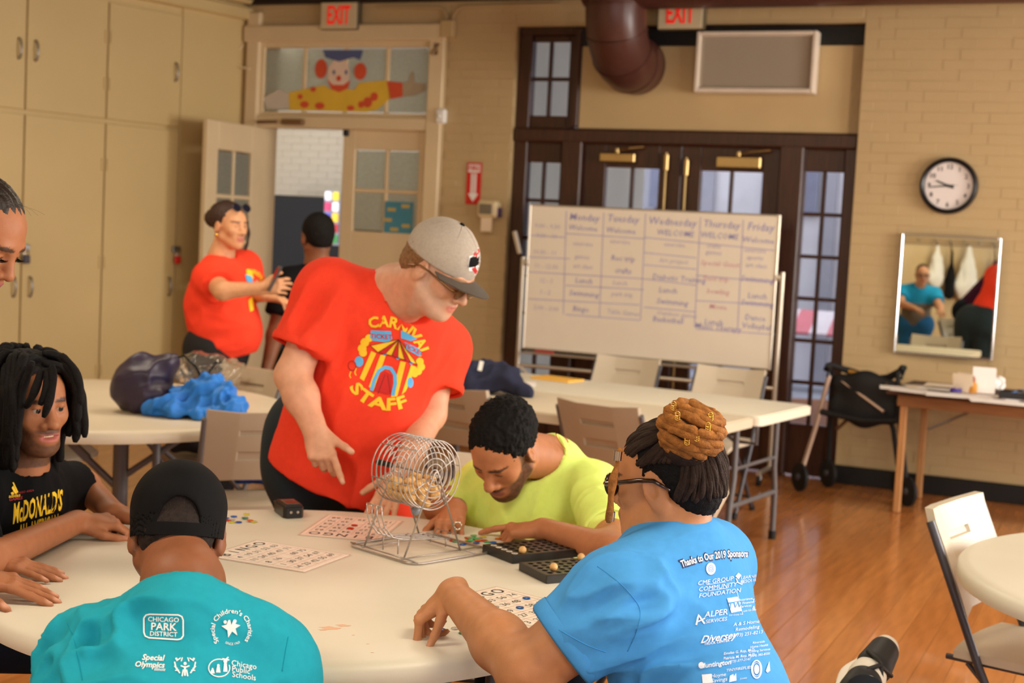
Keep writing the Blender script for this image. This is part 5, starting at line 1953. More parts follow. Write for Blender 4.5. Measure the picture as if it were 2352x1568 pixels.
def cap_on(root, hd, crown_mt, brim_mt, tilt=-0.22, z0=0.055, r=(0.083, 0.104, 0.088), back_open=False, brim_len=0.072, name='cap', flatbrim=0.35, h=0.004, yaw=0.0, lift=0.0):
    """baseball cap in the head's frame; parts crown, brim, button"""
    S = Solid()
    hd.e(S, (0, -0.014, 0.046 + lift), r, 0.005)
    hd.cn(S, (0, -0.014, 0.046 + lift), (0, -0.016, -0.06), r[0], r[0] * 0.98, 0.01, '+', ((0, 1, 0), r[1] / r[0]))
    hd.e(S, (0, -0.014, 0.042 + lift), np.array(r) * 0.955, 0.003, '-')
    hd.cn(S, (0, -0.014, 0.040 + lift), (0, -0.016, -0.20), r[0] * 0.955, r[0] * 0.935, 0.003, '-', ((0, 1, 0), r[1] / r[0]))
    n = hd.d((0, math.sin(-tilt) * -1, -math.cos(tilt)))
    p0 = hd.w((0, 0.0, z0 - 0.030))
    S.cut(p0, n, 0.002)
    if back_open:
        hd.e(S, (0.006, -0.128, 0.000), (0.038, 0.050, 0.045), 0.004, '-')
    V, F = S.mesh(h)
    V = relax(V, F, 2, 0.5)
    cp = wpart(name, V, F, crown_mt, root)
    M = hd.M4()
    org = Vector(root.location)
    # brim
    zb = z0 - 0.030 + 0.085 * math.tan(tilt) * -1 if False else None
    bm = MB()
    na, nr = 18, 8
    Vt, Ft = [], []
    for lay in (0, 1):
        for i in range(na + 1):
            a = -1.15 + 2.3 * i / na
            for j in range(nr + 1):
                t = j / nr
                rx = (r[0] * 1.0) * (1 + 0.10 * t)
                ry = r[1] + brim_len * t * (1 - 0.18 * (a / 1.15) ** 2)
                x = rx * math.sin(a); y = -0.014 + ry * math.cos(a)
                z = z0 - 0.030 + (y) * math.tan(tilt) - flatbrim * x * x * 6 * 0.3 - 0.006 * t - (0.0035 if lay else 0)
                Vt.append(Vector((x, y, z)))
    q = (na + 1) * (nr + 1)
    for i in range(na):
        for j in range(nr):
            a = i * (nr + 1) + j
            Ft.append((a, a + nr + 1, a + nr + 2, a + 1)); Ft.append((q + a, q + a + 1, q + a + nr + 2, q + a + nr + 1))
    for i in range(na):
        a = i * (nr + 1) + nr; Ft.append((a, a + nr + 1, q + a + nr + 1, q + a))
        a = i * (nr + 1); Ft.append((a, q + a, q + a + nr + 1, a + nr + 1))
    for j in range(nr):
        Ft.append((j, j + 1, q + j + 1, q + j)); a = na * (nr + 1) + j; Ft.append((a, q + a, q + a + 1, a + 1))
    bm.add([tuple(M @ p - org) for p in Vt], Ft)
    build('brim', bm, brim_mt, cp, smooth=50)
    bt = MB().sphere((0, -0.014, 0.046 + lift + r[2] + 0.001), (0.008, 0.008, 0.004), 12, 8, M=Matrix.Translation(-org) @ M)
    build('button', bt, brim_mt, cp, smooth=180)
    sm = MB()
    for k in range(3):
        a = PI / 3 * k
        pts = []
        for q_ in np.linspace(-1.35, 1.35, 25):
            p = Vector((r[0] * math.sin(q_) * math.sin(a) * 1.002, -0.014 + r[1] * math.sin(q_) * math.cos(a) * 1.002, 0.046 + lift + r[2] * math.cos(q_) * 1.002))
            wp = M @ p
            if (np.array(wp) - p0) @ n < -0.002 and not (back_open and p.y < -0.06 and p.z < 0.042 and abs(p.x) < 0.05):
                pts.append(tuple(wp - org))
        if len(pts) > 2:
            sm.tube(pts, 0.0011, 5)
    build('seam', sm, crown_mt, cp, smooth=180)
    return cp


def glasses(root, hd, mt, lens_mt, arms=True, size=1.0, name='glasses', dz=0.0, dy=0.0, th=1.0):
    M = Matrix.Translation(-Vector(root.location)) @ hd.M4()
    mb = MB()
    for sx in (-1, 1):
        ring = [(sx * 0.034 + 0.025 * size * math.cos(a), 0.106 + dy - 0.012 * abs(math.cos(a) * sx + (1 if sx > 0 else -1) * 0) * 0, 0.008 + dz + 0.019 * size * math.sin(a) * (1.0 if math.sin(a) > 0 else 1.05)) for a in np.linspace(0, 2 * PI, 21)[:-1]]
        mb.tube(ring, 0.0026 * th, 6, closed=True)
        if arms:
            mb.tube([(sx * 0.060 * size, 0.105 + dy, 0.014 + dz), (sx * 0.080, 0.095 + dy, 0.014 + dz), (sx * 0.088, 0.02, 0.017 + dz), (sx * 0.091, -0.014, 0.014 + dz), (sx * 0.088, -0.045, -0.008 + dz)], [0.003 * th, 0.0032 * th, 0.003 * th, 0.0028 * th, 0.0026], 6)
    mb.tube([(-0.010, 0.107 + dy, 0.012 + dz), (0, 0.109 + dy, 0.014 + dz), (0.010, 0.107 + dy, 0.012 + dz)], 0.0026, 6)
    mb.v = [tuple(M @ Vector(p)) for p in mb.v]
    g = build(name, mb, mt, root, smooth=180)
    for sx in (-1, 1):
        lm = MB().lathe([(0, -0.0008), (0.0245 * size, -0.0008), (0.0245 * size, 0.0008), (0, 0.0008)], n=24, M=M @ Matrix.Translation((sx * 0.034, 0.106 + dy, 0.008 + dz)) @ Matrix.Diagonal((1, 1, 0.78, 1)) @ Matrix.Rotation(R_(90), 4, 'X'))
        build('lens', lm, lens_mt, g, smooth=None)
    return g


def eyeball(root, hd, sides=(-1, 1), look=(0, 1, 0), iris=(60, 36, 22)):
    M = Matrix.Translation(-Vector(root.location)) @ hd.M4()
    for sx in sides:
        c = Vector((sx * 0.031, 0.0800, 0.0105))
        e = build('eyeball', MB().sphere(tuple(c), 0.0122, 20, 14, M=M), mat('eye_white', (178, 166, 154), 0.25, var=0.02), root, smooth=180)
        d = Vector(look).normalized()
        q = d.to_track_quat('Z', 'Y').to_matrix().to_4x4()
        build('iris', MB().lathe([(0, 0.0121), (0.0068, 0.0111), (0.0068, 0.0098), (0, 0.010)], n=18, M=M @ Matrix.Translation(c) @ q), mat('iris_%d' % iris[0], iris, 0.1), e, smooth=None)
        build('pupil', MB().lathe([(0, 0.0127), (0.0032, 0.0124), (0.0032, 0.0115), (0, 0.0115)], n=14, M=M @ Matrix.Translation(c) @ q), mat('pupil_black', (6, 5, 5), 0.1), e, smooth=None)


def ring_trim(root, par, c, ax, r, mt, name='hem', w=0.006, fl=None):
    """ribbed edge round a neck or sleeve opening"""
    ax = nrm(ax)
    a = nrm(np.cross(ax, (0.1, 0.3, 1) if abs(ax[2]) < 0.9 else (1, 0.2, 0)))
    b = np.cross(ax, a)
    c = np.asarray(c) - np.array(root.location)
    mb = MB()
    P = [c + a * r * math.cos(t) + b * r * math.sin(t) for t in np.linspace(0, 2 * PI, 49)[:-1]]
    V, F = [], []
    for p in P:
        o_ = nrm(p - c)
        for (dr, dz) in ((0.003, -w * 1.6), (0.0045, -w * .6), (0.003, w * .6), (-0.001, w), (-0.006, w * .4)):
            V.append(tuple(p + o_ * dr + ax * dz))
    for i in range(48):
        for k in range(4):
            F.append((i * 5 + k, ((i + 1) % 48) * 5 + k, ((i + 1) % 48) * 5 + k + 1, i * 5 + k + 1))
    mb.add(V, F)
    return build(name, mb, mt, par, smooth=180)


def legs_seated(root, hipL, hipR, kneeL, kneeR, footL, footR, mt, r=0.085, shoe=None):
    S = Solid()
    S.cone(hipL, hipR, r * 1.25, r * 1.25, 0.06)
    for hp, kn, ft in ((hipL, kneeL, footL), (hipR, kneeR, footR)):
        S.cone(hp, kn, r, r * 0.72, 0.05)
        S.cone(kn, ft, r * 0.70, r * 0.5, 0.03)
    V, F = S.mesh(0.014)
    wpart('trousers', relax(V, F, 2), F, mt, root)
    for kn, ft in ((kneeL, footL), (kneeR, footR)):
        S = Solid()
        ft = np.asarray(ft, float)
        d = np.asarray(kn, float) - np.asarray(hipL if kn is kneeL else hipR, float)
        d[2] = 0
        d = nrm(d) if np.linalg.norm(d) > 0.05 else np.array([0, 1.0, 0])
        z = 0.045
        a = np.array([ft[0], ft[1], z]) - d * 0.06
        b = np.array([ft[0], ft[1], z - 0.006]) + d * 0.15
        S.cone(a, b, 0.042, 0.036, 0.02).cone(a, np.array([ft[0], ft[1], 0.11]), 0.04, 0.045, 0.02)
        S.cut((0, 0, 0.004), (0, 0, -1))
        V, F = S.mesh(0.01)
        wpart('shoe', relax(V, F, 1), F, shoe or mat('dark_shoe', (30, 28, 30), 0.5), root)
# ------------------------------------------------------------------ skin tones and cloth
SK_DARK = lin((124, 78, 52))
SK_MID = lin((164, 105, 70))
SK_BROWN = lin((188, 127, 84))
SK_NECK = lin((140, 86, 56))
SK_BEND = lin((184, 119, 80))
SK_TAN = lin((204, 148, 108))
SK_FAIR = lin((212, 156, 124))
LIP_DARK = lin((150, 88, 80))
HAIR_BLK = (0.012, 0.010, 0.009)


def cloth(name, rgb, **kw):
    return mat(name, rgb, 0.85, var=0.035, vscale=60, bump=0.10, bscale=900, spec=0.15, **kw)


M_teal = cloth('teal_jersey', (34, 158, 178))
M_sky = cloth('sky_blue_jersey', (74, 152, 218))
M_neon = cloth('neon_yellow_jersey', (232, 255, 132))
M_redT = cloth('red_orange_jersey', (240, 68, 44))
M_blkT = cloth('black_jersey', (12, 12, 14))
M_navy = cloth('navy_denim', (22, 28, 40))
M_print = mat('white_print', (240, 240, 238), 0.7, var=0.02)
M_printl = mat('pale_print', (222, 226, 236), 0.7, var=0.02)
M_printy = mat('yellow_print', (246, 200, 40), 0.7, var=0.04, vscale=60)
M_printr = mat('red_print', (160, 30, 34), 0.7)
M_printb = mat('blue_print', (90, 176, 232), 0.7)
M_printn = mat('navy_print', (30, 40, 96), 0.7)
M_hair = mat('black_hair', (16, 13, 12), 0.75, var=0.3, vscale=90, bump=0.5, bscale=300, spec=0.2)
M_hairb = mat('brown_locs', (150, 96, 44), 0.75, var=0.35, vscale=70, bump=0.6, bscale=320, spec=0.2)
M_hairm = mat('dark_brown_locs', (44, 30, 22), 0.75, var=0.35, vscale=70, bump=0.6, bscale=320, spec=0.25)
M_capblk = mat('black_cotton_twill', (15, 14, 15), 0.8, var=0.1, vscale=30, bump=0.12, bscale=700, spec=0.15)

# ================================================================== A: man in teal, back to us
pA = person('man in teal shirt and black strap-back cap, seated back to us', (-0.60, 2.3, 0))
hA = Head(Vp(408, 1230, 2.66), (-0.16, 0.86, -0.40), 1.03, roll=0.02)
nbA = Vp(420, 1345, 2.50)
LsA, RsA = Vp(212, 1535, 2.46), Vp(612, 1530, 2.46)
hipA = np.array([-0.60, 2.24, 0.56])
S = Solid()
hA.skull(S, jaw=1.1, face=True)
hA.neck(S, nbA + [0, 0.0, 0.0], 0.060, 0.060)
S.cone(hA.w((0, -0.06, -0.03)), nbA + [0, 0.02, 0.0], 0.050, 0.052, 0.03)
S.cone(nbA, nbA + [0, -0.05, -0.12], 0.06, 0.10, 0.05)
S.cone(nbA + [0, -0.05, -0.12], hipA, 0.10, 0.12, 0.05, ((0, 1, 0.3), 0.7))
elA = [Vp(118, 1760, 2.62), Vp(700, 1755, 2.62)]
wrA = [elA[0] + np.array([0.12, 0.20, -0.035]), elA[1] + np.array([-0.14, 0.20, -0.035])]
for i, (s_, sh) in enumerate(((-1, LsA), (1, RsA))):
    S.cone(nbA + [0, -0.02, -0.08], sh, 0.05, 0.055, 0.03)
    S.cone(sh, elA[i], 0.052, 0.044, 0.02)
    S.cone(elA[i], wrA[i], 0.044, 0.029, 0.02)
    hand(S, wrA[i], (-0.35 * s_, 0.9, -0.2), (0, 0.2, 1), -1 if s_ > 0 else 1, RELAX)
body_part(pA, S, 0.0045, SK_NECK, [(hA, dict(beard=HAIR_BLK, stub=0.75, brows=HAIR_BLK, lips=LIP_DARK))])
# short hair on nape and temples, showing through the cap's opening
S = Solid()
hA.e(S, (0, -0.019, 0.038), (0.0765, 0.0945, 0.080), 0.01)
hA.e(S, (0, -0.056, -0.012), (0.066, 0.063, 0.055), 0.02)
S.cut(hA.w((0, -0.06, -0.048)), hA.d((0, 0.45, -1)), 0.006)
S.cut(hA.w((0, 0.055, 0.02)), hA.d((0, 1, -0.2)), 0.006)
for x in (-1, 1):
    hA.e(S, (x * 0.085, 0.004, -0.008), (0.02, 0.030, 0.042), 0.006, '-')
V, F = S.mesh(0.005)
V += normals_of(V, F) * (0.0015 * vnoise(V, 300, 4))[:, None]
wpart('hair', V, F, mat('cropped_dark_hair', (38, 27, 22), 0.7, var=0.4, vscale=160, bump=0.6, bscale=500, spec=0.3), pA)
cap_on(pA, hA, M_capblk, M_capblk, tilt=0.16, z0=0.022, r=(0.0845, 0.106, 0.090), back_open=True, name='cap', h=0.0035)
# snap strap across the opening
M = Matrix.Translation(-Vector(pA.location)) @ hA.M4()
st = []
for q in np.linspace(-0.62, 0.78, 15):
    st.append((0.0855 * math.sin(q) , -0.016 - 0.1075 * math.cos(q), -0.006 + 0.155 * (-0.016 - 0.1075 * math.cos(q)) + 0.012))
sb = MB()
V_, F_ = [], []
for i, p in enumerate(st):
    for dz in (-0.0115, 0.0115):
        for k in (1.0, 0.985):
            V_.append(tuple(M @ Vector((p[0] * k, (p[1] + 0.016) * k - 0.016, p[2] + dz))))
for i in range(len(st) - 1):
    a = i * 4; b = a + 4
    F_ += [(a, b, b + 2, a + 2), (a + 1, a + 3, b + 3, b + 1), (a, a + 1, b + 1, b), (a + 2, b + 2, b + 3, a + 3)]
sb.add(V_, F_)
build('cap_strap', sb, M_capblk, pA, smooth=50)
# shirt
S = Solid()
upA = np.array([0, 0, 1.0])
for sh, el in ((LsA, elA[0]), (RsA, elA[1])):
    S.flatcone(sh, sh + (el - sh) * 0.78, 0.078, 0.082, 0.03)
S.cone(LsA, RsA, 0.078, 0.078, 0.06)
S.cone(nbA + [0, -0.045, -0.055], LsA + (RsA - LsA) * 0.12 + [0, 0, 0.005], 0.062, 0.070, 0.05)
S.cone(nbA + [0, -0.045, -0.055], LsA + (RsA - LsA) * 0.88 + [0, 0, 0.005], 0.062, 0.070, 0.05)
mid = (LsA + RsA) / 2
S.cone(mid + [0, 0.0, -0.02], mid * 0.5 + hipA * 0.5 + [0, 0, -0.02], 0.185, 0.185, 0.07, ((0, 1, 0.35), 0.62))
S.cone(mid * 0.5 + hipA * 0.5, hipA, 0.185, 0.20, 0.07, ((0, 1, 0.2), 0.68))
S.cone(nbA + [0, -0.010, -0.020], nbA + [0, -0.03, -0.07], 0.066, 0.09, 0.02)
# neck opening
S.cone(nbA + [0, 0.01, 0.10], nbA + [0, 0.005, -0.012], 0.066, 0.058, 0.004, None, '-')
foldA = [(Vp(250, 1480, 2.40), 0.24, (1, 0, -0.75), 0.06, 0.022, 3), (Vp(200, 1540, 2.38), 0.18, (0.45, 0, -1), 0.045, 0.020, 5), (Vp(560, 1500, 2.38), 0.2, (1, 0, 0.6), 0.06, 0.006, 8), (Vp(560, 1390, 2.4), 0.12, (1, 0, -0.5), 0.03, 0.004, 11), (Vp(400, 1440, 2.38), 0.3, (1, 0, -0.1), 0.12, 0.005, 13)]
tA, bvA = cloth_part('t_shirt', pA, S, 0.007, M_teal, foldA)
Rn = nrm(hA.w((0, -0.022, -0.055)) - nbA)
ring_trim(pA, tA, nbA + Rn * 0.008, Rn, 0.0665, M_teal, 'collar', 0.010)
# the printed logos
ux, uy = (1, 0.035), (0.03, -1)
g = []
box_ = [(331, 1419), (336, 1412), (345, 1410), (410, 1412), (418, 1416), (421, 1424), (421, 1460), (416, 1467), (408, 1469), (342, 1465), (334, 1461), (331, 1453)]
g.append(pline(box_, 3.4, True, 3))
g += [ptext('CHICAGO', (376, 1423), ux, uy, 15.5, bold=0.012, spacing=1.0), ptext('PARK', (376, 1440), ux, uy, 24, bold=0.02), ptext('DISTRICT', (376, 1456.5), ux, uy, 15, bold=0.012)]
g += parc("Special Children's Charities", (531, 1447), 43, 222, -38, 15, bold=0.008)
g += parc('SINCE 1969', (533, 1446), 33, 242, 302, 8, outer=False)
sc = [(508, 1437), (520, 1434), (524, 1424), (528, 1423), (531, 1435), (536, 1423), (540, 1424), (541, 1433), (552, 1436), (541, 1443), (545, 1459), (533, 1450), (524, 1464), (522, 1447)]
g.append(ppoly(sc, 2)); g.append(ppoly(pcirc((517, 1428), 4), 1)); g.append(ppoly(pcirc((539, 1426.5), 4), 1))
g += [ptext('Special', (351, 1511), (1, 0.04), uy, 18.5, bold=0.022, shear=0.25), ptext('Olympics', (343, 1527), (1, 0.04), uy, 18, bold=0.022, shear=0.25), ptext('Illinois', (366, 1537.5), (1, 0.04), uy, 10, bold=0.01, shear=0.3)]
cc = (424, 1530)
for k in range(5):
    a = R_(90 + 72 * k)
    d = np.array([math.cos(a), -math.sin(a)])
    if k in (0,):
        pass
g.append(ppoly(pcirc((425, 1524), 3.6)))
g += [pline([(415, 1529), (425, 1533), (435, 1529)], 3), pline([(424.5, 1530), (424.5, 1552)], 4.2), pline([(418, 1553), (421, 1538)], 3), pline([(431, 1553), (428, 1538)], 3)]
for s_ in (-1, 1):
    g.append(pline([(425 + s_ * 24, 1520), (425 + s_ * 21, 1534), (425 + s_ * 12, 1546)], 3))
    g.append(pline([(425 + s_ * 25, 1530), (425 + s_ * 17, 1536)], 2.2)); g.append(pline([(425 + s_ * 23, 1540), (425 + s_ * 14, 1539)], 2.2))
    g.append(pline([(425 + s_ * 20, 1518), (425 + s_ * 10, 1511)], 2.6)); g.append(pline([(425 + s_ * 6, 1510), (425 + s_ * 9, 1519)], 2.4))
    g.append(ppoly(pcirc((425 + s_ * 20, 1513), 2.6, n=10)))
g += [ptext('Chicago', (560, 1527), (1, 0.16), (0.06, -1), 18), ptext('Public', (553, 1539), (1, 0.16), (0.06, -1), 18), ptext('Schools', (560, 1553), (1, 0.16), (0.06, -1), 18)]
g.append(pline(pcirc((503, 1534), 24, 20, 26, 70, 380), 2.2))
for (x, y, h_) in [(488, 1541, 16), (501, 1536, 24), (517, 1530, 36)]:
    g.append(ppoly([(x - 5, y + h_ * .35), (x - 3, y - h_ * .2), (x + 3, y - h_ * .2), (x + 5, y + h_ * .35)], 2)); g.append(ppoly(pcirc((x, y - h_ * .32), h_ * .13, n=10)))
g.append(pline([(519, 1514), (524, 1509)], 3)); g.append(pline([(510, 1513), (526, 1516)], 3))
print_on(pA, 'shirt_print', bvA, g, M_print, parent=tA)
legs_seated(pA, (-0.70, 2.26, 0.52), (-0.50, 2.26, 0.52), (-0.72, 2.70, 0.53), (-0.48, 2.70, 0.53), (-0.72, 2.72, 0.08), (-0.48, 2.72, 0.08), M_navy)

# ================================================================== C: woman in sky blue, seen from behind
pC = person('woman in sky blue sponsor shirt with a high bun of locs', (0.45, 2.62, 0))
fC = nrm((-0.86, 0.47, -0.20))
hC = Head(Vp(1530, 1112, 2.82), fC, 0.97, roll=0.0)
nbC = Vp(1548, 1235, 2.80)
LsC = Vp(1415, 1385, 2.62); RsC = Vp(1625, 1300, 3.00)
hipC = np.array([0.41, 2.60, 0.55])
elC = Vp(1212, 1540, 2.60); wrC = Vp(1038, 1362, 2.93)
S = Solid()
hC.skull(S, jaw=1.15, cheek=1.1, ear=1.3)
hC.neck(S, nbC, 0.060, 0.066)
S.cone(hC.w((0, 0.02, -0.06)), nbC + [-0.03, 0.02, 0.02], 0.05, 0.06, 0.03)
S.cone(nbC, (LsC + RsC) / 2 + [0, 0, -0.1], 0.066, 0.12, 0.05)
S.cone((LsC + RsC) / 2 + [0, 0, -0.1], hipC, 0.12, 0.14, 0.05)
S.cone(nbC + [0, 0, -0.06], LsC, 0.05, 0.06, 0.03)
S.cone(nbC + [0, 0, -0.06], RsC, 0.05, 0.06, 0.03)
S.cone(LsC, elC, 0.068, 0.058, 0.02)
fm_ = elC + (wrC - elC) * 0.35
S.cone(elC, fm_, 0.056, 0.052, 0.022)
S.cone(fm_, wrC, 0.052, 0.031, 0.03)
nlC = []
hand(S, wrC + [-0.004, 0.004, 0.0], nrm((-0.66, 0.05, -0.62)), nrm((-0.62, 0.0, 0.70)), -1, ((0.75, 0.9, 0.5), (0.95, 1.0, 0.6), (1.1, 1.15, 0.7), (1.1, 1.2, 0.8)), s=0.92, spread=0.06, thumb=(0.75, 0.25, 0.2), nails=nlC, tdrop=0.5)
# right forearm propping the chin, knuckles against the cheek
erC = onz(1392, 1345, 0.775); wr2 = hC.w((0.012, 0.085, -0.135))
S.cone(RsC, erC, 0.062, 0.05, 0.02)
S.cone(erC, wr2, 0.049, 0.033, 0.02)
hand(S, wr2, hC.d((0.1, 0.1, 1)), hC.d((0.2, 1, 0)), 1, FIST, s=0.9, thumb=(0.4, 0.4, 0.4))
body_part(pC, S, 0.0042, SK_BROWN, [(hC, dict(lips=LIP_DARK, brows=HAIR_BLK))], nails=nlC, tipcol=lin((214, 150, 120)))
# hair: scalp shell, cornrowed locs drawn up to a wrapped bun
S = Solid()
hC.e(S, (0, -0.022, 0.048), (0.0815, 0.100, 0.084), 0.01)
hC.e(S, (0, -0.060, 0.0), (0.070, 0.062, 0.078), 0.03)
S.cut(hC.w((0, 0.062, 0.075)), hC.d((0, 1, -0.42)), 0.004)
S.cut(hC.w((0, -0.05, -0.052)), hC.d((0, 0.5, -1)), 0.006)
for x in (-1, 1):
    hC.e(S, (x * 0.090, 0.028, -0.014), (0.03, 0.055, 0.046), 0.006, '-')
V, F = S.mesh(0.0045)
N = normals_of(V, F)
V += N * (0.0028 * vnoise(V, 160, 4, 2))[:, None]
wpart('hair', V, F, M_hair, pC)
bvh = BVHTree.FromPolygons([Vector(p) for p in V], [tuple(f) for f in F])
bunC = hC.w((0.0, -0.040, 0.163))
bun_d = nrm(Vp(1592, 985, 2.84) - bunC)
bunC = Vp(1588, 988, 2.745)
paths = []
base = hC.loc(bunC[None])[0]
for i in range(64):
    a = 2 * PI * i / 64 + 0.05
    # start on the hairline, run over the scalp up to the bun
    if math.cos(a) > 0.45:
        p0 = (0.080 * math.sin(a), 0.075 * math.cos(a) * 1.05, 0.086 - 0.02 * abs(math.sin(a)))
    else:
        p0 = (0.083 * math.sin(a), -0.02 + 0.10 * math.cos(a), 0.050 if math.cos(a) > -0.30 else -0.045)
    pts = []
    for t in np.linspace(0, 1, 9):
        q = np.array(p0) * (1 - t) + np.array([base[0] + 0.03 * math.sin(a), base[1] + 0.03 * math.cos(a), 0.125]) * t
        cc_ = np.array([0, -0.022, 0.045])
        w = (q - cc_) / np.array([0.0845, 0.104, 0.088])
        L_ = np.linalg.norm(w)
        if t < 0.93:
            q = cc_ + (q - cc_) / L_ * 1.05
            n_, nn_ = bvh.find_nearest(Vector(hC.w(q)))[:2]
            pts.append(np.array(n_) + np.array(nn_) * (0.0025 + 0.0015 * math.sin(i * 3.7)))
        else:
            pts.append(hC.w(q))
    P, ra = rope(pts, 0.0054, 0.20, 0.006, i)
    paths.append((P, ra))
tubes_part('loc_rows', pC, paths, M_hairm, 7)
paths = []
ax = nrm(hC.d((0, -0.25, 1)) + np.array([0.25, 0, 0]))
b1 = nrm(np.cross(ax, (0, 1, 0))); b2 = np.cross(ax, b1)
for i in range(30):
    el_ = -0.95 + 1.95 * i / 29
    pts = []
    ph = i * 2.4
    R0 = 0.060
    for t in np.linspace(0, 1, 22):
        th = ph + t * (2.9 + 0.6 * math.sin(i))
        lat = el_ + 0.55 * (t - 0.5) * math.sin(i * 1.7)
        r = R0 * (1 + 0.05 * math.sin(5 * th + i)) * math.cos(lat * 0.98)
        pts.append(bunC + (b1 * math.cos(th) + b2 * math.sin(th)) * r + ax * 0.054 * math.sin(lat))
    P, ra = rope(pts, 0.0088, 0.14, 0.006, i)
    paths.append((P, ra))
bo = tubes_part('bun', pC, paths, M_hairb, 7)
S = Solid().ell(bunC, (0.056, 0.056, 0.048), np.stack([b1, b2, ax], 1))
S.cone(bunC - ax * 0.03, bunC * 0.5 + hC.w((0, -0.03, 0.10)) * 0.5, 0.046, 0.045, 0.02)
V, F = S.mesh(0.006)
V += normals_of(V, F) * (0.003 * vnoise(V, 120, 4))[:, None]
wpart('bun_core', V, F, M_hairm, pC, parent=None)
M_gold = mat('gold_cuff', (222, 176, 84), 0.25, metal=1.0)
for (px, py) in [(1547, 932), (1556, 955), (1632, 957), (1626, 980), (1600, 1003), (1578, 1012)]:
    d = ray(px, py)
    c = CC + d * (bunC - CC)[1] / d[1]
    rel = bunC - c
    off = math.sqrt(max(0, 0.066 ** 2 - np.linalg.norm(rel) ** 2))
    c = c - nrm(d) * (off + 0.002)
    mb = MB()
    for k in range(3):
        mb.tube([tuple(c - np.array(pC.location) + np.array([0.0046 * math.cos(a), 0.002 * math.sin(a), 0.0046 * math.sin(a) + (k - 1) * 0.0036])) for a in np.linspace(0, 2 * PI, 11)[:-1]], 0.0011, 5, closed=True)
    build('hair_cuff', mb, M_gold, pC, smooth=180)
# one loose braid hanging before the glasses
bp_ = [Vp(1424, 1030, 2.74), Vp(1417, 1070, 2.725), Vp(1408, 1100, 2.72), Vp(1403, 1140, 2.72), Vp(1402, 1170, 2.72), Vp(1397, 1200, 2.72)]
P, ra = rope(bp_, 0.0068, 0.25, 0.004, 2)
tubes_part('loose_braid', pC, [(P, ra)], M_hairb, 8)
for (px, py) in [(1418, 1046), (1402, 1185)]:
    c = Vp(px, py, 2.722) - np.array(pC.location)
    build('braid_cuff', MB().tube([tuple(c + [0, 0, -0.009]), tuple(c + [0.001, 0, 0.009])], 0.0082, 10), M_chrome, pC, smooth=60)
glasses(pC, hC, mat('tortoiseshell', (46, 26, 14), 0.2, var=0.9, vscale=110, coat=0.5), mat('green_lens', (120, 140, 110), 0.05, trans=0.8, ior=1.05), dz=0.004, size=1.08, th=1.7)
# shirt
S = Solid()
S.flatcone(LsC, LsC + (elC - LsC) * 0.58, 0.083, 0.086, 0.03)
S.flatcone(RsC, RsC + (erC - RsC) * 0.55, 0.080, 0.078, 0.03)
S.cone(LsC, RsC, 0.082, 0.080, 0.07)
S.cone(nbC + [0.01, -0.01, -0.05], LsC + (RsC - LsC) * 0.1 + [0.0, 0, 0.012], 0.066, 0.078, 0.06)
S.cone(nbC + [0.02, 0.0, -0.05], RsC + [0, 0, 0.0], 0.066, 0.078, 0.06)
midC = (LsC + RsC) / 2
latC = nrm(RsC - LsC); frC = nrm(np.cross((0, 0, 1), latC)); 
m1 = midC + np.array([0.03, -0.01, -0.09]); m2 = np.array([0.405, 2.66, 0.70])
S.cone(midC + [0.03, 0, -0.02], m1, 0.16, 0.165, 0.08, (fC, 0.72))
S.cone(m1, m2, 0.165, 0.170, 0.08, (fC, 0.85))
S.cone(m2, hipC, 0.170, 0.20, 0.08, (fC, 0.85))
S.cone(nbC + [0.005, 0, -0.012], nbC + [0.02, 0, -0.06], 0.078, 0.10, 0.03)
S.cone(hC.w((0, 0.0, -0.09)), nbC + [-0.006, 0.0, -0.004], 0.074, 0.068, 0.004, None, '-')
foldC = [(Vp(1440, 1420, 2.55), 0.20, (1, 0.2, 0.25), 0.06, 0.012, 4), (Vp(1500, 1400, 2.5), 0.25, (1, 0.2, 0.35), 0.06, 0.016, 6), (Vp(1480, 1545, 2.5), 0.20, (1, 0.2, 0.15), 0.055, 0.020, 9), (Vp(1650, 1540, 2.5), 0.2, (1, 0.3, 0.1), 0.06, 0.006, 12), (Vp(1500, 1290, 2.6), 0.16, (1, 0.2, 0.4), 0.06, 0.005, 15), (Vp(1620, 1200, 2.7), 0.10, (1, 0.5, -0.2), 0.03, 0.004, 17)]
tC, bvC = cloth_part('t_shirt', pC, S, 0.0060, M_sky, foldC)
ring_trim(pC, tC, LsC + (elC - LsC) * 0.575, elC - LsC, 0.0855, M_sky, 'hem', 0.012)
# sleeve seam and hem stitching
def seam_px(pts, r, nm, root, bv, mt, par):
    P = []
    for k in range(len(pts) - 1):
        for t in np.linspace(0, 1, 8, endpoint=False):
            q0, q1, q2, q3 = [np.array(pts[min(max(i, 0), len(pts) - 1)], float) for i in (k - 1, k, k + 1, k + 2)]
            x, y = 0.5 * (2 * q1 + (q2 - q0) * t + (2 * q0 - 5 * q1 + 4 * q2 - q3) * t * t + (3 * q1 - q0 - 3 * q2 + q3) * t ** 3)
            h_ = bv.ray_cast(Vector(CC), Vector(nrm(ray(x, y))))
            if h_[0] is not None:
                P.append(tuple(np.array(h_[0]) - np.array(root.location)))
    if len(P) > 3:
        build(nm, MB().tube(P, r, 5), mt, par, smooth=180)
M_skyd = cloth('sky_blue_stitch', (64, 146, 210))
seam_px([(1372, 1300), (1400, 1320), (1440, 1355), (1470, 1400), (1462, 1450), (1440, 1500)], 0.0011, 'sleeve_seam', pC, bvC, M_skyd, tC)
seam_px([(1252, 1427), (1300, 1455), (1350, 1482), (1395, 1498)], 0.0013, 'hem_stitch', pC, bvC, M_skyd, tC)
M_teald = cloth('teal_stitch', (20, 150, 172))
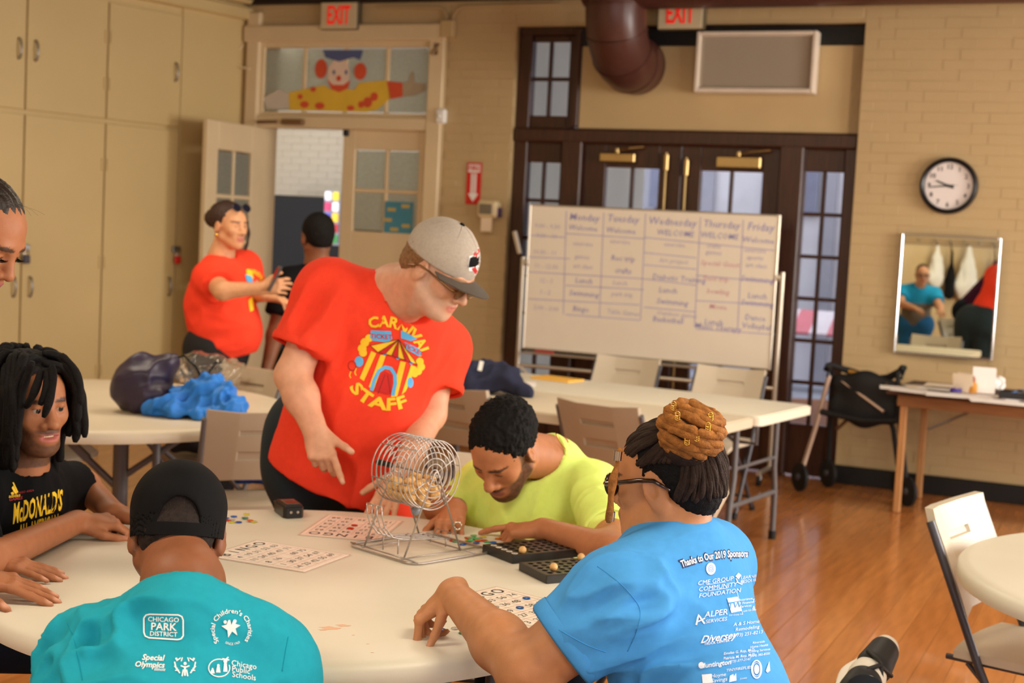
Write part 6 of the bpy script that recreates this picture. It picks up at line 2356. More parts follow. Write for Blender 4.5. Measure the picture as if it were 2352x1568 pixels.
seam_px([(155, 1432), (170, 1470), (182, 1520), (190, 1566)], 0.0011, 'sleeve_seam', pA, bvA, M_teald, tA)
seam_px([(662, 1462), (655, 1500), (648, 1545)], 0.0011, 'sleeve_seam', pA, bvA, M_teald, tA)
g = []; g2 = []
tb = parc('Thanks to Our 2019 Sponsors', (1700, 1660), 388, 110.5, 87.5, 22, bold=0.03)
g2 += parc('Thanks to Our 2019 Sponsors', (1700, 1660), 388, 110.9, 87.1, 22, bold=0.06, stretch=1.25)
ub, vb = (1, -0.14), (0.16, -1)
def T(s, x, y, sz, **kw): g.append(ptext(s, (x, y), kw.pop('u', ub), kw.pop('v', vb), sz, **kw))
T('CME GROUP', 1643, 1334, 14.5); T('COMMUNITY', 1648, 1348, 14.5); T('FOUNDATION', 1653, 1362, 14.5)
g += [pline([(1622, 1343), (1666, 1336)], 1), pline([(1625, 1357), (1671, 1350)], 1)]
g.append(ppoly(pcirc((1632, 1306), 11, 14, 22)))
T('LEARNING', 1725, 1324, 10); T('RESOURCES', 1726, 1333, 10)
g.append(ppoly([(1688, 1323), (1695, 1315), (1702, 1321), (1695, 1330)], 2)); g.append(pline([(1690, 1328), (1693, 1337), (1703, 1342), (1704, 1332)], 2.4))
g.append(ppoly([(1669, 1374), (1693, 1370), (1703, 1403), (1679, 1408)], 4)); T('Insurance', 1712, 1376, 8); T('& Financial', 1714, 1384, 8); T('Services', 1712, 1392, 8); T('630-737-0808', 1722, 1402, 5.5); T('TW Group, Inc.', 1690, 1412, 5)
g.append(pline([(1692, 1360), (1705, 1411)], 0.9))
T('ALPER', 1645, 1409, 19, bold=0.006); T('SERVICES', 1645, 1425, 12)
g.append(pline([(1599, 1436), (1604, 1412), (1618, 1433)], 4)); g.append(pline([(1603, 1428), (1619, 1420)], 3))
T('Tom Tuomey', 1754, 1376, 10); T('& Associates', 1755, 1392, 11)
T('Diversey', 1650, 1464, 23, bold=0.02, shear=0.3); T('TRUCK CENTER', 1646, 1475, 8, bold=0.02)
T('A & S Home', 1714, 1431, 11.5); T('Remodeling', 1716, 1443, 11.5); T('(773) 251-8213', 1717, 1456, 11)
T('Estefan G. Roy, M.D.', 1698, 1497, 8.5, bold=0.008); T('Patricia M. Roy, M.D.', 1698, 1508, 8.5, bold=0.008); T('(773) 577-2141', 1698, 1517, 8, shear=0.2)
T('Riverside', 1742, 1475, 7.5); T('Home Health', 1743, 1484, 7.5); T('Coding Services', 1744, 1494, 7.5); T('(224) 382-8581', 1745, 1504, 7.5)
T('Huntington', 1644, 1525, 15.5, bold=0.022); g.append(ppoly(pcirc((1611, 1528), 7), 1))
T('TINYFIREFLIES', 1697, 1536, 9.5)
T('Hoyne', 1650, 1551, 13); T('Savings', 1652, 1562, 13); g.append(ppoly([(1612, 1549), (1634, 1547), (1637, 1568), (1614, 1570)], 3))
g.append(ppoly([(1674, 1567), (1676, 1552), (1684, 1548), (1686, 1560), (1690, 1546), (1691, 1563)], 2)); T('JULIAN', 1707, 1558, 5)
g.append(pline(pcirc((1737, 1537), 11, 20, 30), 3, True, 1)); g.append(ppoly(pcirc((1737, 1537), 6, 11, 18))); g.append(pline(pcirc((1737, 1537), 8.5, 15.5, 26), 1, True, 1))
g.append(ppoly([(1758, 1541), (1766, 1518), (1768, 1540), (1762, 1545)], 2)); g.append(pline([(1752, 1420), (1757, 1412), (1759, 1425), (1754, 1440), (1762, 1445), (1758, 1452)], 2))
print_on(pC, 'print_outline', bvC, g2, M_printn, 0.0010, parent=tC)
print_on(pC, 'shirt_print', bvC, tb + g, M_printl, 0.0018, parent=tC)
print_on(pC, 'print_reverse', bvC, [ptext('TW', (1687, 1391), ub, vb, 20), pline([(1672, 1385), (1698, 1381)], 1.5)] + [pline(pcirc((1632, 1306), r_, r_ * 1.3, 16), 0.9, True, 1) for r_ in (3, 6)], M_sky, 0.003, parent=tC)
legs_seated(pC, (0.50, 2.52, 0.53), (0.56, 2.72, 0.53), (0.12, 2.75, 0.53), (0.20, 2.98, 0.53), (0.10, 2.80, 0.08), (0.16, 3.02, 0.08), M_navy, 0.095)
# ================================================================== B: man in neon yellow, head bent over the table
pB = person('man in neon yellow shirt bending low and pointing at chips', (0.16, 4.28, 0))
hB = Head(Vp(1160, 1036, 4.05), (-0.40, -0.60, -0.69), 1.04, roll=-0.06)
nbB = Vp(1272, 1052, 4.20)
LsB = Vp(1365, 1130, 4.16); RsB = Vp(1110, 1120, 4.34)
hipB = np.array([0.20, 4.42, 0.56])
elB = onz(1420, 1268, 0.775); wrB = onz(1246, 1214, 0.780)
elB2 = Vp(1010, 1165, 4.24); wrB2 = onz(1046, 1170, 0.79)
S = Solid()
hB.skull(S, jaw=1.12, nose=1.15, lips=1.15)
hB.neck(S, nbB, 0.056, 0.060)
S.cone(hB.w((0, -0.05, -0.03)), nbB + [0, 0.01, 0.0], 0.050, 0.054, 0.03)
S.cone(nbB, (LsB + RsB) / 2 + [0, 0, -0.12], 0.056, 0.10, 0.03)
S.cone((LsB + RsB) / 2 + [0, 0, -0.1], hipB, 0.12, 0.13, 0.05)
S.cone(nbB + [0, 0, -0.08], LsB, 0.045, 0.05, 0.03); S.cone(nbB + [0, 0, -0.08], RsB, 0.045, 0.05, 0.03)
S.cone(LsB, elB, 0.056, 0.046, 0.02); S.cone(elB, wrB, 0.046, 0.030, 0.02)
S.cone(RsB, elB2, 0.056, 0.046, 0.02); S.cone(elB2, wrB2, 0.045, 0.031, 0.02)
nlB = []
tip = onz(1104, 1226, 0.752)
hand(S, wrB, nrm(tip - wrB + [0, 0, 0.006]), (0.1, -0.15, 1), 1, ((0.12, 0.10, 0.05), (0.85, 1.2, 0.7), (0.9, 1.3, 0.7), (0.9, 1.3, 0.7)), s=1.02, spread=0.08, thumb=(0.5, 0.5, 0.3), nails=nlB)
hand(S, wrB2, (-0.10, -0.75, -0.22), (-0.1, -0.2, 1), 1, ((0.7, 0.7, 0.4), (0.8, 0.8, 0.4), (0.9, 0.9, 0.4), (0.9, 0.9, 0.4)), s=1.02, thumb=(0.7, 0.3, 0.2), nails=nlB)
body_part(pB, S, 0.0042, SK_BEND, [(hB, dict(lips=LIP_DARK, brows=HAIR_BLK, beard=HAIR_BLK, stub=0.9))], nails=nlB, tipcol=lin((196, 132, 104)))
S = Solid()
hB.e(S, (0, -0.024, 0.052), (0.089, 0.108, 0.092), 0.01)
S.cut(hB.w((0, 0.066, 0.072)), hB.d((0, 1, -0.30)), 0.006)
S.cut(hB.w((0, -0.06, -0.030)), hB.d((0, 0.35, -1)), 0.006)
for x in (-1, 1):
    hB.e(S, (x * 0.092, 0.020, -0.020), (0.030, 0.050, 0.045), 0.006, '-')
V, F = S.mesh(0.0045)
V += normals_of(V, F) * (0.006 * vnoise(V, 110, 4, 2) + 0.003 * vnoise(V, 300, 9))[:, None]
wpart('hair', V, F, M_hair, pB)
S = Solid()
S.flatcone(LsB, LsB + (elB - LsB) * 0.74, 0.076, 0.074, 0.03)
S.flatcone(RsB, RsB + (wrB2 - RsB) * 0.40 + [-0.06, 0.02, -0.06], 0.076, 0.072, 0.03)
S.cone(LsB, RsB, 0.074, 0.074, 0.06)
S.cone(nbB + [0.0, 0.01, -0.045], LsB + [-0.02, 0, 0.008], 0.062, 0.070, 0.05); S.cone(nbB + [0, 0.01, -0.045], RsB + [0.03, 0, 0.008], 0.062, 0.068, 0.05)
mB = (LsB + RsB) / 2
S.cone(mB + [0, 0.02, -0.06], hipB, 0.175, 0.20, 0.07, ((0.2, 1, 0), 0.72))
S.cone(mB + [-0.02, -0.05, -0.06], mB + [-0.02, -0.03, -0.2], 0.12, 0.14, 0.06)
S.cone(nbB + [0.01, 0.005, -0.012], nbB + [0.01, 0.02, -0.06], 0.076, 0.10, 0.03)
S.cone(hB.w((0, -0.03, -0.06)), nbB + [0.0, 0.0, 0.0], 0.074, 0.060, 0.004, None, '-')
foldB = [(Vp(1070, 1130, 4.2), 0.2, (0.6, 0, 1), 0.05, 0.010, 3), (Vp(1180, 1170, 4.0), 0.2, (0.3, 0, 1), 0.06, 0.008, 5), (Vp(1340, 1150, 4.05), 0.22, (0.35, 0, 1), 0.06, 0.008, 8), (Vp(1260, 1130, 4.0), 0.25, (0.5, 0, 1), 0.09, 0.006, 11)]
tB, bvB = cloth_part('t_shirt', pB, S, 0.0065, M_neon, foldB)
ring_trim(pB, tB, LsB + (elB - LsB) * 0.73, elB - LsB, 0.0735, M_neon, 'hem', 0.008)
ring_trim(pB, tB, nbB + nrm(hB.w((0, -0.03, -0.06)) - nbB) * 0.012, hB.w((0, -0.03, -0.06)) - nbB, 0.070, M_neon, 'collar', 0.008)
# gold chain
pts = []
for t in np.linspace(0, 1, 14):
    x = 1277 + (1301 - 1277) * t; y = 995 + (1034 - 995) * t
    pts.append(tuple(Vp(x - 3 * math.sin(PI * t), y, 4.135) - np.array(pB.location)))
build('necklace', MB().tube(pts, 0.002, 6), M_gold, pB, smooth=180)
# ring on the hand by the cage
c = wrB2 + np.array([0.012, -0.105, -0.024]) - np.array(pB.location)
build('finger_ring', MB().tube([tuple(c + np.array([0.0105 * math.cos(a), 0, 0.0105 * math.sin(a)])) for a in np.linspace(0, 2 * PI, 17)[:-1]], 0.0028, 6, closed=True), mat('white_gold', (230, 222, 200), 0.2, metal=1.0), pB, smooth=180)
legs_seated(pB, (0.30, 4.40, 0.53), (0.10, 4.44, 0.53), (0.20, 4.02, 0.53), (-0.02, 4.08, 0.53), (0.24, 3.98, 0.08), (0.0, 4.05, 0.08), M_navy)

# ================================================================== D: man in red with a grey cap, leaning in
pD = person('man in red carnival staff shirt and grey cap leaning forward', (-0.45, 4.62, 0))
hD = Head(Vp(1006, 622, 4.30), (0.74, -0.38, -0.55), 1.06, roll=0.0)
nbD = Vp(905, 668, 4.42)
RsD = Vp(752, 672, 4.40); LsD = Vp(1010, 800, 4.58)
elD = Vp(672, 862, 4.34); wrD = Vp(722, 985, 4.24)
elD2 = Vp(985, 950, 4.50); wrD2 = Vp(925, 1085, 4.22)
hipD = Vp(790, 1000, 4.55)
S = Solid()
hD.skull(S, jaw=1.18, cheek=1.15, nose=1.2, lips=0.8)
hD.neck(S, nbD, 0.066, 0.072)
S.cone(hD.w((0, 0.02, -0.06)), nbD + [0.04, -0.04, -0.03], 0.055, 0.062, 0.03)
S.cone(nbD, (LsD + RsD) / 2 + [0, 0, -0.12], 0.07, 0.11, 0.05)
S.cone((LsD + RsD) / 2 + [0, 0, -0.12], hipD, 0.11, 0.10, 0.05)
S.cone(nbD + [0, 0, -0.05], RsD, 0.055, 0.058, 0.03); S.cone(nbD + [0, 0, -0.05], LsD, 0.055, 0.058, 0.03)
S.cone(RsD, elD, 0.058, 0.054, 0.02); S.cone(elD, elD * 0.6 + wrD * 0.4, 0.053, 0.050, 0.02); S.cone(elD * 0.6 + wrD * 0.4, wrD, 0.050, 0.035, 0.03)
S.cone(LsD, elD2, 0.058, 0.054, 0.02); S.cone(elD2, wrD2, 0.053, 0.034, 0.02)
nlD = []
hand(S, wrD, nrm((0.26, -0.25, -0.62)), nrm((-0.05, -1, 0.35)), -1, ((0.12, 0.15, 0.1), (0.75, 0.6, 0.3), (0.9, 0.7, 0.3), (1.0, 0.7, 0.3)), s=1.0, r=1.15, spread=0.02, thumb=(0.55, -0.15, 0.1), nails=nlD, tdrop=-0.1)
hand(S, wrD2, nrm((-0.30, -0.35, -0.55)), nrm((-0.3, -0.9, 0.4)), 1, ((0.15, 0.2, 0.1), (0.3, 0.3, 0.2), (0.3, 0.3, 0.2), (0.35, 0.3, 0.2)), s=1.0, r=1.12, spread=0.08, thumb=(0.8, 0.1, 0.1))
body_part(pD, S, 0.0045, SK_FAIR, [(hD, dict(lips=lin((206, 120, 108)), brows=lin((150, 116, 84)), beard=lin((214, 190, 172)), stub=0.45))], nails=nlD, mottled=lin((226, 150, 122)), tipcol=lin((240, 196, 172)))
S = Solid()
hD.e(S, (0, -0.024, 0.040), (0.080, 0.101, 0.084), 0.01)
hD.e(S, (0, -0.075, -0.02), (0.055, 0.042, 0.045), 0.03)
S.cut(hD.w((0, -0.03, -0.050)), hD.d((0, 0.5, -1)), 0.006)
S.cut(hD.w((0, 0.045, 0.02)), hD.d((0, 1, -0.1)), 0.006)
for x in (-1, 1):
    hD.e(S, (x * 0.085, 0.008, -0.008), (0.022, 0.034, 0.045), 0.006, '-')
V, F = S.mesh(0.005)
V += normals_of(V, F) * (0.004 * vnoise(V * np.array([1, 1, 0.3]), 160, 4, 2))[:, None]
wpart('hair', V, F, mat('sandy_hair', (134, 98, 62), 0.7, var=0.35, vscale=120, bump=0.5, bscale=300), pD)
M_capg = mat('grey_marl', (176, 164, 150), 0.8, var=0.07, vscale=120, bump=0.1, bscale=800)
M_capd = mat('charcoal_brim', (84, 74, 64), 0.8, var=0.08, vscale=60)
cpD = cap_on(pD, hD, M_capg, M_capd, tilt=0.06, z0=0.058, r=(0.088, 0.110, 0.100), brim_len=0.075, flatbrim=0.55, lift=0.004)
bt_ = [c for c in kids(cpD) if c.name.startswith('button')][0]
bt_.data.materials.clear(); bt_.data.materials.append(M_capblk)
# block O with the banner across it, on the cap front
Vc = np.array([v.co for v in cpD.data.vertices]) + np.array(pD.location)
bvcap = BVHTree.FromPolygons([Vector(p) for p in Vc], [tuple(p.vertices) for p in cpD.data.polygons])
def octo(cx, cy, rx, ry, c=0.35, sl=-0.12):
    P = [(-rx * c * 1.2, -ry), (rx * c * 1.2, -ry), (rx, -ry * (1 - c)), (rx, ry * (1 - c)), (rx * c * 1.2, ry), (-rx * c * 1.2, ry), (-rx, ry * (1 - c)), (-rx, -ry * (1 - c))]
    return [(cx + x + sl * -y * -1.0, cy + y) for x, y in P]
def oring(cx, cy, rx, ry, w):
    a = np.array(octo(cx, cy, rx, ry)); b = np.array(octo(cx, cy, rx - w, ry - w))
    return (np.concatenate([a, b]), [(i, (i + 1) % 8, 8 + (i + 1) % 8, 8 + i) for i in range(8)])
print_on(pD, 'logo_backing', bvcap, [oring(1102, 600, 18, 32, 12), ppoly([(1074, 606), (1078, 588), (1118, 580), (1120, 610), (1100, 622), (1078, 622)], 3)], M_print, 0.001, parent=cpD)
print_on(pD, 'logo_letter', bvcap, [oring(1102, 600, 16, 29.5, 8)], mat('logo_red', (186, 24, 30), 0.6), 0.0022, parent=cpD)
print_on(pD, 'logo_banner', bvcap, [ppoly([(1077, 605), (1080, 592), (1092, 589), (1096, 594), (1101, 588), (1115, 587), (1118, 606), (1112, 610), (1098, 607), (1090, 612), (1076, 614)], 3)], M_capblk, 0.0036, parent=cpD)
print_on(pD, 'logo_banner_mark', bvcap, [pline(pcirc((1105, 597), 6, 7, 14), 2, True, 1)], mat('logo_grey', (170, 170, 172), 0.6), 0.0046, parent=cpD)
glasses(pD, hD, mat('bronze_wire', (120, 84, 50), 0.3, metal=0.7), mat('tinted_lens', (190, 170, 140), 0.03, trans=0.85, ior=1.05), dz=-0.004, size=0.95, dy=0.004)
# shirt
S = Solid()
S.flatcone(RsD, RsD + (elD - RsD) * 0.66 + [-0.01, 0, 0], 0.085, 0.092, 0.03)
S.flatcone(LsD, LsD + (elD2 - LsD) * 0.62 + [0.012, 0, 0], 0.082, 0.082, 0.03)
S.cone(RsD, LsD, 0.086, 0.082, 0.07)
S.cone(nbD + [0, 0.01, -0.05], RsD + [0.02, 0, 0.012], 0.07, 0.078, 0.06); S.cone(nbD + [0, 0.01, -0.05], LsD, 0.07, 0.078, 0.06)
mD = (LsD + RsD) / 2
bel = Vp(815, 960, 4.50)
S.cone(mD + [0, 0, -0.05], bel, 0.19, 0.205, 0.09, ((0.25, 1, 0), 0.80))
lo1 = Vp(780, 1075, 4.55)
S.cone(bel, lo1, 0.205, 0.225, 0.09, ((0.2, 1, 0), 0.84))
S.cone(lo1, lo1 + [0.03, 0.0, -0.20], 0.215, 0.225, 0.05, ((0.2, 1, 0), 0.84))
S.cone(nbD + [0.012, -0.008, -0.012], nbD + [0.015, 0, -0.06], 0.088, 0.10, 0.03)
hemp = Vp(850, 1200, 4.30)
S.cut(hemp, nrm((-0.36, 0.05, -1)), 0.004)
S.cone(hD.w((0, 0.03, -0.075)), nbD + [0.004, 0, 0.000], 0.092, 0.074, 0.004, None, '-')
foldD = [(Vp(790, 800, 4.3), 0.28, (0.3, 0, 1), 0.07, 0.020, 3), (Vp(740, 720, 4.3), 0.2, (0.6, 0, 1), 0.06, 0.016, 5), (Vp(820, 1040, 4.3), 0.32, (0.25, 0, 1), 0.10, 0.018, 8), (Vp(1010, 860, 4.45), 0.18, (0.5, 0, 1), 0.05, 0.010, 11), (Vp(880, 700, 4.35), 0.18, (0.6, 0, -1), 0.06, 0.006, 13)]
tD, bvD = cloth_part('t_shirt', pD, S, 0.0068, M_redT, foldD)
ring_trim(pD, tD, RsD + (elD - RsD) * 0.65 + [-0.01, 0, 0], elD - RsD, 0.0915, M_redT, 'hem', 0.010)
ring_trim(pD, tD, LsD + (elD2 - LsD) * 0.61 + [0.012, 0, 0], elD2 - LsD, 0.082, M_redT, 'hem', 0.010)
# print: carnival tent
gy, gb, gr_, gn = [], [], [], []
def P_(x, y): return (x, y)
# slab lettering: thick strokes plus serifs come from the bold face with small feet
def slab(txt, c, R, a0, a1, size, outer=True):
    out = parc(txt, c, R, a0, a1, size, outer=outer, bold=0.035)
    # serif feet along each letter's base and head
    return out
gy += slab('CARNIVAL', (880, 836), 97, 110, 12, 34)
gy += slab('STAFF', (893, 836), 94, 210, 296, 38, outer=False)
roof_top = (916, 779)
ed = [(851, 793), (868, 809), (884, 813), (900, 816), (914, 822), (930, 826), (944, 833), (958, 836)]
for i in range(7):
    (gy if i % 2 == 0 else gr_).append(ppoly([roof_top, ed[i], ed[i + 1]], 4))
wl_t = [(853, 806), (864, 811), (874, 814), (886, 817), (897, 820), (908, 826), (920, 829), (932, 832), (944, 838), (956, 842)]
wl_b = [(826, 868), (836, 875), (847, 888), (858, 896), (868, 904), (885, 906), (898, 912), (912, 910), (922, 906), (932, 898)]
for i in range(9):
    if i in (0, 2, 6, 8):
        gy.append(ppoly([wl_t[i], wl_t[i + 1], wl_b[i + 1], wl_b[i]], 3))
arch = [(853, 897), (860, 872), (870, 852), (884, 843), (898, 846), (907, 860), (908, 880), (902, 908)]
gb.append(pline(arch, 8, False, 4))
gr_.append(ppoly([(861, 898), (868, 872), (884, 852), (898, 860), (898, 885), (893, 906)], 2))
gb.append(ppoly([(921, 758), (935, 764), (958, 778), (944, 783), (930, 779), (921, 776)], 2))
gb.append(ppoly([(852, 758), (898, 760), (901, 778), (890, 786), (856, 782), (850, 774)], 3))
gb.append(ppoly([(929, 785), (962, 800), (970, 812), (962, 818), (934, 802)], 3))
gr_.append(ptext('TICKET', (876, 773), (1, 0.06), (0, -1), 15, bold=0.02)); gr_.append(ptext('TICKET', (950, 803), (1, 0.5), (0.2, -1), 13, bold=0.02))
for (x, y, r) in [(832, 800, 10), (838, 786, 10), (848, 776, 9), (834, 810, 9), (964, 830, 9), (967, 842, 9), (960, 852, 9), (952, 858, 8)]:
    gy.append(ppoly(pcirc((x, y), r), 1))
gb.append(ppoly(pcirc((825, 830), 10, 12), 1)); gn.append(pline(pcirc((809, 840), 9, 11, 18), 1.4, True, 1)); gb.append(ppoly(pcirc((942, 878), 7, 12), 1))
gy += [pline([(806, 853), (803, 862), (806, 868)], 2.5), pline([(818, 845), (815, 856), (818, 862)], 2.5)]
for i in (1, 3, 5):
    gb.append(ppoly(pcirc(ed[i + 1], 4, n=10)))
for a_, b__ in [(roof_top, e_) for e_ in ed]:
    gn.append(pline([a_, b__], 1.2))
gn.append(pline(ed, 1.4, False, 1)); gn += [pline([(868, 904), (884, 860)], 1.2), pline([(897, 906), (890, 862)], 1.2)]
print_on(pD, 'shirt_print_yellow', bvD, gy, M_printy, 0.0016, parent=tD)
print_on(pD, 'shirt_print_blue', bvD, gb, M_printb, 0.0022, parent=tD)
print_on(pD, 'shirt_print_red', bvD, gr_, mat('tent_red_print', (196, 26, 20), 0.7), 0.0028, parent=tD)
print_on(pD, 'shirt_print_line', bvD, gn, mat('dark_line_print', (110, 24, 20), 0.7), 0.0034, parent=tD)
# trousers and shoes
S = Solid()
hd_ = np.array([lo1[0], 4.66, 0.80])
S.cone(hd_ + [-0.08, 0, 0.08], hd_ + [0.08, 0, 0.08], 0.175, 0.175, 0.06, ((0, 1, 0), 0.8))
S.cone(hd_ + [-0.08, 0, 0.08], hd_ + [-0.10, 0, -0.02], 0.17, 0.17, 0.06, ((0, 1, 0), 0.8))
for s_ in (-1, 1):
    S.cone(hd_ + [s_ * 0.095, 0, 0.0], hd_ + [s_ * 0.11, 0.02, -0.35], 0.125, 0.09, 0.05)
    S.flatcone(hd_ + [s_ * 0.11, 0.02, -0.35], hd_ + [s_ * 0.12, 0.05, -0.735], 0.09, 0.072, 0.03)
V, F = S.mesh(0.010)
wpart('trousers', relax(V, F, 2), F, mat('dark_teal_trousers', (16, 34, 42), 0.8, bump=0.1, bscale=500), pD)
for s_ in (-1, 1):
    S = Solid()
    a = np.array([hd_[0] + s_ * 0.12, hd_[1] + 0.06, 0.045]); b = a + [s_ * 0.02, -0.19, -0.006]
    S.cone(a, b, 0.045, 0.038, 0.02).cone(a, a + [0, 0, 0.06], 0.042, 0.045, 0.02)
    S.cut((0, 0, 0.004), (0, 0, -1))
    V, F = S.mesh(0.009)
    wpart('shoe', relax(V, F, 1), F, mat('dark_shoe', (30, 28, 30), 0.5), pD)

# ================================================================== E: dreadlocked man in black, smiling
pE = person('smiling man with black dreadlocks in a black tee with yellow lettering', (-1.36, 3.60, 0))
hE = Head(Vp(68, 932, 3.56), (0.74, -0.64, -0.10), 1.0, roll=0.03)
nbE = Vp(42, 1080, 3.60)
LsE = Vp(95, 1125, 3.78); RsE = Vp(-95, 1130, 3.48)
elE = onz(-60, 1300, 0.795); wrE = onz(178, 1198, 0.785)
elE2 = np.array([-1.17, 3.95, 0.82]); wrE2 = onz(262, 1178, 0.785)
hipE = np.array([-1.46, 3.52, 0.56])
S = Solid()
hE.skull(S, jaw=1.1, cheek=1.12, nose=1.2, lips=1.2, smile=1.0, lid=False)
hE.neck(S, nbE, 0.058, 0.064)
S.cone(nbE, (LsE + RsE) / 2 + [0, 0, -0.1], 0.066, 0.11, 0.05)
S.cone((LsE + RsE) / 2 + [0, 0, -0.1], hipE, 0.11, 0.12, 0.05)
S.cone(nbE + [0, 0, -0.05], LsE, 0.05, 0.052, 0.03); S.cone(nbE + [0, 0, -0.05], RsE, 0.05, 0.052, 0.03)
S.cone(LsE, elE2, 0.052, 0.044, 0.02); S.cone(elE2, wrE2, 0.043, 0.030, 0.02)
S.cone(RsE, elE, 0.052, 0.044, 0.02); S.cone(elE, wrE, 0.043, 0.030, 0.02)
nlE = []
hand(S, wrE, nrm((0.72, 0.40, -0.05)), (-0.1, -0.25, 1), 1, ((0.55, 0.8, 0.5), (0.6, 0.85, 0.5), (0.65, 0.9, 0.5), (0.7, 0.9, 0.5)), s=1.05, thumb=(0.5, 0.4, 0.3), nails=nlE)
hand(S, wrE2, nrm((0.75, -0.15, -0.05)), (0.0, 0.1, 1), -1, RELAX, s=1.05)
body_part(pE, S, 0.0042, SK_MID, [(hE, dict(lips=lin((172, 96, 88)), brows=HAIR_BLK, beard=HAIR_BLK, stub=0.8, eyes=False))], nails=nlE, tipcol=lin((190, 128, 100)))
eyeball(pE, hE, look=(-0.12, 1, -0.05), iris=(34, 20, 14))
# upper lids and teeth
M = Matrix.Translation(-Vector(pE.location)) @ hE.M4()
th = MB()
for k in range(-4, 5):
    th.box((k * 0.0056, 0.0935 - 0.0007 * k * k * 0.6, -0.0545), (0.0052, 0.006, 0.0072), bev=0.0012, M=M)
tag(build('teeth', th, mat('teeth', (232, 216, 186), 0.3, var=0.03), pE), kind='stuff')
ld = MB()
for sx in (-1, 1):
    for (dz, z1) in ((0.0115, 0.55),):
        pts = []
        for a in np.linspace(-1.2, 1.2, 9):
            pts.append(M @ Vector((sx * 0.031 + 0.0138 * math.sin(a), 0.0785 + 0.0118 * math.cos(a) * 0.95, 0.0105 + 0.0072 * math.cos(a * 0.9))))
        ld.tube([tuple(p) for p in pts], 0.0026, 6)
build('eyelid', ld, mat('lid_skin', (110, 68, 46), 0.5), pE, smooth=180)
# hair: scalp and hanging locks
S = Solid()
hE.e(S, (0, -0.024, 0.052), (0.086, 0.106, 0.088), 0.01)
S.cut(hE.w((0, 0.070, 0.078)), hE.d((0, 1, -0.25)), 0.006)
for x in (-1, 1):
    hE.e(S, (x * 0.088, 0.030, -0.02), (0.035, 0.055, 0.05), 0.006, '-')
V, F = S.mesh(0.006)
V += normals_of(V, F) * (0.005 * vnoise(V, 120, 4, 2))[:, None]
hrE = wpart('hair', V, F, M_hair, pE)
paths = []
rr_ = random.Random(5)
for i in range(92):
    a = rr_.uniform(-PI, PI)
    t0 = rr_.uniform(0.15, 1.0) ** 0.7
    # root on the scalp
    z = 0.052 + 0.088 * math.cos(t0 * 1.45)
    rxy = math.sin(t0 * 1.45)
    x = 0.086 * rxy * math.sin(a); y = -0.024 + 0.106 * rxy * math.cos(a)
    front = math.cos(a)
    if front > 0.72 and t0 > 0.75:
        continue
    ln = rr_.uniform(0.11, 0.19) if front > 0.2 else rr_.uniform(0.17, 0.26)
    ox, oy = math.sin(a), math.cos(a)
    out = 0.095 + 0.010 * rr_.random()
    ex, ey = out * ox * 0.97, -0.024 + (out + 0.018) * oy
    if front > 0.25:      # sweep to the temples so that the face stays clear
        sgn = 1 if x >= 0 else -1
        ex, ey = sgn * (0.083 + 0.014 * rr_.random()), 0.030 + 0.055 * rr_.random()
        ln *= 0.7 if sgn < 0 else 1.0
    p1 = (x * 1.0, y * 1.0, z + 0.006)
    p2 = (x * 0.75 + ex * 0.38, y * 0.75 + ey * 0.38, z + 0.006)
    p3 = (ex, ey, min(z, 0.045))
    p4 = (ex * 1.02, ey * 0.98, 0.03 - ln)
    pts = [hE.w(p) for p in (p1, p2, p3)]
    pe = pts[-1] + np.array([0, 0, -ln]) + 0.012 * np.array([rr_.uniform(-1, 1), rr_.uniform(-1, 1), 0])
    pts.append((pts[-1] + pe) / 2 + 0.006 * np.array([rr_.uniform(-1, 1), rr_.uniform(-1, 1), 0]))
    pts.append(pe)
    P, ra = rope(pts, 0.0088 + 0.002 * rr_.random(), 0.10, 0.010, i)
    paths.append((P, ra))
# the locks that fall across the forehead and cheek
for lk_ in ([(120, 838), (122, 880), (115, 915), (105, 945), (100, 958)], [(150, 830), (172, 870), (181, 910), (180, 945), (177, 968)], [(140, 815), (172, 845), (186, 890), (184, 930)], [(95, 850), (85, 885), (72, 915), (60, 935)], [(75, 830), (52, 890), (45, 950), (40, 1010), (34, 1030)], [(60, 840), (30, 900), (20, 960), (22, 1010)], [(108, 845), (110, 880), (100, 912), (92, 930)]):
    pts = []
    for k, (px, py) in enumerate(lk_):
        pts.append(Vp(px, py, 3.435 - 0.010 * min(k, 2) + (0.02 if px < 70 else 0)))
    P, ra = rope(pts, 0.0098, 0.10, 0.010, px)
    paths.append((P, ra))
tubes_part('dreadlocks', pE, paths, M_hair, 7)
# tee
S = Solid()
S.flatcone(LsE, LsE + (elE2 - LsE) * 0.80, 0.072, 0.074, 0.03)
S.flatcone(RsE, RsE + (elE - RsE) * 0.72, 0.072, 0.074, 0.03)
S.cone(LsE, RsE, 0.074, 0.074, 0.06)
S.cone(nbE + [0, 0, -0.045], LsE + [0, 0, 0.01], 0.062, 0.066, 0.05); S.cone(nbE + [0, 0, -0.045], RsE + [0, 0, 0.01], 0.062, 0.066, 0.05)
mE = (LsE + RsE) / 2
S.cone(mE + [0.02, -0.01, -0.05], hipE, 0.155, 0.185, 0.07, ((0.85, -0.5, 0), 0.75))
S.cone(nbE + [0, 0, -0.02], nbE + [0, 0, -0.06], 0.075, 0.09, 0.03)
S.cone(hE.w((0, 0.0, -0.08)), nbE + [0.004, -0.003, -0.004], 0.072, 0.064, 0.004, None, '-')
tE, bvE = cloth_part('t_shirt', pE, S, 0.0065, M_blkT, [(Vp(70, 1150, 3.45), 0.3, (0.2, 0, 1), 0.05, 0.006, 3), (Vp(150, 1140, 3.6), 0.15, (0.3, 0, 1), 0.04, 0.006, 7)])
gy = []; grd = []
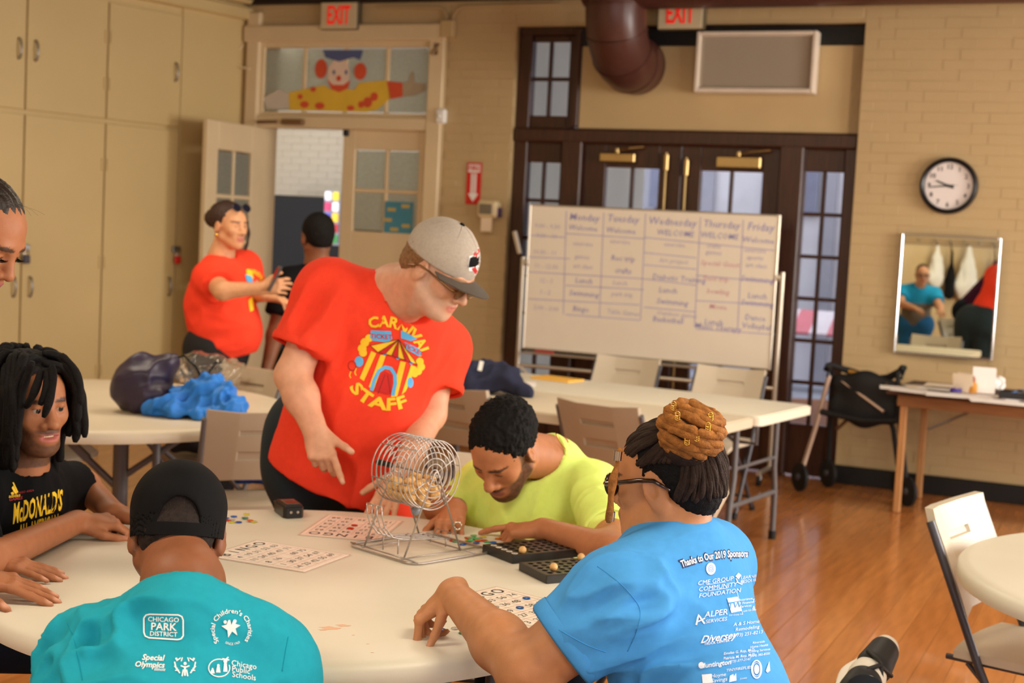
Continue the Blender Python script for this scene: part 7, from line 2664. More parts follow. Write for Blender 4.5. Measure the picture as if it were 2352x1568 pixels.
gy += [ppoly([(24, 1131), (30, 1129), (32, 1134), (26, 1136)], 1), ppoly([(26, 1120), (30, 1115), (39, 1132), (34, 1134)], 1), ppoly([(28, 1108), (31, 1107), (42, 1130), (39, 1132)], 1)]
gy.append(ptext('adidas', (33, 1138), (1, -0.12), (0.1, -1), 11, bold=0.01))
grd.append(ptext('CHICAGO AREA', (52, 1130), (1, -0.16), (0.1, -1), 7)); grd.append(ptext('GAMES', (36, 1145), (1, -0.14), (0.1, -1), 10, bold=0.02))
gy += [ptext("McDONALD'S", (86, 1166), (0.40, -0.115), (0.09, -1.4), 46, bold=0.03), ptext('ALL AMERICAN', (88, 1211), (0.31, -0.09), (0.07, -1.1), 42, bold=0.03)]
print_on(pE, 'shirt_print', bvE, gy, M_printy, 0.0018, parent=tE)
print_on(pE, 'shirt_print_red', bvE, grd, M_printr, 0.0018, parent=tE)
legs_seated(pE, (-1.46, 3.62, 0.53), (-1.46, 3.42, 0.53), (-1.02, 3.66, 0.53), (-1.02, 3.40, 0.53), (-1.00, 3.66, 0.08), (-1.00, 3.40, 0.08), M_navy)

# ================================================================== F: woman leaning in from the left edge
pF = person('woman with smoothed back hair leaning in from the left edge, hands flat on the table', (-1.62, 3.12, 0))
hF = Head(Vp(-58, 545, 3.14), (0.80, -0.18, -0.52), 1.02)
nbF = Vp(-190, 660, 3.12)
RsF = np.array([-1.45, 2.98, 1.32]); LsF = np.array([-1.45, 3.30, 1.34])
wrF = onz(-28, 1328, 0.785); wrF2 = onz(-18, 1292, 0.782)
elF = np.array([-1.20, 3.02, 1.03]); elF2 = np.array([-1.25, 3.32, 1.05])
hipF = np.array([-1.85, 3.12, 0.92])
S = Solid()
hF.skull(S, jaw=0.95, cheek=1.0, nose=1.05, lips=1.1)
hF.neck(S, nbF, 0.048, 0.054)
S.cone(nbF, (RsF + LsF) / 2 + [-0.05, 0, -0.05], 0.055, 0.10, 0.05)
S.cone((RsF + LsF) / 2 + [-0.05, 0, -0.05], hipF, 0.10, 0.12, 0.05)
S.cone(nbF + [0, 0, -0.05], RsF, 0.045, 0.05, 0.03); S.cone(nbF + [0, 0, -0.05], LsF, 0.045, 0.05, 0.03)
S.cone(RsF, elF, 0.05, 0.042, 0.02); S.cone(elF, wrF + [-0.028, -0.01, 0.02], 0.043, 0.032, 0.02)
S.cone(LsF, elF2, 0.05, 0.042, 0.02); S.cone(elF2, wrF2 + [-0.02, 0, 0.02], 0.042, 0.030, 0.02)
nlF = []
FLAT = ((0.16, 0.04, 0.02), (0.16, 0.04, 0.02), (0.16, 0.04, 0.02), (0.18, 0.04, 0.02))
hand(S, wrF + [-0.028, -0.01, 0.006], nrm((0.97, 0.10, -0.16)), (0.15, -0.08, 1), 1, FLAT, s=1.0, spread=0.07, thumb=(0.7, 0.05, 0.05), nails=nlF, tdrop=0.15)
hand(S, wrF2 + [-0.02, 0.0, 0.006], nrm((0.95, 0.22, -0.16)), (0.15, 0.0, 1), -1, FLAT, s=0.98, spread=0.09, thumb=(0.7, 0.05, 0.05), nails=nlF, tdrop=0.15)
body_part(pF, S, 0.004, SK_MID, [(hF, dict(lips=lin((150, 86, 78)), brows=HAIR_BLK, eyes=True))], nails=nlF, tipcol=lin((232, 176, 150)))
M = Matrix.Translation(-Vector(pF.location)) @ hF.M4()
lash = MB()
for sx in (-1, 1):
    for a in np.linspace(-1.0, 1.0, 9):
        b0 = Vector((sx * 0.031 + 0.013 * math.sin(a), 0.0785 + 0.0125 * math.cos(a), 0.006))
        lash.tube([tuple(M @ b0), tuple(M @ (b0 + Vector((0.004 * math.sin(a) * 1.5, 0.008, -0.001)))), tuple(M @ (b0 + Vector((0.006 * math.sin(a) * 1.5, 0.014, 0.004))))], [0.0009, 0.0007, 0.0003], 4)
tag(build('lashes', lash, M_capblk, pF, smooth=180), kind='stuff')
S = Solid()
hF.e(S, (0, -0.022, 0.052), (0.080, 0.103, 0.083), 0.01)
S.cut(hF.w((0, 0.070, 0.080)), hF.d((0, 1, -0.32)), 0.004)
for x in (-1, 1):
    hF.e(S, (x * 0.088, 0.028, -0.02), (0.03, 0.055, 0.046), 0.006, '-')
hF.e(S, (0, -0.125, 0.06), (0.04, 0.04, 0.04), 0.01)
V, F = S.mesh(0.0045)
L_ = hF.loc(V)
V = relax(V, F, 2, 0.5)
V += normals_of(V, F) * (0.0014 * np.sin(L_[:, 0] * 330 + 3 * np.sin(L_[:, 1] * 30)) + 0.001 * vnoise(V, 200, 4))[:, None]
wpart('hair', V, F, mat('brown_black_hair', (34, 24, 18), 0.4, var=0.3, vscale=60, bump=0.3, bscale=300, spec=0.5), pF)
tubes_part('flyaway_hair', pF, [([hF.w((0.02, 0.055, 0.125)), hF.w((0.03, 0.085 + 0.01 * k, 0.13 + 0.006 * k)), hF.w((0.03, 0.10 + 0.012 * k, 0.125 + 0.01 * k))], 0.00018) for k in range(3)], M_hair, 3)
S = Solid()
S.flatcone(RsF, RsF + (elF - RsF) * 0.5, 0.066, 0.066, 0.03); S.flatcone(LsF, LsF + (elF2 - LsF) * 0.5, 0.066, 0.066, 0.03)
S.cone(RsF, LsF, 0.07, 0.07, 0.06)
S.cone((RsF + LsF) / 2 + [-0.05, 0, -0.04], hipF, 0.15, 0.17, 0.07, ((1, 0, 0.8), 0.7))
cloth_part('t_shirt', pF, S, 0.012, cloth('plum_jersey', (70, 30, 60)), [])
S = Solid()
S.cone(hipF + [0, -0.09, 0], hipF + [0, 0.09, 0], 0.15, 0.15, 0.06)
for s_ in (-1, 1):
    S.cone(hipF + [0, s_ * 0.09, -0.02], hipF + [0.06, s_ * 0.10, -0.42], 0.11, 0.075, 0.05)
    S.flatcone(hipF + [0.06, s_ * 0.10, -0.42], hipF + [0.02, s_ * 0.11, -0.84], 0.075, 0.055, 0.03)
V, F = S.mesh(0.014)
wpart('trousers', relax(V, F, 2), F, M_navy, pF)
for s_ in (-1, 1):
    S = Solid()
    a = np.array([hipF[0] + 0.0, hipF[1] + s_ * 0.11, 0.045]); b = a + [0.17, 0, -0.006]
    S.cone(a, b, 0.042, 0.034, 0.02).cone(a, a + [0, 0, 0.05], 0.04, 0.042, 0.02)
    S.cut((0, 0, 0.004), (0, 0, -1))
    V, F = S.mesh(0.01)
    wpart('shoe', relax(V, F, 1), F, mat('dark_shoe', (30, 28, 30), 0.5), pF)
# ================================================================== G: woman in red by the door
pG = person('woman in red staff shirt standing by the open cream door', (-1.55, 7.55, 0))
hG = Head(Vp(526, 521, 7.50), (0.80, -0.58, -0.06), 0.98)
nbG = Vp(508, 592, 7.52)
def simple_person(root, hd, nb, Ls, Rs, els, wrs, hip, skin, shirt_mt, shirt_prims, hand_spec, h=0.007, sh=0.010, fold=(), paint=None, sleeve=0.62, sr=0.085):
    S = Solid()
    hd.skull(S)
    hd.neck(S, nb, 0.055, 0.06)
    m_ = (Ls + Rs) / 2
    S.cone(nb, m_ + [0, 0, -0.1], 0.06, 0.10, 0.05); S.cone(m_ + [0, 0, -0.1], hip, 0.10, 0.11, 0.05)
    for sd, el, wr, hs in ((Ls, els[0], wrs[0], hand_spec[0]), (Rs, els[1], wrs[1], hand_spec[1])):
        S.cone(nb + [0, 0, -0.06], sd, 0.045, 0.05, 0.03)
        S.cone(sd, el, 0.055, 0.048, 0.02); S.cone(el, wr, 0.047, 0.030, 0.02)
        hand(S, wr, hs[0], hs[1], hs[2], hs[3] if len(hs) > 3 else RELAX)
    body_part(root, S, h, skin, [(hd, paint or dict(lips=lin((176, 96, 88)), brows=HAIR_BLK))])
    S = Solid()
    for sd, el in ((Ls, els[0]), (Rs, els[1])):
        S.flatcone(sd, sd + (el - sd) * sleeve, sr, sr * 1.04, 0.03)
    S.cone(Ls, Rs, sr, sr, 0.06)
    S.cone(nb + [0, 0, -0.055], Ls, 0.062, 0.07, 0.05); S.cone(nb + [0, 0, -0.055], Rs, 0.062, 0.07, 0.05)
    shirt_prims(S)
    S.cone(hd.w((0, 0.0, -0.09)), nb + [0, 0, 0.0], 0.074, 0.062, 0.004, None, '-')
    return cloth_part('t_shirt', root, S, sh, shirt_mt, fold)


LsG = Vp(560, 615, 7.72); RsG = Vp(485, 640, 7.38)
chG = Vp(505, 700, 7.52); beG = Vp(520, 760, 7.50); hpG = Vp(498, 800, 7.55)
def prG(S):
    S.cone(Vp(512, 650, 7.54), chG, 0.15, 0.175, 0.08, ((0.8, -0.6, 0), 0.85))
    S.cone(chG, beG, 0.175, 0.180, 0.08, ((0.8, -0.6, 0), 0.95))
    S.cone(beG, Vp(512, 800, 7.52), 0.175, 0.16, 0.06)
    S.cut(Vp(515, 825, 7.4), nrm((0.25, 0, -1)), 0.004)
tG, bvG = simple_person(pG, hG, nbG, LsG, RsG, (Vp(582, 675, 7.60), Vp(512, 668, 7.20)), (Vp(610, 680, 7.45), Vp(600, 662, 7.20)), hpG, SK_TAN, cloth('red_orange_jersey', (0, 0, 0)), prG, ((nrm((0.8, -0.1, -0.1)), (0, 0, 1), -1, RELAX), (nrm((0.85, 0.1, 0.15)), (0.1, -1, 0.2), -1, ((0.5, 0.6, 0.3),) * 4)), fold=[(Vp(490, 740, 7.3), 0.3, (1, 0, 0.3), 0.07, 0.010, 4), (Vp(520, 790, 7.3), 0.25, (1, 0, -0.2), 0.07, 0.010, 6)])
S = Solid()
hG.e(S, (0, -0.026, 0.050), (0.086, 0.104, 0.090), 0.01)
S.cut(hG.w((0, 0.066, 0.068)), hG.d((0, 1, -0.35)), 0.006)
for x in (-1, 1):
    hG.e(S, (x * 0.092, 0.024, -0.03), (0.035, 0.05, 0.05), 0.006, '-')
hG.e(S, (0, -0.125, 0.035), (0.05, 0.045, 0.05), 0.02)
V, F = S.mesh(0.007)
V += normals_of(V, F) * (0.004 * vnoise(V, 90, 4, 2))[:, None]
wpart('hair', V, F, mat('auburn_hair', (52, 30, 20), 0.6, var=0.3, vscale=60, bump=0.4, bscale=200), pG)
tubes_part('loose_curl', pG, [rope([hG.w((-0.078, 0.055, 0.04)), hG.w((-0.090, 0.06, -0.02)), hG.w((-0.086, 0.06, -0.08)), hG.w((-0.080, 0.05, -0.12))], 0.007, 0.3, 0.01, 2)], MATS['auburn_hair'])
glasses(pG, Head(hG.c + hG.d((0, -0.012, 0.062)), hG.d((0, 0.9, 0.35)), 1.0, up=hG.d((0, 0, 1))), mat('black_acetate', (22, 20, 26), 0.2), mat('dark_lens', (26, 26, 40), 0.05), arms=False, size=1.05, name='sunglasses')
build('earring', MB().sphere(tuple(hG.w((0.080, -0.006, -0.044)) - np.array(pG.location)), 0.010, 12, 8), M_gold, pG, smooth=180)
print_on(pG, 'shirt_print', bvG, [ppoly([(565, 618), (578, 622), (582, 640), (566, 636)], 3), ppoly([(570, 690), (580, 680), (582, 712), (574, 716)], 3)] + parc('CARNIVAL', (572, 655), 32, 100, 20, 13, bold=0.03), M_printy, 0.004, parent=tG)
print_on(pG, 'shirt_print_blue', bvG, [ppoly([(562, 630), (576, 634), (582, 652), (566, 646)], 3)], M_printb, 0.006, parent=tG)
S = Solid()
S.cone(hpG + [0, -0.08, 0], hpG + [0, 0.08, 0], 0.16, 0.16, 0.06)
for s_ in (-1, 1):
    kx = hpG + [0.05, s_ * 0.10, -0.42]
    S.cone(hpG + [0, s_ * 0.08, 0], kx, 0.13, 0.085, 0.05); S.flatcone(kx, np.array([kx[0] - 0.02, kx[1], 0.07]), 0.085, 0.065, 0.03)
V, F = S.mesh(0.014)
wpart('trousers', relax(V, F, 2), F, mat('black_trousers', (20, 19, 22), 0.8), pG)
for s_ in (-1, 1):
    S = Solid()
    a = np.array([hpG[0] + 0.03, hpG[1] + s_ * 0.10, 0.045]); b = a + [0.15, -0.06, -0.006]
    S.cone(a, b, 0.042, 0.034, 0.02).cone(a, a + [0, 0, 0.05], 0.04, 0.042, 0.02)
    S.cut((0, 0, 0.004), (0, 0, -1))
    V, F = S.mesh(0.011)
    wpart('shoe', relax(V, F, 1), F, MATS['dark_shoe'], pG)
# phone in her raised hand
wp_ = Vp(630, 640, 7.18)
ph = thing('phone', 'small dark phone held up by the woman in red', 'phone', tuple(wp_), R_(20))
pbm = build('phone_case', MB().box((0, 0, 0), (0.012, 0.07, 0.14), M=Matrix.Rotation(R_(25), 4, 'Y'), bev=0.004), mat('phone_grey', (70, 66, 70), 0.3), ph)
build('screen', MB().box((-0.0065, 0, 0), (0.001, 0.062, 0.128), M=Matrix.Rotation(R_(25), 4, 'Y')), mat('phone_glass', (18, 18, 24), 0.1), ph, smooth=None)

# ================================================================== H: man in black, back turned, by the door
pH = person('man in black tee standing with his back turned in the doorway', (-1.02, 7.75, 0))
hH = Head(Vp(728, 548, 7.80), (-0.45, 0.86, -0.10), 1.02)
nbH = Vp(728, 610, 7.80)
LsH = Vp(662, 655, 7.72); RsH = Vp(800, 660, 7.88)
hpH = Vp(715, 850, 7.80)
def prH(S):
    S.cone(Vp(728, 680, 7.80), hpH, 0.165, 0.165, 0.07, ((-0.4, 0.9, 0), 0.75))
    S.cut(hpH + [0, 0, -0.06], (0, 0, -1), 0.004)
tH, bvH = simple_person(pH, hH, nbH, LsH, RsH, (Vp(632, 770, 7.66), Vp(830, 775, 7.90)), (Vp(612, 850, 7.60), Vp(820, 870, 7.80)), hpH, SK_DARK, M_blkT, prH, ((nrm((0.1, 0, -1)), (-1, 0, 0), 1), (nrm((0, 0, -1)), (1, 0, 0), -1)), sleeve=0.62, paint=dict(brows=HAIR_BLK, lips=LIP_DARK))
S = Solid()
hH.e(S, (0, -0.024, 0.050), (0.084, 0.104, 0.090), 0.01)
hH.e(S, (0, -0.06, 0.0), (0.066, 0.055, 0.07), 0.03)
S.cut(hH.w((0, 0.062, 0.070)), hH.d((0, 1, -0.30)), 0.006)
S.cut(hH.w((0, -0.06, -0.045)), hH.d((0, 0.35, -1)), 0.006)
for x in (-1, 1):
    hH.e(S, (x * 0.092, 0.020, -0.020), (0.030, 0.050, 0.045), 0.006, '-')
V, F = S.mesh(0.007)
V += normals_of(V, F) * (0.003 * vnoise(V, 160, 4, 2))[:, None]
wpart('hair', V, F, M_hair, pH)
S = Solid()
S.cone(hpH + [-0.07, 0, 0], hpH + [0.07, 0, 0], 0.145, 0.145, 0.06)
for s_ in (-1, 1):
    kx = hpH + [s_ * 0.10, 0.02, -0.42]
    S.cone(hpH + [s_ * 0.08, 0, 0], kx, 0.115, 0.08, 0.05); S.flatcone(kx, np.array([kx[0], kx[1] + 0.02, 0.07]), 0.08, 0.062, 0.03)
V, F = S.mesh(0.014)
wpart('trousers', relax(V, F, 2), F, MATS['black_trousers'], pH)
for s_ in (-1, 1):
    S = Solid()
    a = np.array([hpH[0] + s_ * 0.10, hpH[1] + 0.02, 0.045]); b = a + [-0.05, 0.15, -0.006]
    S.cone(a, b, 0.042, 0.034, 0.02).cone(a, a + [0, 0, 0.05], 0.04, 0.042, 0.02)
    S.cut((0, 0, 0.004), (0, 0, -1))
    V, F = S.mesh(0.011)
    wpart('shoe', relax(V, F, 1), F, MATS['dark_shoe'], pH)

# ================================================================== I: man seen only in the mirror, and the bags on the left wall
gI = np.array([-2.90, 2.80, -0.04])
pI = person('man in blue and grey reflected in the mirror, standing left of the frame', tuple(gI))
hI = Head(gI + [0.10, 0.05, 1.33], (0.72, 0.66, -0.12), 1.0)
nbI = gI + [0.03, 0.0, 1.19]
LsI = gI + [-0.13, 0.14, 1.10]; RsI = gI + [0.14, -0.14, 1.10]
hpI = gI + [-0.02, -0.02, 0.72]
def prI(S):
    S.cone(gI + [0, 0, 1.06], hpI, 0.17, 0.19, 0.08, ((0.7, 0.7, 0), 0.8))
    S.cut(hpI + [0, 0, -0.02], (0, 0, -1), 0.004)
M_bluT = mat('blue_grey_two_tone', (30, 160, 220), 0.85, attr='col', bump=0.1, bscale=700, spec=0.15)
tI, bvI = simple_person(pI, hI, nbI, LsI, RsI, (gI + [0.06, 0.36, 0.98], gI + [0.34, -0.02, 0.96]), (gI + [0.32, 0.42, 0.94], gI + [0.52, 0.18, 0.92]), hpI, SK_FAIR, M_bluT, prI, ((nrm((0.9, 0.2, -0.1)), (0, 0, 1), 1), (nrm((0.7, 0.6, -0.1)), (0, 0, 1), -1)), h=0.009, sh=0.012, sleeve=0.6)
Vz = np.array([v.co.z for v in tI.data.vertices]) + 0.0
set_cols(tI.data, np.where((Vz > 0.98)[:, None], np.array(lin((40, 160, 216))), np.array(lin((120, 116, 108)))))
S = Solid()
hI.e(S, (0, -0.026, 0.052), (0.079, 0.098, 0.084), 0.01)
S.cut(hI.w((0, 0.055, 0.080)), hI.d((0, 1, -0.30)), 0.006)
for x in (-1, 1):
    hI.e(S, (x * 0.092, 0.020, -0.020), (0.030, 0.055, 0.055), 0.006, '-')
V, F = S.mesh(0.008)
wpart('hair', V, F, M_hair, pI)
glasses(pI, hI, M_capblk, mat('clear_lens', (230, 230, 230), 0.02, trans=0.95, ior=1.03))
S = Solid()
S.cone(hpI + [-0.07, 0.05, 0], hpI + [0.07, -0.05, 0], 0.15, 0.15, 0.06)
for s_ in (-1, 1):
    kx = hpI + [s_ * 0.09, -s_ * 0.06, -0.36]
    S.cone(hpI + [s_ * 0.07, -s_ * 0.05, 0], kx, 0.12, 0.085, 0.05); S.flatcone(kx, np.array([kx[0], kx[1], 0.07]), 0.085, 0.065, 0.03)
V, F = S.mesh(0.016)
wpart('trousers', relax(V, F, 2), F, mat('bright_blue_trousers', (24, 104, 168), 0.8), pI)
for s_ in (-1, 1):
    S = Solid()
    a = np.array([hpI[0] + s_ * 0.09, hpI[1] - s_ * 0.06, 0.045]); b = a + [0.11, 0.11, -0.006]
    S.cone(a, b, 0.042, 0.034, 0.02).cone(a, a + [0, 0, 0.05], 0.04, 0.042, 0.02)
    S.cut((0, 0, 0.004), (0, 0, -1))
    V, F = S.mesh(0.012)
    wpart('shoe', relax(V, F, 1), F, MATS['dark_shoe'], pI)
# hook rail with bags on the left wall (seen in the mirror)
hr = thing('hook_rail', 'brown hook rail for bags, seen reflected in the mirror', 'rail', (-3.60, 1.6, 1.72))
build('board', MB().box((0.0, 0, 0), (0.03, 4.2, 0.09), bev=0.005), mat('rail_wood', (150, 120, 76), 0.5), hr)
for k in range(14):
    build('hook', MB().tube([(0.015, -1.95 + k * 0.3, 0.01), (0.05, -1.95 + k * 0.3, 0.0), (0.07, -1.95 + k * 0.3, 0.03)], 0.006, 6), M_steel, hr, smooth=180)
def hung_bag(name, lab, y, z0, w_, hgt, mt, seed):
    b = thing(name, lab, 'bag', (-3.50, y, z0))
    S = Solid()
    S.cone((0, 0, hgt * 0.5), (0, 0, hgt * 0.12), w_ * 0.22, w_ * 0.5, 0.05, ((1, 0, 0), 0.4))
    S.cone((0, 0, hgt * 0.9), (0, 0, hgt * 0.4), w_ * 0.10, w_ * 0.3, 0.05, ((1, 0, 0), 0.5))
    V, F = S.mesh(0.014)
    N = normals_of(V, F)
    V = V + N * folds(V, N, [((0, 0, hgt * 0.4), hgt, (0, 0, 1), 0.05, 0.014, seed)])[:, None]
    me = np_mesh('bag_body', V, F); me.materials.append(mt)
    link('bag_body', me, None, b)
    build('cord', MB().tube([(0, -0.01, hgt * 0.9), (-0.03, 0, 1.72 - z0), (0, 0.012, hgt * 0.85)], 0.005, 6), M_capblk, b, smooth=180)
M_wbag = mat('white_nylon_bag', (226, 222, 214), 0.6)
hung_bag('drawstring_bag', 'white drawstring bag with red print hanging in the mirror, left one', 1.75, 1.20, 0.30, 0.5, M_wbag, 3)
hung_bag('drawstring_bag', 'black drawstring bag hanging between two white bags in the mirror', 1.46, 0.98, 0.2, 0.68, M_capblk, 5)
hung_bag('drawstring_bag', 'large plain white bag hanging in the mirror, above the dreadlocked reflection', 1.12, 1.10, 0.46, 0.6, M_wbag, 7)
hung_bag('drawstring_bag', 'maroon drawstring bag hanging at the right in the mirror', 0.55, 0.92, 0.46, 0.62, mat('maroon_nylon', (86, 26, 34), 0.6), 9)
# ------------------------------------------------------------------ bags and clothes lying about
def cloth_heap(name, lab, cat, base, prims, mt, amp=0.012, wl=0.05, h=0.008, seed=1, fo=None):
    t = thing(name, lab, cat, tuple(base))
    S = Solid()
    for p in prims:
        S.cone(*p[:4], k=0.03, flat=p[4] if len(p) > 4 else None)
    S.cut((0, 0, 0.002), (0, 0, -1), 0.004)
    V, F = S.mesh(h)
    N = normals_of(V, F)
    c = V.mean(0)
    D = folds(V, N, [(c, 0.5, d, wl * w_, amp, seed + i) for i, (d, w_) in enumerate(fo or (((1, 0.3, 0.4), 1), ((0.2, 1, -0.5), 1.4), ((0.5, -0.4, 1), 0.8)))])
    V = relax(V + N * D[:, None], F, 2, 0.5)
    V[:, 2] = np.maximum(V[:, 2], 0.0015)
    me = np_mesh('fabric', V, F); me.materials.append(mt)
    link('fabric', me, None, t)
    return t
b0 = onz(330, 945, 0.742)
bagN = cloth_heap('drawstring_bag', 'dark purple drawstring bag standing on the left table', 'bag', b0, [
    ((-0.02, 0, 0.07), (0.0, 0.02, 0.14), 0.10, 0.10), ((0.0, 0.02, 0.14), (0.09, 0.02, 0.20), 0.085, 0.045), ((-0.06, 0.0, 0.12), (0.03, 0, 0.05), 0.07, 0.10), ((0.08, 0.02, 0.19), (0.125, 0.03, 0.235), 0.045, 0.012)],
    mat('plum_nylon', (46, 34, 56), 0.42, var=0.1, spec=0.5), 0.010, 0.07, 0.008, 3)
build('cord', MB().tube([(0.12, 0.03, 0.225), (0.16, 0.0, 0.25), (0.21, 0.02, 0.20), (0.25, 0.0, 0.14), (0.30, -0.05, 0.09)], 0.004, 6).tube([(0.30, 0.02, 0.23), (0.25, 0.0, 0.15), (0.21, -0.04, 0.10)], 0.004, 6), M_capblk, bagN, smooth=180)
b0 = onz(446, 957, 0.742)
M_jkt = mat('blue_shell_fabric', (36, 118, 206), 0.5, var=0.08, vscale=8, spec=0.4, bump=0.1, bscale=300)
cloth_heap('jacket', 'crumpled bright blue jacket heaped on the left table', 'jacket', b0, [
    ((-0.16, -0.02, 0.03), (0.16, 0.0, 0.05), 0.04, 0.06), ((-0.05, 0.03, 0.07), (0.10, 0.03, 0.10), 0.07, 0.065), ((0.02, 0.02, 0.10), (0.06, 0.05, 0.125), 0.05, 0.05), ((-0.18, -0.03, 0.03), (-0.14, -0.04, 0.06), 0.03, 0.025), ((0.08, -0.02, 0.05), (0.19, 0.02, 0.03), 0.06, 0.035), ((-0.09, -0.05, 0.03), (0.02, -0.06, 0.035), 0.038, 0.04)],
    M_jkt, 0.016, 0.045, 0.006, 7)
# crumpled clear plastic bag behind them
b0 = onz(478, 884, 0.742)
t = thing('plastic_bag', 'crumpled clear plastic bag glinting behind the blue jacket', 'bag', tuple(b0))
S = Solid().ell((0, 0, 0.07), (0.16, 0.12, 0.085)).ell((0.09, 0.0, 0.06), (0.10, 0.09, 0.065))
S.cut((0, 0, 0.002), (0, 0, -1), 0.004)
V, F = S.mesh(0.010)
N = normals_of(V, F)
V = V + N * folds(V, N, [((0, 0, 0.08), 0.6, (1, 0.2, 0.3), 0.05, 0.018, 3), ((0, 0, 0.08), 0.6, (0.1, 0.6, 1), 0.04, 0.014, 5)])[:, None]
V[:, 2] = np.maximum(V[:, 2], 0.0015)
me = np_mesh('film', V, F); me.materials.append(mat('clear_film', (250, 246, 238), 0.05, trans=0.97, ior=1.06, spec=1.0, var=0.0, coat=1.0))
link('film', me, None, t)
# things on and under the chairs by the left table
p = onY(455, 1012, 6.75)
cloth_heap('bag', 'black bag on the grey chair seat under the left table', 'bag', (-1.48, 6.82, 0.447), [((-0.10, 0, 0.05), (0.12, 0.02, 0.06), 0.06, 0.07), ((0, 0, 0.08), (0.1, 0.0, 0.10), 0.06, 0.05)], M_blkf, 0.008, 0.06, 0.012, 5)
cloth_heap('jacket', 'blue cloth lying on the seat of the grey chair nearest the left table', 'jacket', (-1.02, 6.08, 0.452), [((-0.10, 0.0, 0.03), (0.10, 0.0, 0.04), 0.04, 0.05), ((0.0, 0.03, 0.06), (0.08, 0.0, 0.06), 0.04, 0.04)], mat('royal_blue_cloth', (24, 70, 150), 0.7), 0.010, 0.05, 0.010, 8)
# navy jacket over the end of the long tables
b0 = onz(1128, 908, 0.742)
t = cloth_heap('jacket', 'navy jacket with a white tag bundled on the long table', 'jacket', onz(1135, 905, 0.742), [
    ((-0.12, 0, 0.06), (0.06, 0.02, 0.08), 0.06, 0.075), ((0.0, 0.02, 0.10), (-0.08, 0.02, 0.13), 0.06, 0.05), ((0.05, -0.02, 0.08), (0.17, -0.06, 0.02), 0.06, 0.03), ((-0.14, -0.02, 0.05), (-0.16, 0.0, 0.12), 0.05, 0.05)],
    mat('navy_fleece', (26, 30, 56), 0.85, bump=0.2, bscale=300), 0.012, 0.06, 0.009, 4)
build('tag', MB().box((-0.10, -0.08, 0.135), (0.022, 0.006, 0.05), M=Matrix.Rotation(R_(10), 4, 'Y'), bev=0.001), M_white, t)
# envelope and papers on the long tables
def flat_sheet(name, lab, cat, px, py, z, w_, d_, rz, mt, th_=0.003):
    p = onz(px, py, z)
    o = build(name, MB().box((0, 0, th_ / 2), (w_, d_, th_), bev=min(0.0008, th_ * .3)), mt, smooth=None)
    o.location = tuple(p); o.rotation_euler = (0, 0, rz)
    return tag(o, lab, cat)
flat_sheet('envelope', 'yellow padded envelope on the far long table', 'envelope', 1280, 872, 0.741, 0.26, 0.17, TA + PI - R_(4) + PI, mat('manila_yellow', (238, 182, 76), 0.7), 0.012)
flat_sheet('paper_sheet', 'white paper sheet beside the navy jacket on the long tables', 'paper', 1205, 882, 0.741, 0.12, 0.20, TA + 0.5, M_pap)

# ------------------------------------------------------------------ on the main table
TZ = 0.7405
M_wire = mat('silver_wire', (176, 166, 158), 0.32, metal=0.75, var=0.04)
cl_, cr_, cn_ = onz(792, 1248, TZ)[:2], onz(1088, 1258, TZ)[:2], onz(958, 1290, TZ)[:2]
ax_ = nrm(np.append(cn_ - cl_, 0)); 
cage_c = (np.append((cl_ + cr_) / 2, TZ)); 
drum_near = onY(1000, 1101, 3.66); drum_far = onY(911, 1082, 3.77)
axd = drum_near - drum_far; axd[2] = 0; axd = nrm(axd)
cc0 = np.array([(drum_near[0] + drum_far[0]) / 2, (drum_near[1] + drum_far[1]) / 2, 0.952])
cg = thing('bingo_cage', 'silver wire bingo cage half filled with wooden balls', 'bingo cage', (cc0[0], cc0[1], TZ), math.atan2(axd[1], axd[0]))
# local: x along the drum axis (towards us), y to the right/back, z up
L2, RD = 0.072, 0.090
DZ = cc0[2] - TZ
dr = MB()
def ringx(x, r, w=0.0017, n=40):
    dr.tube([(x, r * math.cos(a), DZ + r * math.sin(a)) for a in np.linspace(0, 2 * PI, n + 1)[:-1]], w, 6, closed=True)
for k in range(9):
    ringx(-L2 + 2 * L2 * k / 8, RD)
for x in (-L2, L2):
    for r in (0.014, 0.029, 0.044, 0.059, 0.074):
        ringx(x, r)
    for a in np.linspace(0, 2 * PI, 5)[:-1] + 0.5:
        dr.tube([(x, 0.012 * math.cos(a), DZ + 0.012 * math.sin(a)), (x, RD * math.cos(a), DZ + RD * math.sin(a))], 0.0017, 6)
for a in np.linspace(0, 2 * PI, 7)[:-1] + 0.2:
    dr.tube([(-L2, RD * math.cos(a), DZ + RD * math.sin(a)), (L2, RD * math.cos(a), DZ + RD * math.sin(a))], 0.0017, 6)
build('drum', dr, M_wire, cg, smooth=180)
axl = build('axle', MB().tube([(-L2 - 0.09, 0, DZ), (L2 + 0.012, 0, DZ)], 0.0026, 8), M_wire, cg, smooth=180)
build('crank_handle', MB().tube([(-L2 - 0.088, 0, DZ), (-L2 - 0.082, 0, DZ), (-L2 - 0.03, 0, DZ), (-L2 - 0.026, 0, DZ)], [0.006, 0.0085, 0.0075, 0.005], 12), M_rub, axl, smooth=60)
for (x, yy) in ((L2 + 0.008, 0.098), (-L2 - 0.008, 0.098)):
    build('leg', MB().tube([(x, -yy, 0.004), (x, -0.006, DZ + 0.006), (x, 0.0, DZ + 0.011), (x, 0.006, DZ + 0.006), (x, yy, 0.004)], 0.0024, 8), M_wire, cg, smooth=180)
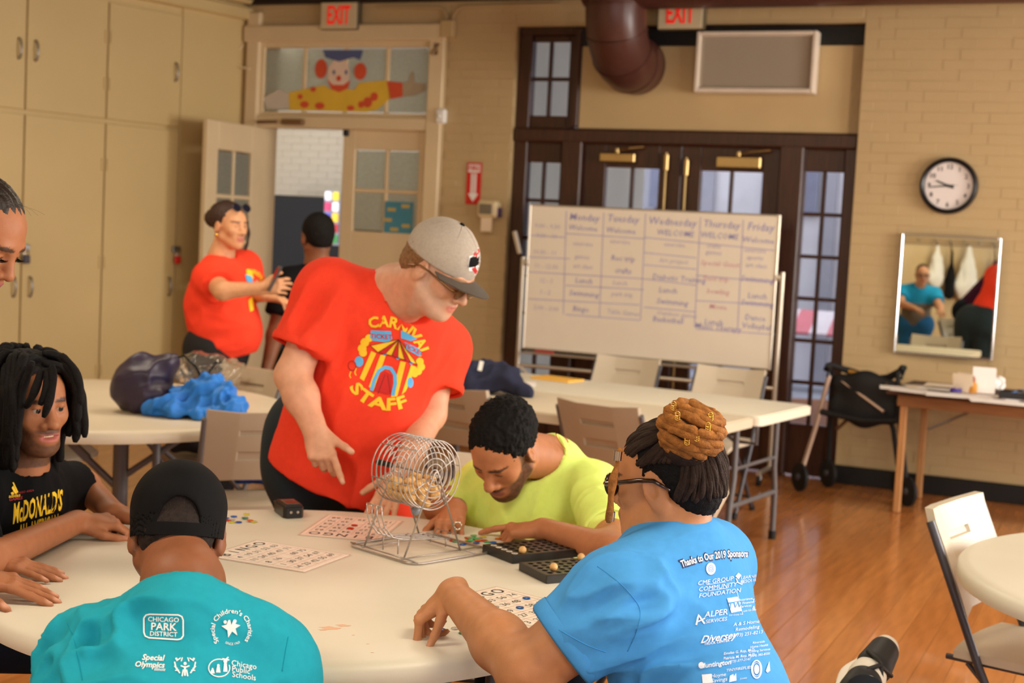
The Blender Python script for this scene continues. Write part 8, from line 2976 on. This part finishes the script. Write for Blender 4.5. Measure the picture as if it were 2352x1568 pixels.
def rrect(x0, x1, y0, y1, r, z, n=6):
    P = []
    for (cx, cy, a0) in [(x1 - r, y1 - r, 0), (x0 + r, y1 - r, 90), (x0 + r, y0 + r, 180), (x1 - r, y0 + r, 270)]:
        for k in range(n + 1):
            a = R_(a0 + 90 * k / n)
            P.append((cx + r * math.cos(a), cy + r * math.sin(a), z))
    return P
def toL(pw):
    d = np.array([pw[0] - cc0[0], pw[1] - cc0[1]])
    return np.array([d @ axd[:2], d @ np.array([-axd[1], axd[0]])])
a_, b_, c_ = toL(cl_), toL(cr_), toL(cn_)
x0, x1 = -0.135, 0.135
y0, y1 = min(a_[1], c_[1]) - 0.012, b_[1] + 0.012
build('base_frame', MB().tube(rrect(x0, x1, y0, y1, 0.035, 0.004), 0.0032, 8, closed=True), M_wire, cg, smooth=180)
br = MB()
for x in (L2 + 0.008, -L2 - 0.008):
    br.tube([(x, y0, 0.006), (x, y1, 0.006)], 0.0022, 6)
br.tube([(x0, -0.098, 0.008), (x1, -0.098, 0.008)], 0.0022, 6).tube([(x0, 0.098, 0.008), (x1, 0.098, 0.008)], 0.0022, 6)
build('base_rail', br, M_wire, cg, smooth=180)
# ball run: catching chute at the left, sloping track under the drum
ch = MB()
for x in (-0.030, -0.010, 0.010, 0.030):
    ch.tube([(x, -0.135, 0.135), (x, -0.134, 0.11), (x, -0.122, 0.08), (x, -0.095, 0.052), (x, -0.06, 0.042), (x, 0.075, 0.030), (x, 0.10, 0.026)], 0.0019, 6)
ch.tube([(-0.030, -0.135, 0.135), (0.030, -0.135, 0.135)], 0.0019, 6)
for y in (-0.06, 0.0, 0.06):
    ch.tube([(-0.032, y, 0.042 - 0.012 * (y + 0.06) / 0.135), (0.032, y, 0.042 - 0.012 * (y + 0.06) / 0.135)], 0.0017, 6)
ch.tube([(-0.03, 0.10, 0.026), (-0.03, 0.112, 0.04), (0.03, 0.112, 0.04), (0.03, 0.10, 0.026)], 0.0019, 6)
for x in (-0.03, 0.03):
    ch.tube([(x, -0.075, 0.046), (x, -0.075, 0.006)], 0.0019, 6).tube([(x, 0.09, 0.028), (x, 0.09, 0.006)], 0.0019, 6)
build('ball_run', ch, M_wire, cg, smooth=180)
build('ball_stop', MB().sphere((0.012, -0.005, DZ - RD - 0.012), (0.013, 0.013, 0.013), 16, 10).tube([(0.012, -0.005, DZ - RD - 0.01), (0.012, 0.03, DZ - RD - 0.004)], 0.004, 8), mat('grey_plug', (130, 132, 140), 0.35), cg, smooth=60)
# wooden balls: packed in the drum, three on the boards
M_ball = mat('turned_beech', (226, 178, 112), 0.45, var=0.14, vscale=50, stretch=(1, 1, 3))
RB_ = 0.0102
bm_ = MB().sphere((0, 0, 0), RB_, 18, 12).mesh('bingo_ball', 180); bm_.materials.append(M_ball)
rb_ = random.Random(11)
ca_, sa_ = math.cos(cg.rotation_euler[2]), math.sin(cg.rotation_euler[2])
cnt = 0
for row in range(4):
    zz = -RD + RB_ + 0.002 + row * 0.0172
    half = math.sqrt(max(0, (RD - RB_ - 0.002) ** 2 - zz * zz))
    ny = int(2 * half / 0.0212) + 1
    for j in range(ny):
        yy = (j - (ny - 1) / 2) * 0.0212
        for i in range(6):
            xx = -L2 + RB_ + 0.003 + (i + (0.5 if (row + j) % 2 else 0)) * 0.0218
            if xx > L2 - RB_ - 0.002:
                continue
            if row == 3 and rb_.random() > 0.40 - abs(yy + 0.0) * 3:
                continue
            if row == 2 and abs(yy) > 0.055:
                continue
            jx, jz = rb_.uniform(-.0006, .0006), rb_.uniform(0, .001)
            o = bpy.data.objects.new('bingo_ball', bm_)
            COL.objects.link(o)
            o.location = (cc0[0] + ca_ * (xx + jx) - sa_ * yy, cc0[1] + sa_ * (xx + jx) + ca_ * yy, cc0[2] + zz + jz)
            o.rotation_euler = (rb_.uniform(0, 6), rb_.uniform(0, 6), 0)
            tag(o, 'small wooden bingo ball lying among the others inside the wire cage', 'ball', 'wooden balls in the bingo cage')
            cnt += 1

# master boards with round holes
M_brd = mat('black_board_plastic', (34, 32, 30), 0.32, var=0.05)
M_hole = mat('hole_inside', (16, 15, 15), 0.6)
M_num = mat('cream_numerals', (222, 214, 196), 0.6)
def master_board(lab, org, aang, ncol, letters, nrow=5):
    """org = far-left corner on top; rows (letters) run along local -y, columns along local x"""
    t = thing('bingo_board', lab, 'board', (org[0], org[1], TZ), aang, 'bingo master boards')
    p = 0.0245
    Wd, Dp, H_ = p * ncol + 0.012, p * nrow + 0.014, 0.021
    x_ = np.arange(ncol) * p + 0.018; y_ = -(np.arange(nrow) * p + 0.019)
    # top sheet with octagonal holes
    V, F = [], []
    cells = [(i, j) for i in range(ncol) for j in range(nrow)]
    n = 8
    for (i, j) in cells:
        solid = letters and i == 0
        cx, cy = x_[i], y_[j]
        hx, hy = p / 2, p / 2
        xl = cx - hx if i else 0.0; xr = cx + hx if i < ncol - 1 else Wd
        yt = cy + hy if j else 0.0; yb_ = cy - hy if j < nrow - 1 else -Dp
        b = len(V)
        if solid:
            V += [(xl, yb_, H_), (xr, yb_, H_), (xr, yt, H_), (xl, yt, H_)]
            F.append((b, b + 1, b + 2, b + 3))
            continue
        outer = [(xr, cy), (xr, yt), (cx, yt), (xl, yt), (xl, cy), (xl, yb_), (cx, yb_), (xr, yb_)]
        r = 0.0080
        for q in outer: V.append((q[0], q[1], H_))
        for z in (H_, H_ - 0.012):
            for k in range(n):
                a = 2 * PI * k / n
                V.append((cx + r * math.cos(a), cy + r * math.sin(a), z))
        for k in range(n):
            l = (k + 1) % n
            F.append((b + k, b + l, b + n + l, b + n + k))
            F.append((b + n + k, b + n + l, b + 2 * n + l, b + 2 * n + k))
        F.append(tuple(b + 2 * n + k for k in range(n)))
    m_ = MB().add(V, F)
    build('top_plate', m_, M_brd, t, smooth=None)
    sk = MB()
    sk.box((Wd / 2, 0.0015, H_ / 2), (Wd + 0.006, 0.003, H_), bev=0.0008).box((Wd / 2, -Dp - 0.0015, H_ / 2), (Wd + 0.006, 0.003, H_), bev=0.0008)
    sk.box((-0.0015, -Dp / 2, H_ / 2), (0.003, Dp, H_), bev=0.0008).box((Wd + 0.0015, -Dp / 2, H_ / 2), (0.003, Dp, H_), bev=0.0008)
    build('rim', sk, M_brd, t, smooth=None)
    nm = MB()
    for (i, j) in cells:
        if letters and i == 0:
            nm.prism([(x_[0] + 0.0085 * math.cos(a), y_[j] + 0.0085 * math.sin(a)) for a in np.linspace(0, 2 * PI, 17)[:-1]], H_ + 0.0001, H_ + 0.0006)
        else:
            num = j * 15 + (i if letters else i + 8)
            V2, F2 = text_geo(str(num), 0.0062, res=1)
            nm.add([(x_[i] + 0.009 + v[0], y_[j] - 0.0085 + v[1], H_ + 0.0005) for v in V2], F2)
    tag(build('numerals', nm, M_num, t, smooth=None), kind='stuff')
    if letters:
        lt = MB()
        for j, chh in enumerate('BINGO'):
            V2, F2 = text_geo(chh, 0.013, bold=0.01, res=2)
            lt.add([(x_[0] + v[1] * -1, y_[j] + v[0], H_ + 0.0009) for v in V2], F2)
        writing(build('letters', lt, M_brd, t, smooth=None))
    return t, x_, y_, H_
BTOP = TZ + 0.021
c1 = onz(1112, 1250, BTOP); e1 = onz(1195, 1282, BTOP)
va = nrm((e1 - c1)[:2]); ang1 = math.atan2(va[1], va[0]) + PI / 2
bd1, x1_, y1_, H1 = master_board('black bingo master board with white letter discs, nearer the cage', c1[:2], ang1, 8, True)
c2 = onz(1196, 1291, BTOP); e2 = onz(1252, 1318, BTOP)
va2 = nrm((e2 - c2)[:2]); ang2 = math.atan2(va2[1], va2[0]) + PI / 2
bd2, x2_, y2_, H2 = master_board('black bingo master board without letters, partly behind the blue sleeve', c2[:2], ang2, 8, False)
for (px, py, lab) in [(1219, 1267, 'wooden bingo ball resting on the lettered board'), (1319, 1273, 'wooden bingo ball on the right part of the plain board'), (1274, 1298, 'wooden bingo ball at the near edge of the plain board')]:
    p = onz(px, py + 6, BTOP + 0.002)
    # sit in the nearest hole
    best = None
    for bd, xx_, yy_, an in ((bd1, x1_, y1_, ang1), (bd2, x2_, y2_, ang2)):
        for i, xv in enumerate(xx_):
            for j, yv in enumerate(yy_):
                if bd is bd1 and i == 0: continue
                wx = bd.location[0] + math.cos(an) * xv - math.sin(an) * yv; wy = bd.location[1] + math.sin(an) * xv + math.cos(an) * yv
                d = (wx - p[0]) ** 2 + (wy - p[1]) ** 2
                if best is None or d < best[0]: best = (d, wx, wy)
    o = bpy.data.objects.new('bingo_ball', bm_); COL.objects.link(o)
    o.location = (best[1], best[2], BTOP + 0.0072)
    tag(o, lab, 'ball')

# bingo cards
M_card = mat('card_white', (250, 238, 222), 0.35, var=0.01)
M_cardp = mat('card_pale_pink', (250, 224, 206), 0.35, var=0.01)
M_ink_ = mat('black_ink', (36, 28, 26), 0.6)
M_line = mat('rose_rule', (206, 150, 136), 0.6)
M_lam = mat('laminate_edge', (214, 190, 172), 0.25)
def bingo_card(lab, tr_corner, xang, nums, mt):
    """tr_corner = corner at the top right of the printed side; xang = reading direction"""
    Wc, Hc = 0.216, 0.279
    t = thing('bingo_card', lab, 'bingo card', (tr_corner[0], tr_corner[1], TZ), xang, 'bingo cards on the main table')
    x0, y0 = -Wc, -Hc
    build('laminate', MB().box((-Wc / 2, -Hc / 2, 0.0006), (Wc + 0.012, Hc + 0.012, 0.0008)), M_lam, t, smooth=None)
    build('card', MB().box((-Wc / 2, -Hc / 2, 0.0013), (Wc, Hc, 0.0008)), mt, t, smooth=None)
    ln = MB()
    mx, top, bot = 0.012, 0.052, 0.014
    cw, chh = (Wc - 2 * mx) / 5, (Hc - top - bot) / 5
    z = 0.0019
    for i in range(6):
        ln.box((x0 + mx + cw * i, -(top + Hc - bot) / 2, z), (0.0010, Hc - top - bot, 0.0002))
    for j in range(6):
        ln.box((-Wc / 2, -top - chh * j, z), (Wc - 2 * mx, 0.0010, 0.0002))
    ln.box((-Wc / 2, -0.008, z), (Wc - 2 * mx, 0.0008, 0.0002)).box((x0 + mx, -Hc / 2, z), (0.0008, Hc - 0.02, 0.0002)).box((-mx, -Hc / 2, z), (0.0008, Hc - 0.02, 0.0002))
    writing(build('ruled_lines', ln, M_line, t, smooth=None))
    tx_ = MB()
    for i, chx in enumerate('BINGO'):
        V2, F2 = text_geo(chx, 0.044, bold=0.012, res=3)
        tx_.add([(x0 + mx + cw * (i + .5) + v[0] * 0.95, -0.030 + v[1], z + 0.0002) for v in V2], F2)
    for i in range(5):
        for j in range(5):
            s_ = nums[j][i]
            if s_ is None: continue
            V2, F2 = text_geo(str(s_), 0.026, res=2)
            tx_.add([(x0 + mx + cw * (i + .5) + v[0], -top - chh * (j + .5) + v[1], z + 0.0002) for v in V2], F2)
    writing(build('print', tx_, M_ink_, t, smooth=None))
    def cell(i, j):
        lx, ly = x0 + mx + cw * (i + .5), -top - chh * (j + .5)
        c, s = math.cos(xang), math.sin(xang)
        return (tr_corner[0] + c * lx - s * ly, tr_corner[1] + s * lx + c * ly)
    return cell
w_c = onz(1141, 1347, TZ + 0.002)
w_o = onz(1262, 1378, TZ + 0.002)
dd_ = nrm((w_o - w_c)[:2])
cellW = bingo_card('bingo card with two blue chips in front of the woman in blue', w_c[:2], math.atan2(dd_[1], dd_[0]) + PI / 2, [[10, 28, 33, 56, 74], [6, 20, 36, 48, None], [15, 29, None, 58, 61], [12, 27, 38, 57, 70], [3, 22, 44, 50, 66]], M_card)
k_c = onz(690, 1226, TZ + 0.002)
k_e = onz(842, 1239, TZ + 0.002)
dd_ = nrm((k_e - k_c)[:2])
cellK = bingo_card('upside down bingo card with orange chips beside the wire cage', k_c[:2], math.atan2(dd_[1], dd_[0]) + PI, [[9, 18, 44, 46, 62], [2, 27, 32, 59, 74], [13, 21, None, 53, 64], [6, 26, None, 49, 70], [15, 29, 39, 50, 68]], M_cardp)
l_c = onz(590, 1240, TZ + 0.002)
l_e = onz(495, 1270, TZ + 0.002)
dd_ = nrm((l_e - l_c)[:2])
cellL = bingo_card('bingo card half hidden by the man in the black cap', l_c[:2], math.atan2(dd_[1], dd_[0]) + PI / 2 + PI / 2, [[4, 19, 31, 52, 63], [11, 24, 40, 47, 71], [8, 16, None, 60, 75], [1, 30, 37, 54, 67], [14, 23, 42, 55, 69]], M_card)

# chips
cm_ = MB().lathe([(0, 0.0), (0.0085, 0.0), (0.0095, 0.0008), (0.0095, 0.0016), (0.0085, 0.0022), (0, 0.0022)], n=20)
CH = {}
for nm, rgb in dict(blue=(30, 110, 200), navy=(24, 78, 170), red=(226, 56, 28), orange=(226, 110, 40), yellow=(226, 214, 60), green=(60, 200, 120), teal=(30, 150, 130), clear=(240, 236, 230)).items():
    me = cm_.mesh('bingo_chip', 40); me.materials.append(mat('chip_' + nm, rgb, 0.15, trans=0.35 if nm != 'clear' else 0.8, ior=1.3, var=0.02)); CH[nm] = me
def chip(color, x, y, z, lab, grp=None, tilt=0.0):
    o = bpy.data.objects.new('bingo_chip', CH[color]); COL.objects.link(o)
    o.location = (x, y, z); o.rotation_euler = (tilt, 0, 0)
    return tag(o, lab, 'chip', grp)
q = cellW(4, 1); chip('blue', q[0], q[1], TZ + 0.0025, 'blue chip near the card corner in front of the woman in blue')
q = cellW(2, 2); chip('blue', q[0], q[1], TZ + 0.0025, 'blue chip on the middle square of that bingo card')
q = cellK(2, 2); chip('red', q[0], q[1], TZ + 0.0025, 'orange red chip on the middle of the upside down card')
q = cellK(2, 1); chip('red', q[0] , q[1], TZ + 0.0025, 'orange red chip behind the middle one on the upside down card'); 
for (c, px, py, lab) in [('blue', 988, 1431, 'blue chip left of the fingers of the woman in blue'), ('red', 1006, 1440, 'red chip under the fingers of the woman in blue'), ('navy', 1014, 1446, 'dark blue chip nearest us by the fingers of the woman in blue'), ('clear', 1046, 1443, 'clear chip pinched by the woman in blue'), ('green', 1064, 1453, 'green chip half under the forearm of the woman in blue')]:
    p = onz(px, py, TZ + 0.001); chip(c, p[0], p[1], TZ + 0.0005, lab)
for pile, where, grp in (([('yellow', 566, 1181, 0), ('blue', 537, 1186, 0), ('blue', 519, 1190, 0), ('red', 563, 1189, 0), ('teal', 562, 1191, 1), ('red', 524, 1195, 0), ('clear', 533, 1195, 1), ('yellow', 532, 1199, 0), ('navy', 548, 1199, 0), ('yellow', 583, 1198, 0), ('orange', 574, 1197, 1)], 'pile by the black cap', 'chips in the pile by the black cap'),
                         ([('red', 1040, 1241, 0), ('green', 1046, 1243, 0), ('blue', 1063, 1250, 0), ('red', 1074, 1235, 0), ('green', 1088, 1232, 1), ('green', 1083, 1238, 0), ('yellow', 1076, 1241, 0), ('green', 1094, 1239, 1), ('red', 1100, 1241, 0), ('yellow', 1110, 1233, 0), ('red', 1112, 1241, 0), ('blue', 1094, 1247, 0), ('green', 1119, 1244, 0), ('blue', 1133, 1245, 0), ('orange', 1144, 1237, 0), ('clear', 1101, 1236, 0), ('green', 1080, 1243, 1), ('orange', 1098, 1243, 1)], 'heap under the pointing finger', 'chips in the heap by the boards')):
    for (c, px, py, lev) in pile:
        p = onz(px, py, TZ + 0.001)
        same = sorted(q[1] for q in pile if q[0] == c)
        k = '%s %s from left' % (ORD[same.index(px)], c) if len(same) > 1 else 'the only %s one' % c
        chip(c, p[0], p[1], TZ + 0.0005 + 0.0024 * lev, '%s chip in the %s, %s' % (c, where, k), grp)

# hand-held radio lying face up
rA, rB = onz(645, 1158, 0.765), onz(682, 1184, 0.765)
rd = rB - rA
rt = thing('walkie_talkie', 'black walkie talkie lying at the far edge of the table', 'radio', tuple(onz(664, 1182, TZ)), math.atan2(rd[1], rd[0]))
bx = MB().prism([(-0.052, -0.030), (0.040, -0.030), (0.052, -0.022), (0.052, 0.022), (0.040, 0.030), (-0.052, 0.030), (-0.058, 0.02), (-0.058, -0.02)], 0.002, 0.030)
bx.prism([(-0.046, -0.026), (0.046, -0.024), (0.046, 0.024), (-0.046, 0.026)], 0.030, 0.038)
build('case', bx, mat('radio_black', (26, 24, 24), 0.35), rt, smooth=20)
build('face_plate', MB().box((0.004, 0, 0.0388), (0.066, 0.040, 0.003), bev=0.001), mat('radio_face', (92, 82, 68), 0.25), rt)
build('display', MB().box((0.018, 0, 0.0406), (0.030, 0.034, 0.001)), mat('radio_screen', (62, 58, 46), 0.12), rt, smooth=None)
build('trim_bar', MB().box((-0.006, 0, 0.0408), (0.004, 0.036, 0.0016), bev=0.0004), M_chrome, rt)
build('antenna', MB().tube([(-0.054, -0.016, 0.020), (-0.080, -0.017, 0.021), (-0.092, -0.017, 0.021)], [0.008, 0.0065, 0.005], 12), M_rub, rt, smooth=60)
build('knob', MB().tube([(-0.056, 0.012, 0.020), (-0.070, 0.012, 0.020)], 0.008, 14), M_rub, rt, smooth=50)
build('charge_contact', MB().tube([(0.0515, -0.010, 0.018), (0.0535, -0.010, 0.018)], 0.004, 12).tube([(0.0515, 0.010, 0.018), (0.0535, 0.010, 0.018)], 0.004, 12), M_chrome, rt, smooth=40)

# ------------------------------------------------------------------ raised sneaker of somebody seated below the frame
pJ = person('crossed leg in black and white strapped sneaker, bottom right edge', (1.02, 3.30, 0))
toe = Vp(2040, 1478, 3.72); heel = Vp(1928, 1640, 3.50)
fd = nrm(toe - heel)
side = nrm(np.cross(fd, (0.25, -0.75, 0.62)))
upn = np.cross(side, fd)
if upn @ np.array([0, -1, 0.6]) < 0:
    upn = -upn; side = -side
ln_ = np.linalg.norm(toe - heel)
def fp(x, y, z):
    return heel + fd * x * ln_ + side * y + upn * z
S = Solid()
S.cone(fp(0.0, 0, 0.02), fp(0.45, 0, 0.022), 0.038, 0.044, 0.02)
S.cone(fp(0.45, 0, 0.022), fp(0.92, 0, 0.010), 0.044, 0.034, 0.02, (upn, 0.8))
S.cone(fp(0.05, 0, 0.03), fp(0.02, 0, 0.12), 0.038, 0.040, 0.03)
V, F = S.mesh(0.005)
wpart('shoe', relax(V, F, 1), F, mat('white_knit', (226, 218, 204), 0.7, bump=0.3, bscale=500), pJ)
S = Solid()
S.cone(fp(-0.04, 0, -0.018), fp(0.45, 0, -0.018), 0.042, 0.046, 0.02, (upn, 0.36))
S.cone(fp(0.45, 0, -0.018), fp(0.97, 0, -0.012), 0.046, 0.034, 0.02, (upn, 0.36))
V, F = S.mesh(0.005)
wpart('sole', relax(V, F, 1), F, mat('white_rubber', (238, 230, 218), 0.5), pJ)
S = Solid()
S.cone(fp(0.62, 0, 0.020), fp(0.86, 0, 0.010), 0.0475, 0.040, 0.02, (upn, 0.84))
V, F = S.mesh(0.004)
wpart('toe_strap', V, F, mat('black_scuba_cloth', (24, 22, 22), 0.55), pJ)
S = Solid()
S.cone(fp(0.20, 0, 0.036), fp(0.32, 0, 0.036), 0.049, 0.048, 0.02, (upn, 0.95))
V, F = S.mesh(0.004)
wpart('ankle_strap', V, F, mat('black_scuba_cloth', (0, 0, 0)), pJ)
lc = MB()
lc.tube([tuple(fp(0.62, -0.04, 0.045) - np.array(pJ.location)), tuple(fp(0.52, 0.0, 0.075) - np.array(pJ.location)), tuple(fp(0.42, 0.04, 0.04) - np.array(pJ.location))], 0.006, 6)
lc.tube([tuple(fp(0.60, 0.045, 0.04) - np.array(pJ.location)), tuple(fp(0.50, 0.0, 0.072) - np.array(pJ.location)), tuple(fp(0.36, -0.02, 0.07) - np.array(pJ.location))], 0.006, 6)
build('lace', lc, MATS['black_scuba_cloth'], pJ, smooth=180)
S = Solid()
an = fp(0.04, 0, 0.11)
kn_ = np.array([an[0] - 0.10, an[1] - 0.42, 0.50]); hp_ = np.array([0.95, 2.55, 0.52])
S.flatcone(kn_, an, 0.065, 0.05, 0.02)
S.cone(kn_, hp_, 0.07, 0.095, 0.03)
S.cone(hp_, hp_ + [0.22, 0, 0], 0.10, 0.10, 0.05)
S.cone(hp_ + [0.22, 0, 0], hp_ + [0.20, 0.42, 0.0], 0.095, 0.07, 0.03); S.flatcone(hp_ + [0.20, 0.42, 0.0], np.array([hp_[0] + 0.2, hp_[1] + 0.42, 0.08]), 0.068, 0.05, 0.02)
V, F = S.mesh(0.012)
wpart('trousers', relax(V, F, 2), F, M_navy, pJ)
S = Solid()
S.cone((hp_[0] + 0.2, hp_[1] + 0.40, 0.045), (hp_[0] + 0.2, hp_[1] + 0.58, 0.04), 0.04, 0.034, 0.02).cone((hp_[0] + 0.2, hp_[1] + 0.40, 0.045), (hp_[0] + 0.2, hp_[1] + 0.42, 0.10), 0.04, 0.045, 0.02)
S.cut((0, 0, 0.004), (0, 0, -1))
V, F = S.mesh(0.010)
wpart('shoe', relax(V, F, 1), F, MATS['white_knit'], pJ)
